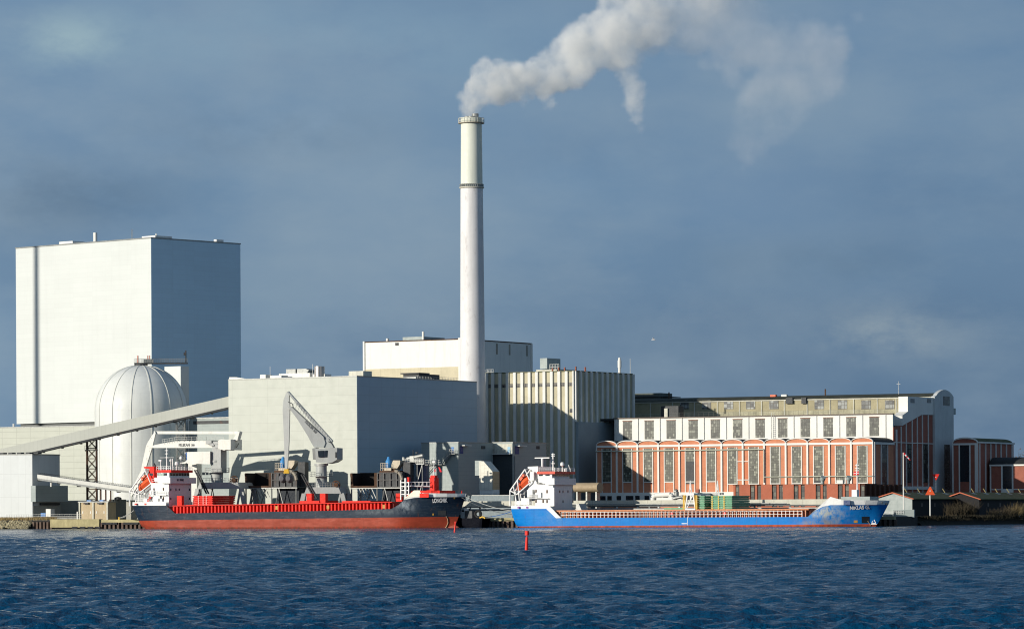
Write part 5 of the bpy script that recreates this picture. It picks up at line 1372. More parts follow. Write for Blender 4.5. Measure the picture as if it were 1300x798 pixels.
def patch(F, rows, pxa, pxb, pya, pyb, out=.05, n=5):
    """thin plate lying on the curved shell, from a photo rectangle"""
    vs = []
    for j in range(n + 1):
        for i in range(n + 1):
            v = hull_px(F, rows, pxa + (pxb - pxa) * i / n, pya + (pyb - pya) * j / n); v.y -= out; vs.append(v)
    return MB().add(vs, [(j*(n+1)+i, j*(n+1)+i+1, (j+1)*(n+1)+i+1, (j+1)*(n+1)+i) for i in range(n) for j in range(n)])
def wrap_text(o, F, rows, pxa, pxb, pya, pyb):
    """lay flat lettering (x right, z up) on the curved bow between two photo pixels"""
    w_ = max(v.co.x for v in o.data.vertices); a = hull_px(F, rows, pxa, pya); b = hull_px(F, rows, pxb, pyb)
    for v in o.data.vertices:
        f_ = v.co.x / w_; x = a.x + (b.x - a.x) * f_; z = a.z + (b.z - a.z) * f_ + v.co.z
        v.co = (x, -hull_y(rows, x, z) - .10 + v.co.y, z)
wrap_text(tn, F, rows, 549.5, 569.5, 637.6, 637.0)
q = MB(); a = hull_px(F, rows, 566, 655); a.y -= .06
q.path([tuple(hull_px(F, rows, px_, py_) + Vector((0, -.1, 0))) for px_, py_ in ((566.5, 655), (568.5, 658), (569, 663), (567, 668), (565.5, 669.5))], .10, 5); q.build('anchor_chain', pm('chain_pale', (.45, .33, .2), .8), SR)
patch(F, rows, 556, 566.5, 647.5, 653.8).build('anchor_recess', M['dsteel'], SR, fix=False)
q = MB()
for px_, py_ in ((550, 652.5), (577, 631.6)): q = patch(F, rows, px_ - .9, px_ + .9, py_ - 1.2, py_ + 1.2, .07, 1); q.build('draught_mark', pm('ochre_paint', (.6, .32, .05), .6), SR, fix=False)
q = MB(); p_ = Vector(F.p(538.5, 630.5, -6.9)); q.box(p_.x - 1.2, p_.x + 1.2, -6.95, -6.8, p_.z - .1, p_.z + .9); q.build('red_patch', M['redship'], SR)

# ------------------------------------------------------------------ blue ship
pr = quay(qt(890), -7.9); FBL = Frame(24, pr.x, pr.y, 0.0); F = FBL
SB = thing('blue_hulled_ship', 'bright blue cargo ship with white superstructure and low boot stripe', 'ship', F)
xs = F.x(649, -5.6, 655); xt = F.x(1130.5, 0, 634); zp = Z_(670, 645.5)
X_ = lambda px, y=-B: F.x(px, y, 655)
Z_ = lambda px, py, y=-B: F.z(px, py, y)
zp = Z_(670, 645.3)
st = [(xs + 1.7, xs, 4.4, 5.6, zp), (xs + 2.6, xs + 1.2, 5.4, 6.1, zp), (xs + 5, xs + 4, 6.3, 6.6, zp), (X_(680), X_(680), B, B, zp), (X_(697), X_(697), B, B, zp),
      (X_(710.5), X_(710.5), B, B, Z_(711, 657)), (X_(800), X_(800), B, B, Z_(800, 656.6)), (X_(900), X_(900), B, B, Z_(900, 656.2)), (X_(1020), X_(1020), B, B, Z_(1020, 655.7))]
xb = X_(1020); xw_end = F.x(1112, 0, 665); Lb = xt - xb; zbow = F.z(1118, 640.2, -2)
for f_, bw_, bd_, z_ in ((.06, 6.7, 6.75, Z_(1026, 655.4)), (.16, 6.5, 6.75, Z_(1040, 647.5)), (.26, 6.1, 6.75, Z_(1050, 642.5)), (.36, 5.4, 6.7, zbow), (.5, 4.2, 6.5, zbow), (.64, 3.0, 5.9, zbow), (.78, 1.8, 4.7, zbow), (.9, .8, 2.8, zbow), (.97, .3, 1.1, zbow), (1.0, .08, .12, zbow)):
    st.append((xb + (xw_end - xb) * f_, xb + Lb * f_ - .6 * f_, bw_, bd_, z_))
mb, rows = loft(st, 10)
hb0 = Z_(670, 667.6); hb1 = Z_(1080, 664.9); sl = (hb1 - hb0) / (X_(1080) - X_(670))
mb.build('hull', hull_mat('blue_hull', (.004, .18, .58), (.55, .10, .05), hb0 - sl * X_(670), sl, .45, (.010, .24, .62), worn=((X_(1048), Z_(1048, 652), 3.4, 2.3, 1.5, (.42, .46, .46)), (X_(1036), Z_(1036, 663), 3.2, .8, 1.4, (.30, .27, .22)), (X_(1030), Z_(1030, 659), 5, .6, .9, (.03, .12, .36)), (X_(706), Z_(706, 655), 4, 2.4, .5, (.16, .30, .50))), rub=(.05, .30, .66), rubv=.35), SB, smooth=True)
q = MB(); q.add([(r[-1][0], s * (r[-1][1] - .03), r[-1][2] - .12) for s in (-1, 1) for r in rows], [(i, i + 1, len(rows) + i + 1, len(rows) + i) for i in range(len(rows) - 1)]); q.build('deck', M['deck'], SB)
zb1 = [(xb, Z_(1024, 655.4)), (xb + Lb * .06, Z_(1026, 655)), (xb + Lb * .34, F.z(1062, 630.2, -6.7)), (xb + Lb * .41, F.z(1068, 629.2, -6.7)), (xb + Lb * .44, zbow + 1.15), (xt, zbow + .95)]
sheer_plate(rows, 9, len(rows) - 1, lambda x: (max(interp(zb1, x), 0), .55 * max(0, (x - xb) / Lb) ** 2, .12)).build('bow_bulwark', M['whitepaint'], SB)
zps = Z_(670, 641.2)
ps = MB()
for s in (-1, 1):
    pts = [(r[-1][0], s * (r[-1][1] + .04)) for r in rows[:5]]
    for a, b_ in zip(pts[:-1], pts[1:]): ps.add([(a[0], a[1], zp - .02), (b_[0], b_[1], zp - .02), (b_[0], b_[1], zps), (a[0], a[1], zps)], [(0, 1, 2, 3)])
    a0, a1 = X_(694), X_(708); ps.add([(a0, s * 6.82, zp - .1), (a0, s * 6.82, zps), (X_(697), s * 6.82, zps), (X_(712.5), s * 6.82, Z_(711, 657)), (X_(706), s * 6.82, Z_(706, 657.3))], [(0, 1, 2, 3, 4)])
ps.add([(xs - .03, -5.6, zp), (xs - .03, 5.6, zp), (xs - .03, 5.6, zps), (xs - .03, -5.6, zps)], [(0, 1, 2, 3)]); ps.build('stern_bulwark', M['whitepaint'], SB, fix=False)
# coaming
xc0, xc1 = X_(706, -5.2), X_(1028, -5.2); zt0, zt1 = Z_(712, 647.3, -5.6), Z_(1025, 645.0, -5.6)
MB().prism([(xc0, 2), (xc1, 2), (xc1, zt1), (xc0, zt0)], -4.9, 4.9).build('hatch_coaming', M['reddark'], SB)
q = MB(); q2 = MB(); nst = 66
for i in range(nst):
    f_ = i / nst; x_ = xc0 + (xc1 - xc0) * f_; zt_ = zt0 * (1 - f_) + zt1 * f_
    for s, qq in ((-1, q), (1, q2)): qq.box(x_, x_ + .28, s * 4.9, s * 5.9, 1.8, zt_ - .4)
q2.build('stiffener', pm('stiff_brown', (.66, .29, .17), .6, streak=.4), SB)
q.build('stiffener', pm('stiff_brown', (.66, .29, .17), .6, streak=.4), SB)
q = MB()
for s in (-1, 1): q.prism([(xc0, zt0 - .35), (xc1, zt1 - .35), (xc1, zt1), (xc0, zt0)], s * 4.8, s * 6.0)
q.build('coaming_rim', pm('rim_brown', (.60, .23, .10), .6, rust=.4), SB)
q = MB(); a_, b_ = Vector((X_(712), -6.55, Z_(712, 657.2))), Vector((X_(1018), -6.55, Z_(1018, 655.8))); q.rail(a_, b_, 1.35, 60, .065, 2); q.build('deck_railing', M['whitepaint'], SB)
q = MB()
for px_ in (853, 920): x_ = X_(px_, -6); q.box(x_ - .3, x_ + .3, -6.1, -5.95, zt0 - 1.2, zt0 - .5)
q.build('life_ring_box', M['navred'], SB)
# superstructure
hx = F.x(702, -5.8, 620); zdk = zp; zbr = F.z(702, 614.3, -5.8)
MB().box(F.x(679, -5.8), hx, -5.8, 6.0, zdk - 1, zbr).build('deckhouse', M['whitepaint'], SB)
MB().box(F.x(690, -5.8), hx + .02, -5.8, 6.0, Z_(720, 656), zdk - .9).build('deckhouse_base', M['whitepaint'], SB)
MB().box(F.x(697.5, -5.85) , hx + .35, -5.9, -4.9, F.z(700, 642, -5.8), F.z(700, 618.5, -5.8)).build('stair_trunk', M['whitepaint'], SB)
zw0, zw1 = F.z(702, 615, -5), F.z(702, 606.6, -5)
MB().prism([(hx - 3.6, zw0 + .7), (hx - 1.2, zw0), (hx + .6, zw0), (hx + .6, zw1), (hx - 3.6, zw1)], -6.3, 6.7).build('bridge_wing', M['whitepaint'], SB)
zr0, zr1 = F.z(702, 601.2, -5), F.z(702, 598.0, -5); hx2 = hx - .5
MB().box(F.x(683, -5.0), hx2, -5.2, 5.4, zw1, zr0).build('wheelhouse', M['whitepaint'], SB)
MB().box(F.x(682, -5.6), hx2 + 1.0, -5.8, 6.6, zr0, zr1).build('wheelhouse_roof', pm('roof_orange_red', (.75, .07, .035), .5), SB)
for i in range(8): y_ = -4.9 + i * 1.3; MB().box(hx2, hx2 + .06, y_, y_ + 1.08, zw1 + .5, zr0 - .1).build('window', M['glass'], SB)
for a_, b_ in ((.6, 1.7), (2.4, 3.4), (4.4, 5.2)): MB().box(hx2 - b_, hx2 - a_, -5.26, -5.2, zw1 + .55, zr0 - .15).build('window', M['glass'], SB)
windows_front(F, SB, hx + .01, (704.5, 710.5, 714.7, 721, 727.3), 622, 625.2, .50)
windows_front(F, SB, hx + .01, (704.5, 714.7, 727.3), 634.5, 637.7, .50)
for px_, py_ in ((694.5, 623.5), (680.5, 623.3), (694.5, 636), (689.5, 635.8), (680.5, 635.7)):
    x_, z_ = F.at(px_, py_, -5.8); MB().box(x_ - .17, x_ + .17, -5.86, -5.8, z_ - .38, z_ + .38).build('porthole', M['rust'], SB)
q = MB(); q.box(F.x(672, -6.3), hx - 1, -6.5, -5.8, F.z(690, 632.6, -6), F.z(690, 632, -6)); q.rail((F.x(672, -6.3), -6.4, F.z(690, 632, -6)), (hx - 4, -6.4, F.z(690, 632, -6)), .9, 7, .05)
q.rail((xs + .5, -5.8, zps), (F.x(676, -6.4), -6.4, zps), .9, 12, .05)
q.rail((F.x(683, -5.7), -5.7, zr1), (hx2 + .8, -5.7, zr1), .9, 8, .05); q.rail((hx2 + .9, -5.7, zr1), (hx2 + .9, 6.5, zr1), .9, 15, .05); q.rail((F.x(690, -6), -6.1, zbr), (hx - 3.6, -6.1, zbr), .9, 4, .05)
q.build('railing', M['whitepaint'], SB)
q = MB(); q.prism([(F.x(671.5, -3), zbr - 2), (F.x(684, -3), zbr - 2), (F.x(685, -3), F.z(684, 591.5, -3)), (F.x(672, -3), F.z(672, 592, -3)), (F.x(672, -3), F.z(672, 594, -3)), (F.x(678, -3), F.z(672, 597, -3))], -3.9, 3.4); q.build('funnel_casing', M['whitepaint'], SB)
MB().box(F.x(677.5, -4), F.x(680.5, -4), -4.0, -3.92, F.z(678, 601.3, -4), F.z(678, 600, -4)).build('funnel_mark', M['bluepaint'], SB)
q = MB(); x_ = F.x(688.6, -2); z1 = F.z(688, 581.5, -2); q.tube((x_, -2, zr1), (x_, -2, z1), .2, 8, .3); q.box(x_ - 1.9, x_ + 1.9, -2.2, -1.8, z1, z1 + .24); q.build('radar', M['whitepaint'], SB)
q = MB(); x_ = F.x(702.3, 0); q.tube((x_, 0, zr1), (x_, 0, F.z(702, 575, 0)), .17, 8); 
for py_ in (576.5, 578.5, 588): z_ = F.z(702, py_, 0); q.tube((x_ - .45, 0, z_), (x_ + .45, 0, z_), .11, 5)
x_ = F.x(698.5, 0); q.tube((x_, 0, zr1), (x_, 0, F.z(698, 584, 0)), .10, 6); x_ = F.x(724, 2); q.tube((x_, 2, zr1), (x_ - .4, 2, zr1 + 1.6), .10, 6)
q.build('mast', M['whitepaint'], SB)
q = MB(); x_ = F.x(714, 1); z1 = F.z(714, 589.2, 1); r_ = .50; q.tube((x_, 1, zr1), (x_, 1, z1 - .4), .1, 6)
q.lathe([(.1, z1 - r_), (r_, z1 - r_ * .5), (r_, z1 + r_ * .4), (r_ * .7, z1 + r_), (0, z1 + r_ * 1.2)], 14, x_, 1); q.lathe([(.3, zr1), (.3, zr1 + .8), (0, zr1 + .9)], 10, F.x(708, 2), 2); q.lathe([(.2, zr1), (.2, zr1 + .7), (0, zr1 + .8)], 10, F.x(717.5, 2), 2); q.build('radome', M['whitepaint'], SB, smooth=True)
lifeboat(F, SB, -3.0, (673, 607), (656, 622), (670, 595.5), (651, 622.5))
q = MB()
for px_, py_, w_, h_ in ((673, 626, 1.4, 1.8), (667, 636, 2.2, 1.6), (684, 628, 1.3, 1.3), (659, 638, 1.0, 1.0), (675.5, 604, 1.0, 2.0)): x_, z_ = F.at(px_, py_, -6.0); q.box(x_ - w_ / 2, x_ + w_ / 2, -6.2, -4.8, z_ - h_ / 2, z_ + h_ / 2)
for a_ in (671, 676, 681): q.tube(F.p(a_, 612, -5), F.p(a_ + 5, 600, -5), .12, 5)
q.build('deck_locker', M['whitepaint'], SB)
MB().prism([(F.x(733, -1), 3), (F.x(743, -1), 3), (F.x(736.5, -1), F.z(736, 639, -1)), (F.x(733, -1), F.z(736, 639, -1))], -2, 2).build('hold_vent', M['steel'], SB)
q = MB()
for px_ in (659, 670): x_ = F.x(px_, -6.4, 644); q.box(x_ - .25, x_ + .25, -6.85, -6.2, zp + .1, zp + .5)
q.build('fairlead', pm('purple_fairlead', (.22, .03, .30), .5), SB)
# bow gear
a_ = F.x(1068, -3); zf = zbow + .1
q = MB(); q.box(a_, F.x(1104.5, -3), -3.2, 3.2, zbow - .2, F.z(1085, 630.0, -3)); q.build('forecastle_house', M['annex'], SB)
q = MB(); q.box(F.x(1081.5, -1), F.x(1088, -1), -1.2, .6, zbow, F.z(1085, 621.3, -1)); q.build('mast_house', M['whitepaint'], SB)
q = MB(); x_ = F.x(1088.3, 0); q.tube((x_, 0, zbow), (x_, 0, F.z(1088, 588, 0)), .22, 8, .15); q.tube((x_, 0, F.z(1088, 588, 0)), (x_, 0, F.z(1088, 584, 0)), .06, 5)
for py_ in (590, 594, 597): z_ = F.z(1088, py_, 0); q.tube((x_ - .5, 0, z_), (x_ + .5, 0, z_), .10, 5)
q.build('foremast', M['whitepaint'], SB)
fl = [(1083.6, 598.4), (1090.4, 597.7), (1090, 602.2), (1083.8, 602.8)]
fp = [Vector(F.p(a_, b_, -.4)) for a_, b_ in fl]; MB().add(fp, [(0, 1, 2, 3)]).build('flag', M['flagred'], SB, fix=False)
q = MB(); o_ = Vector((0, -.03, 0)); L = lambda a, b, f: a.lerp(b, f) + o_
q.add([L(fp[0], fp[3], .42), L(fp[1], fp[2], .42), L(fp[1], fp[2], .58), L(fp[0], fp[3], .58)], [(0, 1, 2, 3)])
q.add([L(fp[0], fp[1], .52), L(fp[0], fp[1], .68), L(fp[3], fp[2], .68), L(fp[3], fp[2], .52)], [(0, 1, 2, 3)]); q.build('flag_cross', M['flagwhite'], SB, fix=False).location = (0, -.02, 0)
tn = text('NIKLAS G.', M['flagwhite'], SB, (0, 0, 0), 1.15, 0, 'ship_name', shear=.35, depth=.04)
wrap_text(tn, F, rows, 1079, 1104.5, 646.6, 645.4)
patch(F, rows, 1094, 1103.8, 655.2, 663.5).build('anchor_recess', pm('recess_black', (.012, .02, .03), .8), SB, fix=False)
q = MB(); q.path([tuple(hull_px(F, rows, px_, py_) + Vector((0, -.12, 0))) for px_, py_ in ((1102, 661), (1104, 664), (1105.5, 666.5))], .09, 5); q.build('anchor_chain', pm('chain_pale', (.45, .33, .2), .8), SB)
patch(F, rows, 1084, 1088.8, 660, 663.2, .06, 2).build('thruster_mark', pm('ochre_mark', (.75, .40, .10), .6, var=.3), SB, fix=False)
q = MB(); p_ = hull_px(F, rows, 1109.5, 661.5) 
for a_, b_ in (((-.5, -.4), (.5, -.4)), ((-.5, -.4), (0, .6)), ((.5, -.4), (0, .6)), ((-.7, -.6), (.7, -.6))):
    q.tube(p_ + Vector((a_[0], -.12, a_[1])), p_ + Vector((b_[0], -.12, b_[1])), .09, 4)
q.build('bow_mark', M['flagwhite'], SB)
q = MB(); p_ = hull_px(F, rows, 1076.5, 638.6); q.box(p_.x - .8, p_.x + .8, -6.95, -6.7, p_.z - .35, p_.z + .75); q.build('bow_opening', pm('navy_opening', (.02, .05, .15), .5), SB)
q = MB()
for px_, py_ in ((1119.5, 637.5), (1125, 639.2)): p_ = hull_px(F, rows, px_, 641); z_ = F.z(px_, py_, p_.y); q.box(p_.x - .3, p_.x + .3, p_.y - .5, p_.y + .3, z_ - .15, z_ + .2)
q.build('fairlead', M['dsteel'], SB)
# loading marks amidships
q = MB(); x_, z_ = F.at(873, 663, -B); q.box(x_ - .05, x_ + .05, -B - .05, -B - .01, z_ - .6, z_ + 1.4); q.box(x_ - 1.5, x_ - .2, -B - .05, -B - .01, z_ - .3, z_ - .1); q.build('load_mark', M['flagwhite'], SB)
def on_ship(o, F): o.location = (F.X, F.Y, 0); o.rotation_euler = (0, 0, -F.A); return o
# green hatch covers: two stacks and low covers
def cover_stack(pxa, pxb, pyt, pyb, n, labels, grp, m, y0=-5.6, y1=6.2):
    x0_, x1_ = F.x(pxa, y0, 636), F.x(pxb, y0, 636); zt_, zb_ = F.z(pxa, pyt, y0), F.z(pxa, pyb, y0)
    for i in range(n):
        za, zb2 = zb_ + (zt_ - zb_) * i / n, zb_ + (zt_ - zb_) * (i + 1) / n; h_ = zb2 - za
        mb = MB().box(x0_, x1_, y0, y1, za + h_ * .38, zb2 - .03); mb.box(x0_ + .18, x1_ - .18, y0 + .2, y1 - .2, za, za + h_ * .38)
        o = mb.build('hatch_cover', m); props(o, labels[i], 'hatch cover', grp); on_ship(o, F)
        q = MB()
        for f_ in ((.06, .36, .62) if pxb - pxa > 20 else (.12,)): xx = x0_ + (x1_ - x0_) * f_; q.box(xx - .14, xx + .14, y0 - .07, y0 - .01, za + h_ * .1, zb2 - .1)
        q.build('yellow_lug', M['yellow'], o)
nm = ['lowest', 'second', 'third', 'fourth', 'fifth', 'top']
cover_stack(902.5, 929.5, 628.8, 646, 6, [f'green hatch cover, {k} from the bottom in the wider green stack' if k != 'top' and k != 'lowest' else f'green hatch cover, {k} of the wider green stack' for k in nm], 'green hatch covers in the wider stack', M['green'])
cover_stack(885, 894.5, 628.8, 646, 6, [f'green hatch cover, {k} from the bottom in the narrow green stack' if k != 'top' and k != 'lowest' else f'green hatch cover, {k} of the narrow green stack' for k in nm], 'green hatch covers in the narrow stack', M['green'], y1=1.0)
for i, (a_, b_, lb) in enumerate(((843, 870, 'low green hatch cover lying left of the white gantry'),)):
    o = MB().box(F.x(a_, -5.2), F.x(b_, -5.2), -5.2, 5.2, F.z(a_, 648, -5.2), F.z(a_, 644.2, -5.2)).build('hatch_cover', M['green']); props(o, lb, 'hatch cover'); on_ship(o, F)
# white travelling gantry for the covers
t = thing('cover_gantry', 'white travelling hatch gantry with a tall forked mast on the blue ship', 'gantry', F)
q = MB(); 
for yy in (-6.0, 6.0):
    q.tube(F.p(870, 646, yy) , F.p(873, 627, yy), .22, 6); q.tube((F.p(883, 646, -6)[0], yy, F.p(883, 646, -6)[2]), (F.p(880, 627, -6)[0], yy, F.p(883, 627, -6)[2]), .22, 6)
    a_ = F.p(870, 646, -6); b_ = F.p(883, 646, -6); c_ = F.p(873, 627, -6); d_ = F.p(880, 627, -6)
    q.tube((a_[0], yy, a_[2]), (b_[0], yy, b_[2]), .25, 6); q.tube((c_[0], yy, c_[2]), (d_[0], yy, d_[2]), .25, 6)
    q.tube((a_[0], yy, a_[2] + 1.3), (b_[0], yy, b_[2] + 1.3), .16, 6); q.tube((a_[0] + .4, yy, a_[2] + .2), (d_[0], yy, d_[2]), .12, 5)
q.build('portal_frame', M['whitepaint'], t)
q = MB(); c_ = F.p(876.5, 627, -6)
q.box(c_[0] - 1, c_[0] + 1, -6.3, 6.3, c_[2] - .25, c_[2] + .25); q.build('cross_beam', M['whitepaint'], t)
for yy, px_, pt_ in ((-6, 876.5, 609.5), (3.5, 911, 609.5)):
    a_ = F.p(px_ - 1.6, 626.5 if yy < 0 else 628, yy); b_ = F.p(px_ + 1.6, 626.5 if yy < 0 else 628, yy); c_ = F.p(px_, pt_, yy)
    q = MB(); q.tube(a_, c_, .16, 5, .1); q.tube(b_, c_, .16, 5, .1); q.tube(F.p(px_ - .9, 619, yy), F.p(px_ + .9, 619, yy), .1, 5); q.tube(F.p(px_ - 1.4, 623, yy), F.p(px_ + 1.2, 619, yy), .08, 4)
    q.build('forked_mast', M['whitepaint'], t)
q = MB(); q.box(F.x(880, 5), F.x(918, 5), 4.6, 5.4, F.z(895, 628, 5), F.z(895, 625, 5)); q.build('rear_beam', M['steel'], t)
q = MB(); q.box(F.x(885.5, 5), F.x(889.5, 5), 3.6, 4.5, F.z(888, 625, 5), F.z(888, 620.5, 5)); q.build('control_cab', M['brickd'], t)
q = MB()
for px_ in (867.5, 869.5, 882.5, 884.5): q.box(F.x(px_, -6.1) - .1, F.x(px_, -6.1) + .1, -6.2, -5.9, F.z(px_, 646, -6), F.z(px_, 628, -6))
q.build('yellow_ladder', M['yellow'], t)
# ================================================================ CRANES, HOPPERS, SMALL CRAFT
def crane_base(F, t, pxl, pxr, pyt, tw_l, tw_r, py_tw, mt, depth=9):
    xl, xr = F.x(pxl), F.x(pxr); zt_ = F.z((pxl + pxr) / 2, pyt); c_ = (xl + xr) / 2
    q = MB(); q.prism([(xl + 2.3, zt_), (xr - 2.3, zt_), (xr - 1.6, zt_ - 1.6), (xl + 1.6, zt_ - 1.6)], -.5 + .5, depth)
    q.build('portal_deck', mt, t)
    for x0_, x1_ in ((xl + 1.5, xl), (xr - 1.5, xr)):
        for yy in (.2, depth - 1.0):
            q = MB(); w_ = .55
            q.add([(x0_ - w_, yy, zt_ - 1.5), (x0_ + w_, yy, zt_ - 1.5), (x1_ + w_, yy, .4), (x1_ - w_, yy, .4), (x0_ - w_, yy + .9, zt_ - 1.5), (x0_ + w_, yy + .9, zt_ - 1.5), (x1_ + w_, yy + .9, .4), (x1_ - w_, yy + .9, .4)],
                  [(0,1,2,3),(4,5,6,7),(0,1,5,4),(2,3,7,6),(0,3,7,4),(1,2,6,5)])
            s_ = 1 if x0_ < c_ else -1
            q.tube((x0_ + s_ * .3, yy + .45, zt_ - 1.5), (x1_ + s_ * 3.2, yy + .45, .5), .3, 6); q.box(x1_ - 1.0, x1_ + 1.0, yy, yy + .9, 0, .6); q.build('leg', mt, t)
    q = MB(); q.rail((xl + 2.3, .1, zt_), (xr - 2.3, .1, zt_), 1.1, 12, .05)
    q.build('railing', M['steel'], t)
    cx_ = F.x((tw_l + tw_r) / 2, depth / 2); r_ = (tw_r - tw_l) / 2 * K * (F.Y + depth / 2); z1 = F.z((tw_l + tw_r) / 2, py_tw, depth / 2)
    zm = zt_ + (z1 - zt_) * .45
    MB().lathe([(r_ * 1.05, zt_), (r_ * 1.05, zm), (r_, zm), (r_, z1 - .6), (r_ * 1.25, z1 - .5), (r_ * 1.25, z1)], 28, cx_, depth / 2).build('slewing_column', mt, t, smooth=True)
    q = MB(); R_ = r_ * 2.1; q.lathe([(r_, zm), (R_, zm), (R_, zm + .15), (r_, zm + .15)], 20, cx_, depth / 2)
    for i in range(16):
        a = 2 * PI * i / 16; b = 2 * PI * (i + 1) / 16; A_ = Vector((cx_ + R_ * math.cos(a), depth / 2 + R_ * math.sin(a), zm + .1)); B_ = Vector((cx_ + R_ * math.cos(b), depth / 2 + R_ * math.sin(b), zm + .1))
        q.tube(A_, A_ + Vector((0, 0, 1.1)), .05, 4)
        for h_ in (.55, 1.1): q.tube(A_ + Vector((0, 0, h_)), B_ + Vector((0, 0, h_)), .045, 4)
    q.build('ring_platform', M['steel'], t)
    q = MB(); q.tube((cx_ - 4.2, 0, zt_ + 3.2), (cx_ - .8, -.2, zt_ - 2.8), .22, 5); q.tube((cx_ - 3.6, 0, zt_ + 3.2), (cx_ - .2, -.2, zt_ - 2.8), .22, 5)
    for i in range(10): f_ = i / 9; q.box(cx_ - 4.2 + 3.4 * f_, cx_ - 3.5 + 3.4 * f_, -.4, .2, zt_ + 3.2 - 6 * f_, zt_ + 3.25 - 6 * f_)
    q.build('stair', M['dsteel'], t)
    return cx_, zt_, z1
def reel(t, x, y, z, r=1.0):
    q = MB(); n = 20
    for k in range(n):
        a, b = 2*PI*k/n, 2*PI*(k+1)/n; q.tube((x + r*math.cos(a), y, z + r*math.sin(a)), (x + r*math.cos(b), y, z + r*math.sin(b)), .16, 5)
    for k in range(6): a = 2*PI*k/6; q.tube((x, y, z), (x + r*math.cos(a), y, z + r*math.sin(a)), .07, 4)
    q.tube((x, y - .5, z), (x, y + .5, z), r * .62, 14); q.build('cable_reel', M['rust'], t)
def poly_pl(F, pts, y0, y1): # photo polygon on the plane y0 extruded to y1
    ym = (y0 + y1) / 2; return MB().prism([F.at(a, b, ym) for a, b in pts], y0, y1)
def beam(F, a, b, w0, w1, y0, y1):
    ym = (y0 + y1) / 2; A_, B_ = Vector(F.at(*a, ym)), Vector(F.at(*b, ym)); d = (B_ - A_).normalized(); n_ = Vector((-d.y, d.x))
    return MB().prism([A_ + n_ * w0, B_ + n_ * w1, B_ - n_ * w1, A_ - n_ * w0], y0, y1)
# --- white crane (left), boom level
p = quay(qt(278), 4.5); F = Frame(20, p.x, p.y)
t = thing('harbour_crane', 'white level-luffing quay crane with its boom lying horizontal to the left', 'crane', F, 'pelican-necked quay cranes')
c_, zt_, z1 = crane_base(F, t, 243, 312, 612, 268, 283, 584, M['crane']); reel(t, F.x(297), .2, F.z(297, 609), 1.0)
y0, y1 = 3.2, 5.8
poly_pl(F, [(243, 573.5), (272, 572.8), (272, 589), (243, 588)], 2.0, 7.2).build('machine_house', M['cranew'], t)
q = poly_pl(F, [(236, 574), (243, 573.5), (244.5, 585), (237, 588), (231, 588.5), (231, 587), (237, 586), (241, 580)], 3, 5); q.build('cab_bracket', M['cranew'], t)
poly_pl(F, [(273, 566), (284, 566), (284, 600), (273, 597)], 2.8, 6.4).build('pylon', M['crane'], t)
poly_pl(F, [(239, 574.2), (243.2, 574.1), (243.2, 586), (241, 586)], 2.6, 6.2).build('cab_window', M['bluew'], t)
poly_pl(F, [(191.5, 568.3), (193, 565.8), (208, 562.5), (225, 559.6), (262, 559.2), (284, 561.5), (284, 568.2)], y0 + .3, y1 - .3).build('boom', M['cranew'], t)
poly_pl(F, [(283, 559), (286, 557.5), (294, 557.8), (294, 570), (290.5, 571.5), (283, 569.5)], 1.6, 7.4).build('counterweight', M['cranew'], t)
poly_pl(F, [(293.6, 558), (300, 557.5), (300, 571), (293.6, 570.6)], 1.2, 8.2).build('counterweight_block', M['cranew'], t)
beam(F, (196, 548.8), (305, 549.0), .36, .36, 4.1, 4.9).build('tie_strut', M['cranew'], t)
poly_pl(F, [(303.5, 547), (306, 548), (303, 559), (297, 559)], 3.6, 5.4).build('rocker', M['cranew'], t)
q = MB()
for yy in (3.6, 4.8): q.prism([F.at(a, b, yy) for a, b in ((196.5, 547), (197.5, 549.5), (193.2, 567), (182, 604), (170, 624), (167, 630), (165.5, 628), (168.5, 618), (178.5, 598), (185.5, 565), (187.5, 561))], yy, yy + .6)
q.build('luffing_jib', M['cranew'], t)
q = MB()
for k, (a, b) in enumerate((((193, 556), (188, 566)), ((190, 572), (186, 582)), ((187, 584), (182, 592)), ((182, 597), (176, 606)))): q.tube(F.p(*a, 3.6), F.p(*a, 5.4), .2, 5); q.tube(F.p(*b, 3.6), F.p(*b, 5.4), .2, 5)
q.build('jib_brace', M['cranew'], t)
q = MB(); pts = [F.p(a, b, 2.9) for a, b in ((206, 562.8), (225, 559.6), (262, 559), (284, 559.5))]
for a, b in zip(pts[:-1], pts[1:]): q.rail(a, b, 1.05, 6, .05)
q.build('walkway_railing', M['steel'], t)
q = MB()
for px_, py_, s_ in ((266, 561, .8), (270, 564, .6), (275, 562, .7), (278, 566, .9), (280, 560, .5)): x_, z_ = F.at(px_, py_, 3); q.box(x_ - s_, x_ + s_, 2.4, 6.4, z_ - s_ * .6, z_ + s_ * .6)
q.build('winch_gear', M['crane'], t)
text('PELIKAN', pm('letter_grey', (.18, .19, .19), .6), t, (F.x(226.6, 3.4, 565), 3.44, F.z(226, 566.3, 3.4)), 1.05, 0, 'lettering', sx=.78)
text('500', M['flagwhite'] if False else MATS['letter_grey'], t, (F.x(242.6, 3.4, 565), 3.44, F.z(242.6, 566.0, 3.4)), .8, 0, 'lettering', sx=.75)
q = MB(); x_, z_ = F.at(301, 564, 1.2); 
# hook mark on the counterweight end
ye = 3.2; q.add([(F.x(300.3, 4, 565) , 3.6, z_ - .7), (F.x(300.3, 4, 565), 5.4, z_ + .6), (F.x(300.3, 4, 565), 5.4, z_ + .2), (F.x(300.3, 4, 565), 4.0, z_ - .8)], [(0, 1, 2, 3)])
q.build('hook_emblem', M['dsteel'], t, fix=False)
p_ = F.p(246, 600, 6); q = MB(); q.box(F.x(241, 8), F.x(252, 8), 7, 10, 0, F.z(247, 583, 8)); q.build('switch_house', M['cranew'], t)

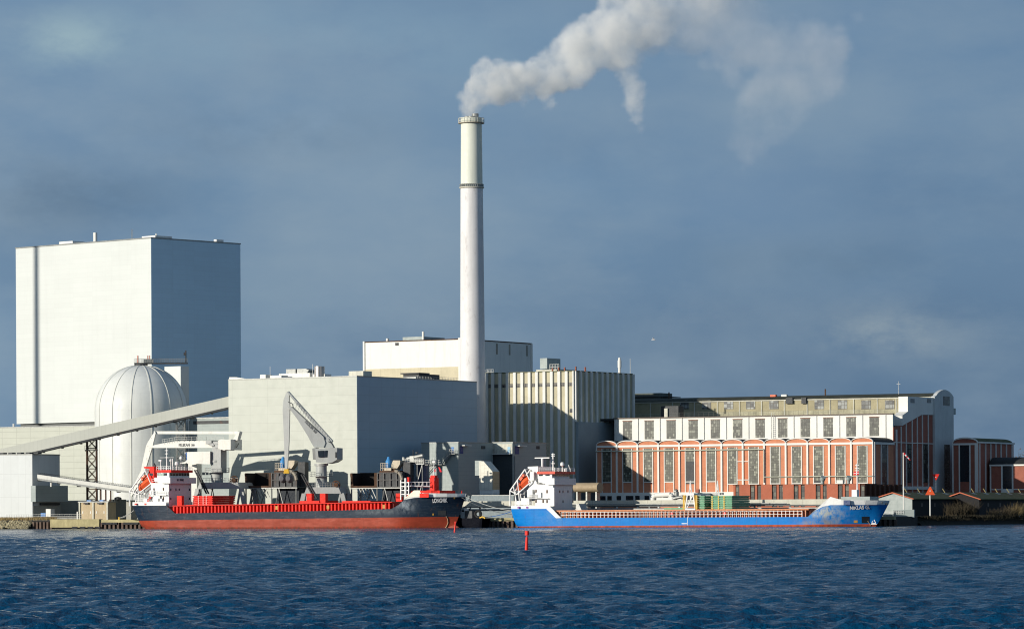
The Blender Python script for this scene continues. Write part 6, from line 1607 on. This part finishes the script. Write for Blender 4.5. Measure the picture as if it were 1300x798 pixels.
# --- grey crane (middle), boom raised
p = quay(qt(408), 1.6); F = Frame(9, p.x, p.y)
t = thing('harbour_crane', 'grey quay crane with raised boom and long vertical jib over the red ship', 'crane', F, 'pelican-necked quay cranes')
c_, zt_, z1 = crane_base(F, t, 378, 441, 618, 401, 415, 588, M['crane']); reel(t, F.x(426.5), .2, F.z(426.5, 615), .95)
poly_pl(F, [(403, 569), (421, 568.5), (421, 585), (418, 587.5), (404, 586.5)], 1.8, 7.2).build('machine_house', M['crane'], t)
poly_pl(F, [(403.6, 572), (411, 571.5), (411, 580), (404.4, 580)], 1.4, 1.75).build('cab_window', M['glass'], t)
poly_pl(F, [(413, 571.5), (418, 571.5), (418, 580), (413, 580)], 1.6, 1.75).build('cab_window', M['glass'], t)
q = poly_pl(F, [(398.5, 569), (403, 568), (403, 583), (399.5, 583)], 2, 6); q.build('service_cage', M['steel'], t)
poly_pl(F, [(420.5, 568.5), (431.5, 568.3), (431.5, 583), (426, 586.5), (419, 588)], 1.0, 8.0).build('counterweight', M['crane'], t)
poly_pl(F, [(425.6, 573.5), (427.3, 573.4), (427.3, 580.5), (425.6, 580.7)], .86, .98).build('vent_slot', M['dsteel'], t)
poly_pl(F, [(367.5, 516.5), (371, 516), (412, 554), (414.5, 562), (412.5, 567.5), (400, 567.5), (396.5, 561.5), (392, 553), (379, 532)], 3.1, 5.9).build('boom', M['crane'], t)
poly_pl(F, [(364.8, 497.2), (366.5, 496.6), (422.5, 559), (421, 561.5), (417.5, 562)], 3.6, 5.4).build('tie_strut', M['crane'], t)
poly_pl(F, [(364.2, 498), (367, 496.5), (368.2, 515), (367.2, 560), (365.2, 595.5), (362.2, 596), (361.2, 560), (359.3, 520), (360.5, 507)], 4.0, 5.0).build('luffing_jib', pm('jib_grey', (.52, .54, .52), .5, streak=.3), t)
poly_pl(F, [(414, 558), (418, 556), (424.5, 568), (412, 568)], 3.4, 5.6).build('rocker', M['crane'], t)
q = MB()
for k in range(14):
    f_ = k / 13; a = (372 + 40 * f_, 515 + 38 * f_); q.tube(F.p(a[0], a[1], 3.0), tuple(Vector(F.p(a[0], a[1], 3.0)) + Vector((.35, 0, .9))), .05, 4)
q.tube(tuple(Vector(F.p(372, 515, 3)) + Vector((.35, 0, .9))), tuple(Vector(F.p(412, 553, 3)) + Vector((.35, 0, .9))), .05, 4); q.build('walkway_railing', M['steel'], t)
q = MB(); q.path([F.p(417, 560, 3), F.p(421, 562, 3), F.p(424.5, 568, 3)], .12, 6); q.path([F.p(366, 510, 3.6), F.p(371, 512, 3.6), F.p(372.5, 517, 3.6)], .10, 6); q.build('hose', M['dsteel'], t)
e = R(42.5)
text('PELIKAN 500', MATS['letter_grey'], t, (F.x(386.5, 3.0, 530), 3.02, F.z(386.5, 535.2, 3.0)), 1.0, 0, 'lettering', extra=Matrix.Rotation(R(47), 4, 'Y'), sx=.72)
MB().prism([F.at(a, b, 4.5) for a, b in ((361.5, 595), (366.5, 595), (367.5, 600.5), (360.5, 600.5))], 3.9, 5.1).build('rotator', M['yellow'], t)
q = MB()
for s_ in (-1, 1):
    cx_, cz_ = F.at(363.8 + s_ * 4.2, 607, 4.5); n = 12; vs = []
    for j, (r_, yy) in enumerate(((.5, -1.7), (1.05, -1.2), (1.2, 0), (1.05, 1.2), (.5, 1.7))):
        for k in range(n): a = 2*PI*k/n; vs.append((cx_ + r_*.85*math.cos(a), 4.5 + yy, cz_ + r_*math.sin(a)))
    q.add(vs, [(j*n+k, j*n+(k+1)%n, (j+1)*n+(k+1)%n, (j+1)*n+k) for j in range(4) for k in range(n)] + [tuple(range(n)), tuple(4*n+k for k in range(n))])
    q.tube(F.p(363.8, 600, 4.5), (cx_ + s_ * .6, 4.5, cz_ + .3), .16, 5)
g = q.build('grab', pm('grab_steel', (.14, .14, .15), .65, rust=.4), None, smooth=True)
props(g, 'steel clamshell grab hanging from the vertical jib of the grey crane', 'grab'); g.location = (F.X, F.Y, G); g.rotation_euler = (0, 0, -F.A)

# --- hoppers
def hopper(px0, label):
    """px0: photo x of the left edge"""
    p = quay(qt(px0 + 33), 11.0); F = Frame(22, p.x, p.y); o = px0
    t = thing('unloading_hopper', label, 'hopper', F, 'rusty unloading hoppers on the quay'); py = lambda v: v
    za, zb = F.z(o + 16, 618), F.z(o + 16, 600); x0, x1, x2 = F.x(o), F.x(o + 33.5), F.x(o + 66)
    d = 6.0
    q = MB(); w_ = .25
    q.box(x0, x0 + w_, 0, d, za, zb); q.box(x1 - w_ * 3, x1, 0, d, za, zb); q.box(x0, x1, d - w_, d, za, zb + .1)
    q.add([(x0 - .1, -.1, zb - .2), (x0 + .5, -.1, zb - .2), (x0 + .8, -.1, za + .3), (x0 + .3, -.1, za + .3)], [(0,1,2,3)])
    q.box(x0, x1, -.1, 0.1, za - .1, za + .35); q.add([(x1 - 2.6, d - .3, za), (x1 - 2.6, d - .3, zb), (x1 - .7, .1, zb), (x1 - .7, .1, za)], [(0,1,2,3)]); q.build('open_bin', M['rust'], t)
    q = MB(); q.box(x0 + .3, x1 - .8, d - .6, d - .3, za, zb); q.box(x0 + .3, x1 - .8, .3, d - .4, za - .05, za + .2); q.box(x0 + .3, x0 + .5, .2, d - .4, za, zb); q.build('bin_lining', M['rustdark'], t)
    q = MB(); q.box(x1 + .5, x2 - .5, 2.2, d + .5, 0, za - .3); q.box(x0 + 1.5, x1 + .5, d - 1.0, d + .5, 1.2, 2.4); q.build('lower_casing', pm('navy_steel', (.02, .028, .04), .7, rust=.2), t)
    q = MB(); q.box(x1 + .15, x2 - .2, .3, d, za, zb); q.build('dark_casing', M['dsteel'], t)
    q = MB()
    for f_ in (0, .25, .5, .75): xx = x1 + (x2 - x1) * f_; q.box(xx, xx + .25, -.05, .25, za, zb)
    for f_ in (0, .5, 1): zz = za + (zb - za) * f_; q.box(x1, x2, -.08, .22, zz - .1, zz + .1)
    q.build('casing_frame', pm('frame_steel', (.10, .10, .10), .6, rust=.5), t)
    q = MB()
    for xx in (x0 + .2, x1, x2 - .3):
        for yy in (.2, d - .2): q.tube((xx, yy, 0), (xx, yy, za), .20, 5)
    for yy in (.2, d - .2):
        q.tube((x0, yy, za - .25), (x2, yy, za - .25), .2, 5)
        q.tube((x0 + .3, yy, .2), (x0 + 3.2, yy, za - .2), .14, 5)
        q.tube((x1 + .4, yy, .2), (x1 + 2.0, yy, za - .3), .12, 5); q.tube((x1 + 2.0, yy, za - .3), (x1 + 4.2, yy, .2), .12, 5)
    q.build('support_frame', M['steel'], t)
    q = MB()
    for k in range(6): q.tube((x0 + 1.5 + k * .85, .1, za - .3), (x0 + 2.7 + k * .85, .1, za - 2.8), .13, 4)
    q.build('grille_bars', M['steel'], t)
    q = MB(); q.box(x0 + 2, x1 - .6, .8, 3, 0, .0 + 1.4); q.rail((x0 + 1.8, -.2, 0), (x1, -.2, 0), 1.1, 7, .05); q.rail((x1 + .5, -.2, .1), (x2 - .6, -.2, .1), 1.1, 7, .05); q.build('lower_railing', M['steel'], t)
    zt = F.z(o + 50, 597); 
    q = MB(); q.box(F.x(o + 36), F.x(o + 60), .4, 4, zb, zt); q.tube((F.x(o + 40), 1, zt), (F.x(o + 55), 1, zt + .3), .35, 8); q.build('top_deck', M['rust'], t)
    xc = F.x(o + 48.5, 2); MB().lathe([(.75, zt), (.75, F.z(o + 50, 584.5)), (.55, F.z(o + 50, 583.5)), (.3, F.z(o + 50, 579.5)), (0, F.z(o + 50, 579))], 16, xc, 2).build('blue_drum', pm('drum_blue', (.06, .28, .62), .45), t, smooth=True)
    q = MB(); q.prism([F.at(o + a, b, 1.5) for a, b in ((52, 596), (58, 596), (62.5, 589), (63, 584), (54, 584), (52, 589))], 1.5, 3.8); q.build('beige_duct', M['beige'], t)
    q = MB(); q.path([F.p(o + 57, 597.5, .8), F.p(o + 61, 599), F.p(o + 64, 603), F.p(o + 65.5, 609)], .42, 8); q.build('curved_pipe', M['beige'] if False else pm('dull_pipe', (.28, .25, .2), .5, rust=.4), t, smooth=True)
    q = MB(); q.box(F.x(o + 42), F.x(o + 51), .2, 1.2, zt, F.z(o + 46, 593.6)); q.rail((F.x(o + 38), .2, zt), (F.x(o + 47), .2, zt), 1.9, 4, .06, 3); q.build('deck_box', M['beige'], t)
    q = MB(); q.box(F.x(o + 62), F.x(o + 71), 2.4, 4.6, za, F.z(o + 66, 586)); q.build('rear_casing', M['dsteel'], t)
    return t
hopper(311, 'rusty open hopper with blue drum under the grab, left of two')
hopper(445, 'rusty open hopper with blue drum before the dark hall side, right of two')
# --- pipework gantry between second hopper and the annex
p = quay(qt(528), 15); F = Frame(24, p.x, p.y)
t = thing('conveyor_gantry', 'steel platform with pipes and braces left of the stair annex', 'gantry', F)
q = MB(); zt_ = F.z(525, 588)
q.box(F.x(513), F.x(538), 0, 4, zt_ - .25, zt_)
for px_ in (513.5, 522, 529.5, 536):
    for yy in (.2, 3.8): q.tube((F.x(px_), yy, 0), (F.x(px_), yy, zt_), .16, 5)
for a, b in ((513.5, 522), (529.5, 536)):
    for z0, z1 in ((0, zt_ * .33), (zt_ * .33, zt_ * .66), (zt_ * .66, zt_)): q.tube((F.x(a), .2, z0), (F.x(b), .2, z1), .10, 4)
for f_ in (.33, .66): q.box(F.x(529), F.x(538), 0, 3, zt_ * f_ - .1, zt_ * f_ + .1)
q.build('frame', M['steel'], t)
q = MB(); q.rail((F.x(513), 0, zt_), (F.x(538), 0, zt_), 1.2, 10, .06, 3); q.build('railing', M['steel'], t)
q = MB(); q.tube(F.p(527, 584.5, 1), F.p(538, 585.5, 1), .75, 10); q.tube(F.p(517, 582, 2), F.p(537, 577.5, 2), .45, 8); q.tube(F.p(512, 596, 2), F.p(512.5, 580, 2), .4, 8); q.box(F.x(517), F.x(522), 1.5, 3, zt_, zt_ + 1.9); q.build('pipes', M['steel'], t)
q = MB(); q.tube(F.p(524.5, 578, 2), F.p(524.5, 571, 2), .12, 5); q.box(F.x(523.4), F.x(526), 1.8, 2.2, F.z(524, 575), F.z(524, 573.5)); q.build('lamp_mast', M['dsteel'], t)
MB().box(F.x(524), F.x(533.5), 2.2, 5, 0, zt_ - .4).build('blue_cabin', pm('navy_cabin', (.03, .06, .16), .5), t)

# lattice mast behind the blue ship's bridge
a = P(696, 640, 938)
q = MB(); lattice(q, (0, 0, 0), (0, 0, P(696, 562, 938).z - G), .8, .8, 14, .05); q.tube((0, 0, P(696, 562, 938).z - G), (0, 0, P(696, 557, 938).z - G), .05, 4)
solo('radio_mast', q, M['dsteel'], 'dark thin lattice mast behind the white bridge of the blue ship', 'mast').location = (a.x, a.y, G)

# --- black workboat between the ships
p = quay(qt(594), -4.5); F = Frame(24, p.x, p.y, 0.0)
t = thing('black_workboat', 'black workboat with big tyre fenders moored between the two ships', 'workboat', F)
xa, xb = F.x(572.5, -2.5), F.x(612, -2.5); zd = F.z(590, 657.3, -2.5); B2 = 2.6
st = [(xa + 2.2, xa, .15, .3, zd + .4), (xa + 2.8, xa + 1.2, 1.2, 1.9, zd + .2), (xa + 4, xa + 3, 2.2, B2, zd), (xa + 6, xa + 6, B2, B2, zd), (xb - 1, xb - .6, 2.3, B2, zd), (xb - .4, xb, 2.0, 2.4, zd)]
mb, rw = loft(st, 6); mb.build('hull', pm('black_hull', (.006, .007, .012), .8, spec=.1), t)
q = MB(); q.add([(r[-1][0], s * (r[-1][1] - .03), r[-1][2] - .08) for s in (-1, 1) for r in rw], [(i, i + 1, len(rw) + i + 1, len(rw) + i) for i in range(len(rw) - 1)]); q.build('deck', M['deck'], t)
q = MB(); q.box(F.x(585, -1), F.x(590, -1), -1.2, 1.2, zd, F.z(587, 645.5, -1)); q.build('wheelhouse', M['white'], t)
MB().box(F.x(586, -1.2), F.x(589, -1.2), -1.25, -1.2, F.z(587, 649, -1), F.z(587, 647, -1)).build('window', M['glass'], t)
q = MB(); q.box(F.x(591, -1), F.x(600, -1), -1.4, 1.2, zd, F.z(595, 648, -1)); q.tube(F.p(596, 657, -1), F.p(596, 645, -1), .2, 6); q.box(F.x(579, -1), F.x(583, -1), -.6, .6, zd, zd + .8); q.build('machinery', pm('dark_machine', (.07, .075, .08), .6, var=.4), t)
x_, z_ = F.at(607, 652, -1.4)
q = MB(); n = 20
for k in range(n): a, b = 2*PI*k/n, 2*PI*(k+1)/n; q.tube((x_ + .75*math.cos(a), -1.4, z_ + .75*math.sin(a)), (x_ + .75*math.cos(b), -1.4, z_ + .75*math.sin(b)), .32, 7)
q.build('tyre_fender', M['black'], t, smooth=True)
q = MB(); q.tube(F.p(609, 657, -2), F.p(613, 655.5, -2), .2, 6); q.tube(F.p(613, 655.5, -2), F.p(616, 657.5, -2), .2, 6); q.build('yellow_hose', M['yellow'], t)
# --- grey harbour launch by the blue bow
a = P(1136, 664, 899); F = Frame(10, a.x, a.y, 0.0)
t = thing('moored_launch', 'dark launch with pale railings moored right of the blue bow', 'launch', F)
xa, xb = F.x(1105, -1.5), F.x(1152, -1.5); zd = F.z(1130, 656.5, -1.5)
st = [(xa + 1.8, xa, .15, .3, zd + .3), (xa + 2.5, xa + 1.4, 1.3, 1.8, zd + .15), (xa + 4.5, xa + 4, 2.1, 2.2, zd), (xb - 1, xb - .8, 2.0, 2.2, zd), (xb - .3, xb, 1.7, 2.0, zd)]
mb, rw = loft(st, 6); mb.build('hull', pm('launch_black', (.014, .016, .02), .5), t)
MB().box(xa + 4, xb, -2.1, 2.0, zd - .1, zd).build('deck', M['deck'], t)
q = MB(); q.box(F.x(1134, -1), F.x(1160.5, -1), -1.6, 1.6, zd, F.z(1145, 646.5, -1)); q.build('cabin', M['annex'], t)
q = MB(); q.rail((F.x(1119, -2), -2.1, zd), (F.x(1134, -2), -2.1, zd), 1.4, 9, .07, 3); q.rail((F.x(1134, -2), -1.7, F.z(1145, 652, -1)), (F.x(1147, -2), -1.7, F.z(1145, 652, -1)), .8, 6, .05, 2); q.build('railing', M['whitepaint'], t)
q = MB(); q.box(F.x(1121, -2.2), F.x(1133, -2.2), -2.2, -2.12, F.z(1127, 656, -2), F.z(1127, 652.5, -2)); q.build('stern_gear', M['steel'], t)
# pale jetty platform edge beside it
q = MB(); a = P(1150, 660, 904); q.box(-3.4, 2.2, 0, 3, -2, G + .3); o = solo('landing_stage', q, pm('green_stage', (.12, .17, .16), .8, streak=.4), 'greenish landing stage at the foot of the windsock mast', 'jetty'); o.location = (a.x, a.y, 0)

# --- mooring lines
def rope(name, a, b, sag, mat, label, r=.07):
    a, b = Vector(a), Vector(b); pts = []
    for i in range(17):
        f_ = i / 16; p_ = a.lerp(b, f_); p_.z -= sag * 4 * f_ * (1 - f_); pts.append(p_)
    solo(name, MB().path(pts, r, 5), mat, label, 'rope', 'mooring lines of the cargo ships')
bow = FR.world(*FR.p(588, 628.5, 0)); bo2 = FR.world(*FR.p(586, 631, -1))
s1 = FBL.world(*FBL.p(650, 648.5, -5.5))
rope('mooring_line', bow, FBL.world(FBL.p(651, 646, -5)[0], -5, FBL.p(651, 648, -5)[2]), .6, M['rope'], 'upper pale mooring line from the navy bow toward the blue stern')
rope('mooring_line', bo2, quay(qt(648), 1, G + 1.0), .8, M['rope'], 'lower pale mooring line from the navy bow to the quay', .06)
rope('mooring_line', FBL.world(*FBL.p(650, 648.5, -5)), quay(qt(612), .8, G + .3), .3, M['bluerope'], 'blue mooring line from the blue stern down to the quay', .09)
rope('mooring_line', FR.world(*FR.p(169.5, 648, -5)), quay(qt(150), .6, G + .5), .2, M['rope'], 'pale mooring line from the navy stern to the yellow bollard')
rope('mooring_line', FR.world(*FR.p(170, 646.5, -5.3)), quay(qt(150), .9, G + .5), .5, M['rope'], 'slacker pale line from the navy stern to the yellow bollard', .05)

# --- buoys
def at_water(px, py):
    m, d = ray(px, py); Y = H / d; return Vector((m * Y, Y, 0))
p = at_water(668.3, 700.5); u_ = K * p.y
t = thing('topmark_buoy', 'red spar buoy with a round can topmark in open water', 'buoy', loc=(p.x, p.y, 0), rz=0); t.rotation_euler = (0, R(2.0), 0)
MB().lathe([(2.4 * u_, -1), (2.2 * u_, 0), (1.6 * u_, 19 * u_), (0, 19 * u_)], 16).build('spar', M['navred'], t, smooth=True)
MB().lathe([(.5 * u_, 19 * u_), (.5 * u_, 21.6 * u_), (2.7 * u_, 21.6 * u_), (2.7 * u_, 27 * u_), (0, 27 * u_)], 16).build('topmark', M['navred'], t, smooth=True)
p = at_water(577, 675.3); u_ = K * p.y
t = thing('spar_buoy', 'small leaning red spar buoy before the navy bow', 'buoy', loc=(p.x, p.y, 0)); t.rotation_euler = (0, R(6), 0)
MB().lathe([(1.15 * u_, -1), (1.1 * u_, 0), (.85 * u_, 11.5 * u_), (0, 11.5 * u_)], 12).build('spar', M['navred'], t, smooth=True)
MB().lathe([(1.2 * u_, 11.5 * u_), (1.2 * u_, 13.8 * u_), (0, 13.8 * u_)], 12).build('topmark', M['navred'], t)
# --- gull
p = P(829.5, 431, 500)
t = thing('gull', 'tiny white gull flying against the sky right of the works', 'bird', loc=p)
q = MB(); n = 8; vs = []
prof = [(-.28, .01), (-.2, .06), (0, .09), (.18, .07), (.26, .05), (.34, .01)]
for x_, r_ in prof:
    for k in range(n): vs.append((x_, r_ * math.cos(2*PI*k/n), r_ * math.sin(2*PI*k/n)))
q.add(vs, [(j*n+k, j*n+(k+1)%n, (j+1)*n+(k+1)%n, (j+1)*n+k) for j in range(len(prof)-1) for k in range(n)])
for s in (-1, 1): q.add([(-.08, 0, .03), (.14, 0, .03), (.06, s * .35, .25), (-.10, s * .35, .24), (-.22, s * .75, .12)], [(0, 1, 2, 3), (3, 2, 4)])
q.add([(-.26, 0, 0), (-.45, .09, .02), (-.45, -.09, .02)], [(0, 1, 2)])
q.build('body', M['bird'], t)

# ================================================================ SMOKE
YS = 1022
core = [(599, 150, 13), (597, 140, 15), (600, 128, 18), (606, 115, 22), (617, 103, 26), (630, 102, 29), (645, 108, 25), (660, 101, 27), (676, 98, 27), (690, 100, 27), (704, 93, 27), (719, 84, 31), (733, 72, 35), (748, 62, 38), (765, 52, 40), (783, 44, 42), (802, 34, 42), (822, 24, 42), (844, 14, 42), (868, 4, 42), (890, -8, 46), (690, 118, 14), (699, 132, 10),
        (787, 82, 17), (799, 97, 17), (806, 115, 19), (806, 132, 17), (809, 150, 12), (813, 164, 8), (735, 108, 9), (796, 70, 22), (663, 125, 10), (727, 40, 14), (745, 30, 14)]
faint = [(905, 10, 50), (932, 26, 46), (960, 40, 46), (985, 55, 44), (1010, 66, 44), (1034, 70, 40), (1052, 62, 30), (1056, 90, 28), (1036, 105, 38), (1010, 112, 40), (984, 118, 42), (962, 128, 36), (956, 150, 34), (975, 160, 34), (1000, 148, 30), (950, 176, 26), (948, 198, 18), (944, 214, 10), (920, 70, 30), (880, 40, 40), (850, 50, 22), (1066, 40, 16), (1090, 22, 14), (930, 100, 20), (1024, 34, 16)]
def smoke(name, blobs, sub, dens, vox, mat_args, parent, seed):
    rnd = random.Random(seed); vs, rad = [], []
    for px_, py_, r_ in blobs:
        c_ = P(px_, py_, YS) - Vector((cx_s, YS, 0)); R_ = r_ * K * YS * 1.12
        vs.append(c_); rad.append(R_ * .80)
        for k in range(sub):
            d = Vector([rnd.gauss(0, 1) for _ in range(3)]).normalized(); rr = R_ * rnd.uniform(.22, .50)
            vs.append(c_ + d * (R_ * rnd.uniform(.35, .82) ) ); rad.append(rr)
    me = bpy.data.meshes.new(name); me.from_pydata([tuple(v) for v in vs], [], []); a = me.attributes.new('rad', 'FLOAT', 'POINT'); a.data.foreach_set('value', rad)
    o = bpy.data.objects.new(name, me); COL.objects.link(o); o.parent = parent
    ng = bpy.data.node_groups.new(name, 'GeometryNodeTree')
    ng.interface.new_socket('Geometry', in_out='INPUT', socket_type='NodeSocketGeometry'); ng.interface.new_socket('Geometry', in_out='OUTPUT', socket_type='NodeSocketGeometry')
    N = ng.nodes; gi = N.new('NodeGroupInput'); go = N.new('NodeGroupOutput'); mp = N.new('GeometryNodeMeshToPoints'); pv = N.new('GeometryNodePointsToVolume'); na = N.new('GeometryNodeInputNamedAttribute'); sm = N.new('GeometryNodeSetMaterial')
    na.data_type = 'FLOAT'; na.inputs['Name'].default_value = 'rad'; pv.resolution_mode = 'VOXEL_SIZE'; pv.inputs['Voxel Size'].default_value = vox; pv.inputs['Density'].default_value = 1.0
    Lk = ng.links.new; Lk(gi.outputs[0], mp.inputs['Mesh']); Lk(na.outputs['Attribute'], mp.inputs['Radius']); Lk(na.outputs['Attribute'], pv.inputs['Radius']); Lk(mp.outputs[0], pv.inputs['Points']); Lk(pv.outputs[0], sm.inputs[0]); Lk(sm.outputs[0], go.inputs[0])
    t_ = NT(name + '_vol'); tc = t_.n('ShaderNodeTexCoord').outputs['Object']
    v = t_.n('ShaderNodeVolumePrincipled'); t_.l(v.outputs[0], t_.out.inputs['Volume'])
    at = t_.n('ShaderNodeAttribute'); at.attribute_name = 'density'
    nz = t_.noise(tc, mat_args['scale'], 5, .62); nzz = t_.ramp(nz, mat_args['lo'], mat_args['hi'])
    ero = t_.ramp(t_.noise(tc, mat_args['scale'] * 3.2, 4, .65), .34, .60, .42, 1.0); nzz = t_.math('MULTIPLY', nzz, ero)
    sep = t_.n('ShaderNodeSeparateXYZ'); t_.l(tc, sep.inputs[0])
    fall = t_.ramp(sep.outputs[0], mat_args['x0'], mat_args['x1'], 1.0, mat_args['end'])
    dd = t_.math('MULTIPLY', t_.math('MULTIPLY', t_.math('MULTIPLY', at.outputs['Fac'], nzz), fall), dens)
    t_.l(dd, v.inputs['Density']); v.inputs['Color'].default_value = (*mat_args['col'], 1); v.inputs['Anisotropy'].default_value = -.4
    sm.inputs['Material'].default_value = t_.m; me.materials.append(t_.m)
    md = o.modifiers.new('smoke', 'NODES'); md.node_group = ng
    return o
cx_s = ray(600.5, 160)[0] * YS
tS = thing('smoke_plume', 'white smoke plume drifting right from the chimney top', 'smoke', loc=(cx_s, YS, 0)); tS['kind'] = 'stuff'
smoke('dense_smoke', core, 34, .50, .8, dict(scale=.13, lo=.33, hi=.74, x0=8, x1=60, end=.18, col=(1.0, 1.0, .985)), tS, 3)
smoke('thin_smoke', faint, 22, .080, 1.3, dict(scale=.042, lo=.34, hi=.80, x0=50, x1=110, end=.7, col=(1.0, 1.0, .985)), tS, 4)

# ================================================================ LIGHT, SKY, CAMERA
TH, EL = R(55), R(12.8)
to_sun = Vector((-math.sin(TH) * math.cos(EL), -math.cos(TH) * math.cos(EL), math.sin(EL)))
sun = bpy.data.lights.new('sun', 'SUN'); sun.energy = 4.4; sun.angle = R(.5); sun.color = (1.0, .93, .81)
so = bpy.data.objects.new('sun', sun); COL.objects.link(so); so.rotation_euler = to_sun.to_track_quat('Z', 'Y').to_euler()
wd = bpy.data.worlds.new('World'); sc.world = wd; wd.use_nodes = True
wt = wd.node_tree; wt.nodes.clear()
class W(NT):
    def __init__(s): s.t = wt; s.out = s.n('ShaderNodeOutputWorld')
w = W(); bg = w.n('ShaderNodeBackground'); w.l(bg.outputs[0], w.out.inputs[0]); bg.inputs[1].default_value = .10
sky = w.n('ShaderNodeTexSky', sky_type='NISHITA'); sky.sun_disc = False; sky.sun_elevation = EL; sky.sun_rotation = R(180) + TH
sky.altitude = 0; sky.air_density = 1.0; sky.dust_density = .6; sky.ozone_density = 2.0
tc = w.n('ShaderNodeTexCoord').outputs['Generated']; sp = w.n('ShaderNodeSeparateXYZ'); w.l(tc, sp.inputs[0])
n1 = w.noise(w.mapping(tc, (1, 1, 1.6), loc=(.75, .2, .9)), 9.0, 6, .55); n2 = w.noise(w.mapping(tc, (1, 1, 3.2), loc=(.3, .1, 2.2)), 3.1, 5, .5)
n3 = w.noise(w.mapping(tc, (1, 1, 2.6), loc=(1.3, .4, .2)), 16.0, 6, .6)
# storm-grey cloud deck colours, scaled for the background strength
S = 10.6
deep = tuple(c * S for c in (.092, .168, .278)); mid = tuple(c * S for c in (.155, .258, .385)); pale = tuple(c * S for c in (.275, .36, .435))
hgt = w.ramp(sp.outputs[2], .02, .125)
c = w.mix(w.ramp(n2, .34, .62), deep, mid)
c = w.mix(w.math('MULTIPLY', hgt, .55), c, tuple(c_ * S for c_ in (.175, .290, .44)))
c = w.mix(w.math('MULTIPLY', w.ramp(n1, .46, .70), .60), c, pale)
c = w.mix(w.math('MULTIPLY', w.ramp(n3, .46, .70), .34), c, pale)
# a few soft banks of cloud standing in particular parts of the sky
ud = w.math('DIVIDE', sp.outputs[0], w.math('MAXIMUM', sp.outputs[1], .05)); vd = w.math('DIVIDE', sp.outputs[2], w.math('MAXIMUM', sp.outputs[1], .05))
front = w.math('GREATER_THAN', sp.outputs[1], .1)
n4 = w.ramp(w.noise(w.mapping(tc, (1, 1, 1.8), loc=(.4, .9, .3)), 22.0, 7, .62), .36, .58)
for px_, py_, ax, ay, am, colr in ((95, 52, 75, 36, .95, (.31, .43, .48)), (1125, 424, 90, 32, 1.0, (.32, .385, .42)), (880, 400, 60, 22, .55, (.24, .31, .38)), (360, 380, 75, 60, .55, (.21, .30, .39)), (480, 60, 230, 60, .5, (.225, .345, .45)), (250, 40, 160, 50, .4, (.21, .33, .44)),
                                   (90, 250, 150, 45, .45, (.085, .140, .215)), (330, 165, 170, 45, .35, (.105, .165, .245)), (1180, 250, 190, 70, .40, (.095, .175, .30)), (1050, 330, 150, 28, .35, (.10, .165, .245)), (940, 250, 120, 60, .25, (.13, .23, .40)), (700, 330, 150, 70, .25, (.19, .27, .36)), (760, 200, 150, 50, .3, (.10, .18, .30))):
    s_, d_ = ray(px_, py_)
    a_ = w.math('DIVIDE', w.math('SUBTRACT', ud, s_), ax * K); b_ = w.math('DIVIDE', w.math('SUBTRACT', vd, -d_), ay * K)
    g_ = w.math('EXPONENT', w.math('MULTIPLY', w.math('ADD', w.math('MULTIPLY', a_, a_), w.math('MULTIPLY', b_, b_)), -1.0))
    c = w.mix(w.math('MULTIPLY', w.math('MULTIPLY', w.math('MULTIPLY', g_, n4), am), front), c, tuple(x * S for x in colr))
# darker toward the right (east) side of the view, brighter up left
side = w.ramp(sp.outputs[0], -.14, .14)
c = w.mix(w.math('MULTIPLY', side, .28), c, deep)
cover = w.ramp(sp.outputs[2], .2, .7, .97, .12)
c = w.mix(cover, sky.outputs[0], c)
w.l(c, bg.inputs[0])
cam = bpy.data.cameras.new('camera'); co = bpy.data.objects.new('camera', cam); COL.objects.link(co)
cam.sensor_width = 36; cam.lens = 36 / (1300 * K); cam.shift_y = (645 - 399) / 1300.0; cam.clip_start = 1; cam.clip_end = 30000
co.matrix_world = Matrix.Translation((0, 0, H)) @ Matrix.Rotation(PI / 2, 4, 'X') @ Matrix.Rotation(-RHO, 4, 'Z')
sc.camera = co
sc.view_settings.view_transform = 'Standard'; sc.view_settings.look = 'None'; sc.view_settings.exposure = 0; sc.view_settings.gamma = 1
sc.render.engine = 'CYCLES'; cy = sc.cycles
cy.max_bounces = 20; cy.diffuse_bounces = 2; cy.glossy_bounces = 3; cy.volume_bounces = 20; cy.transmission_bounces = 2
cy.volume_step_rate = 1.5; cy.volume_max_steps = 256; cy.use_denoising = True; cy.filter_width = 1.1; cy.sample_clamp_indirect = 6
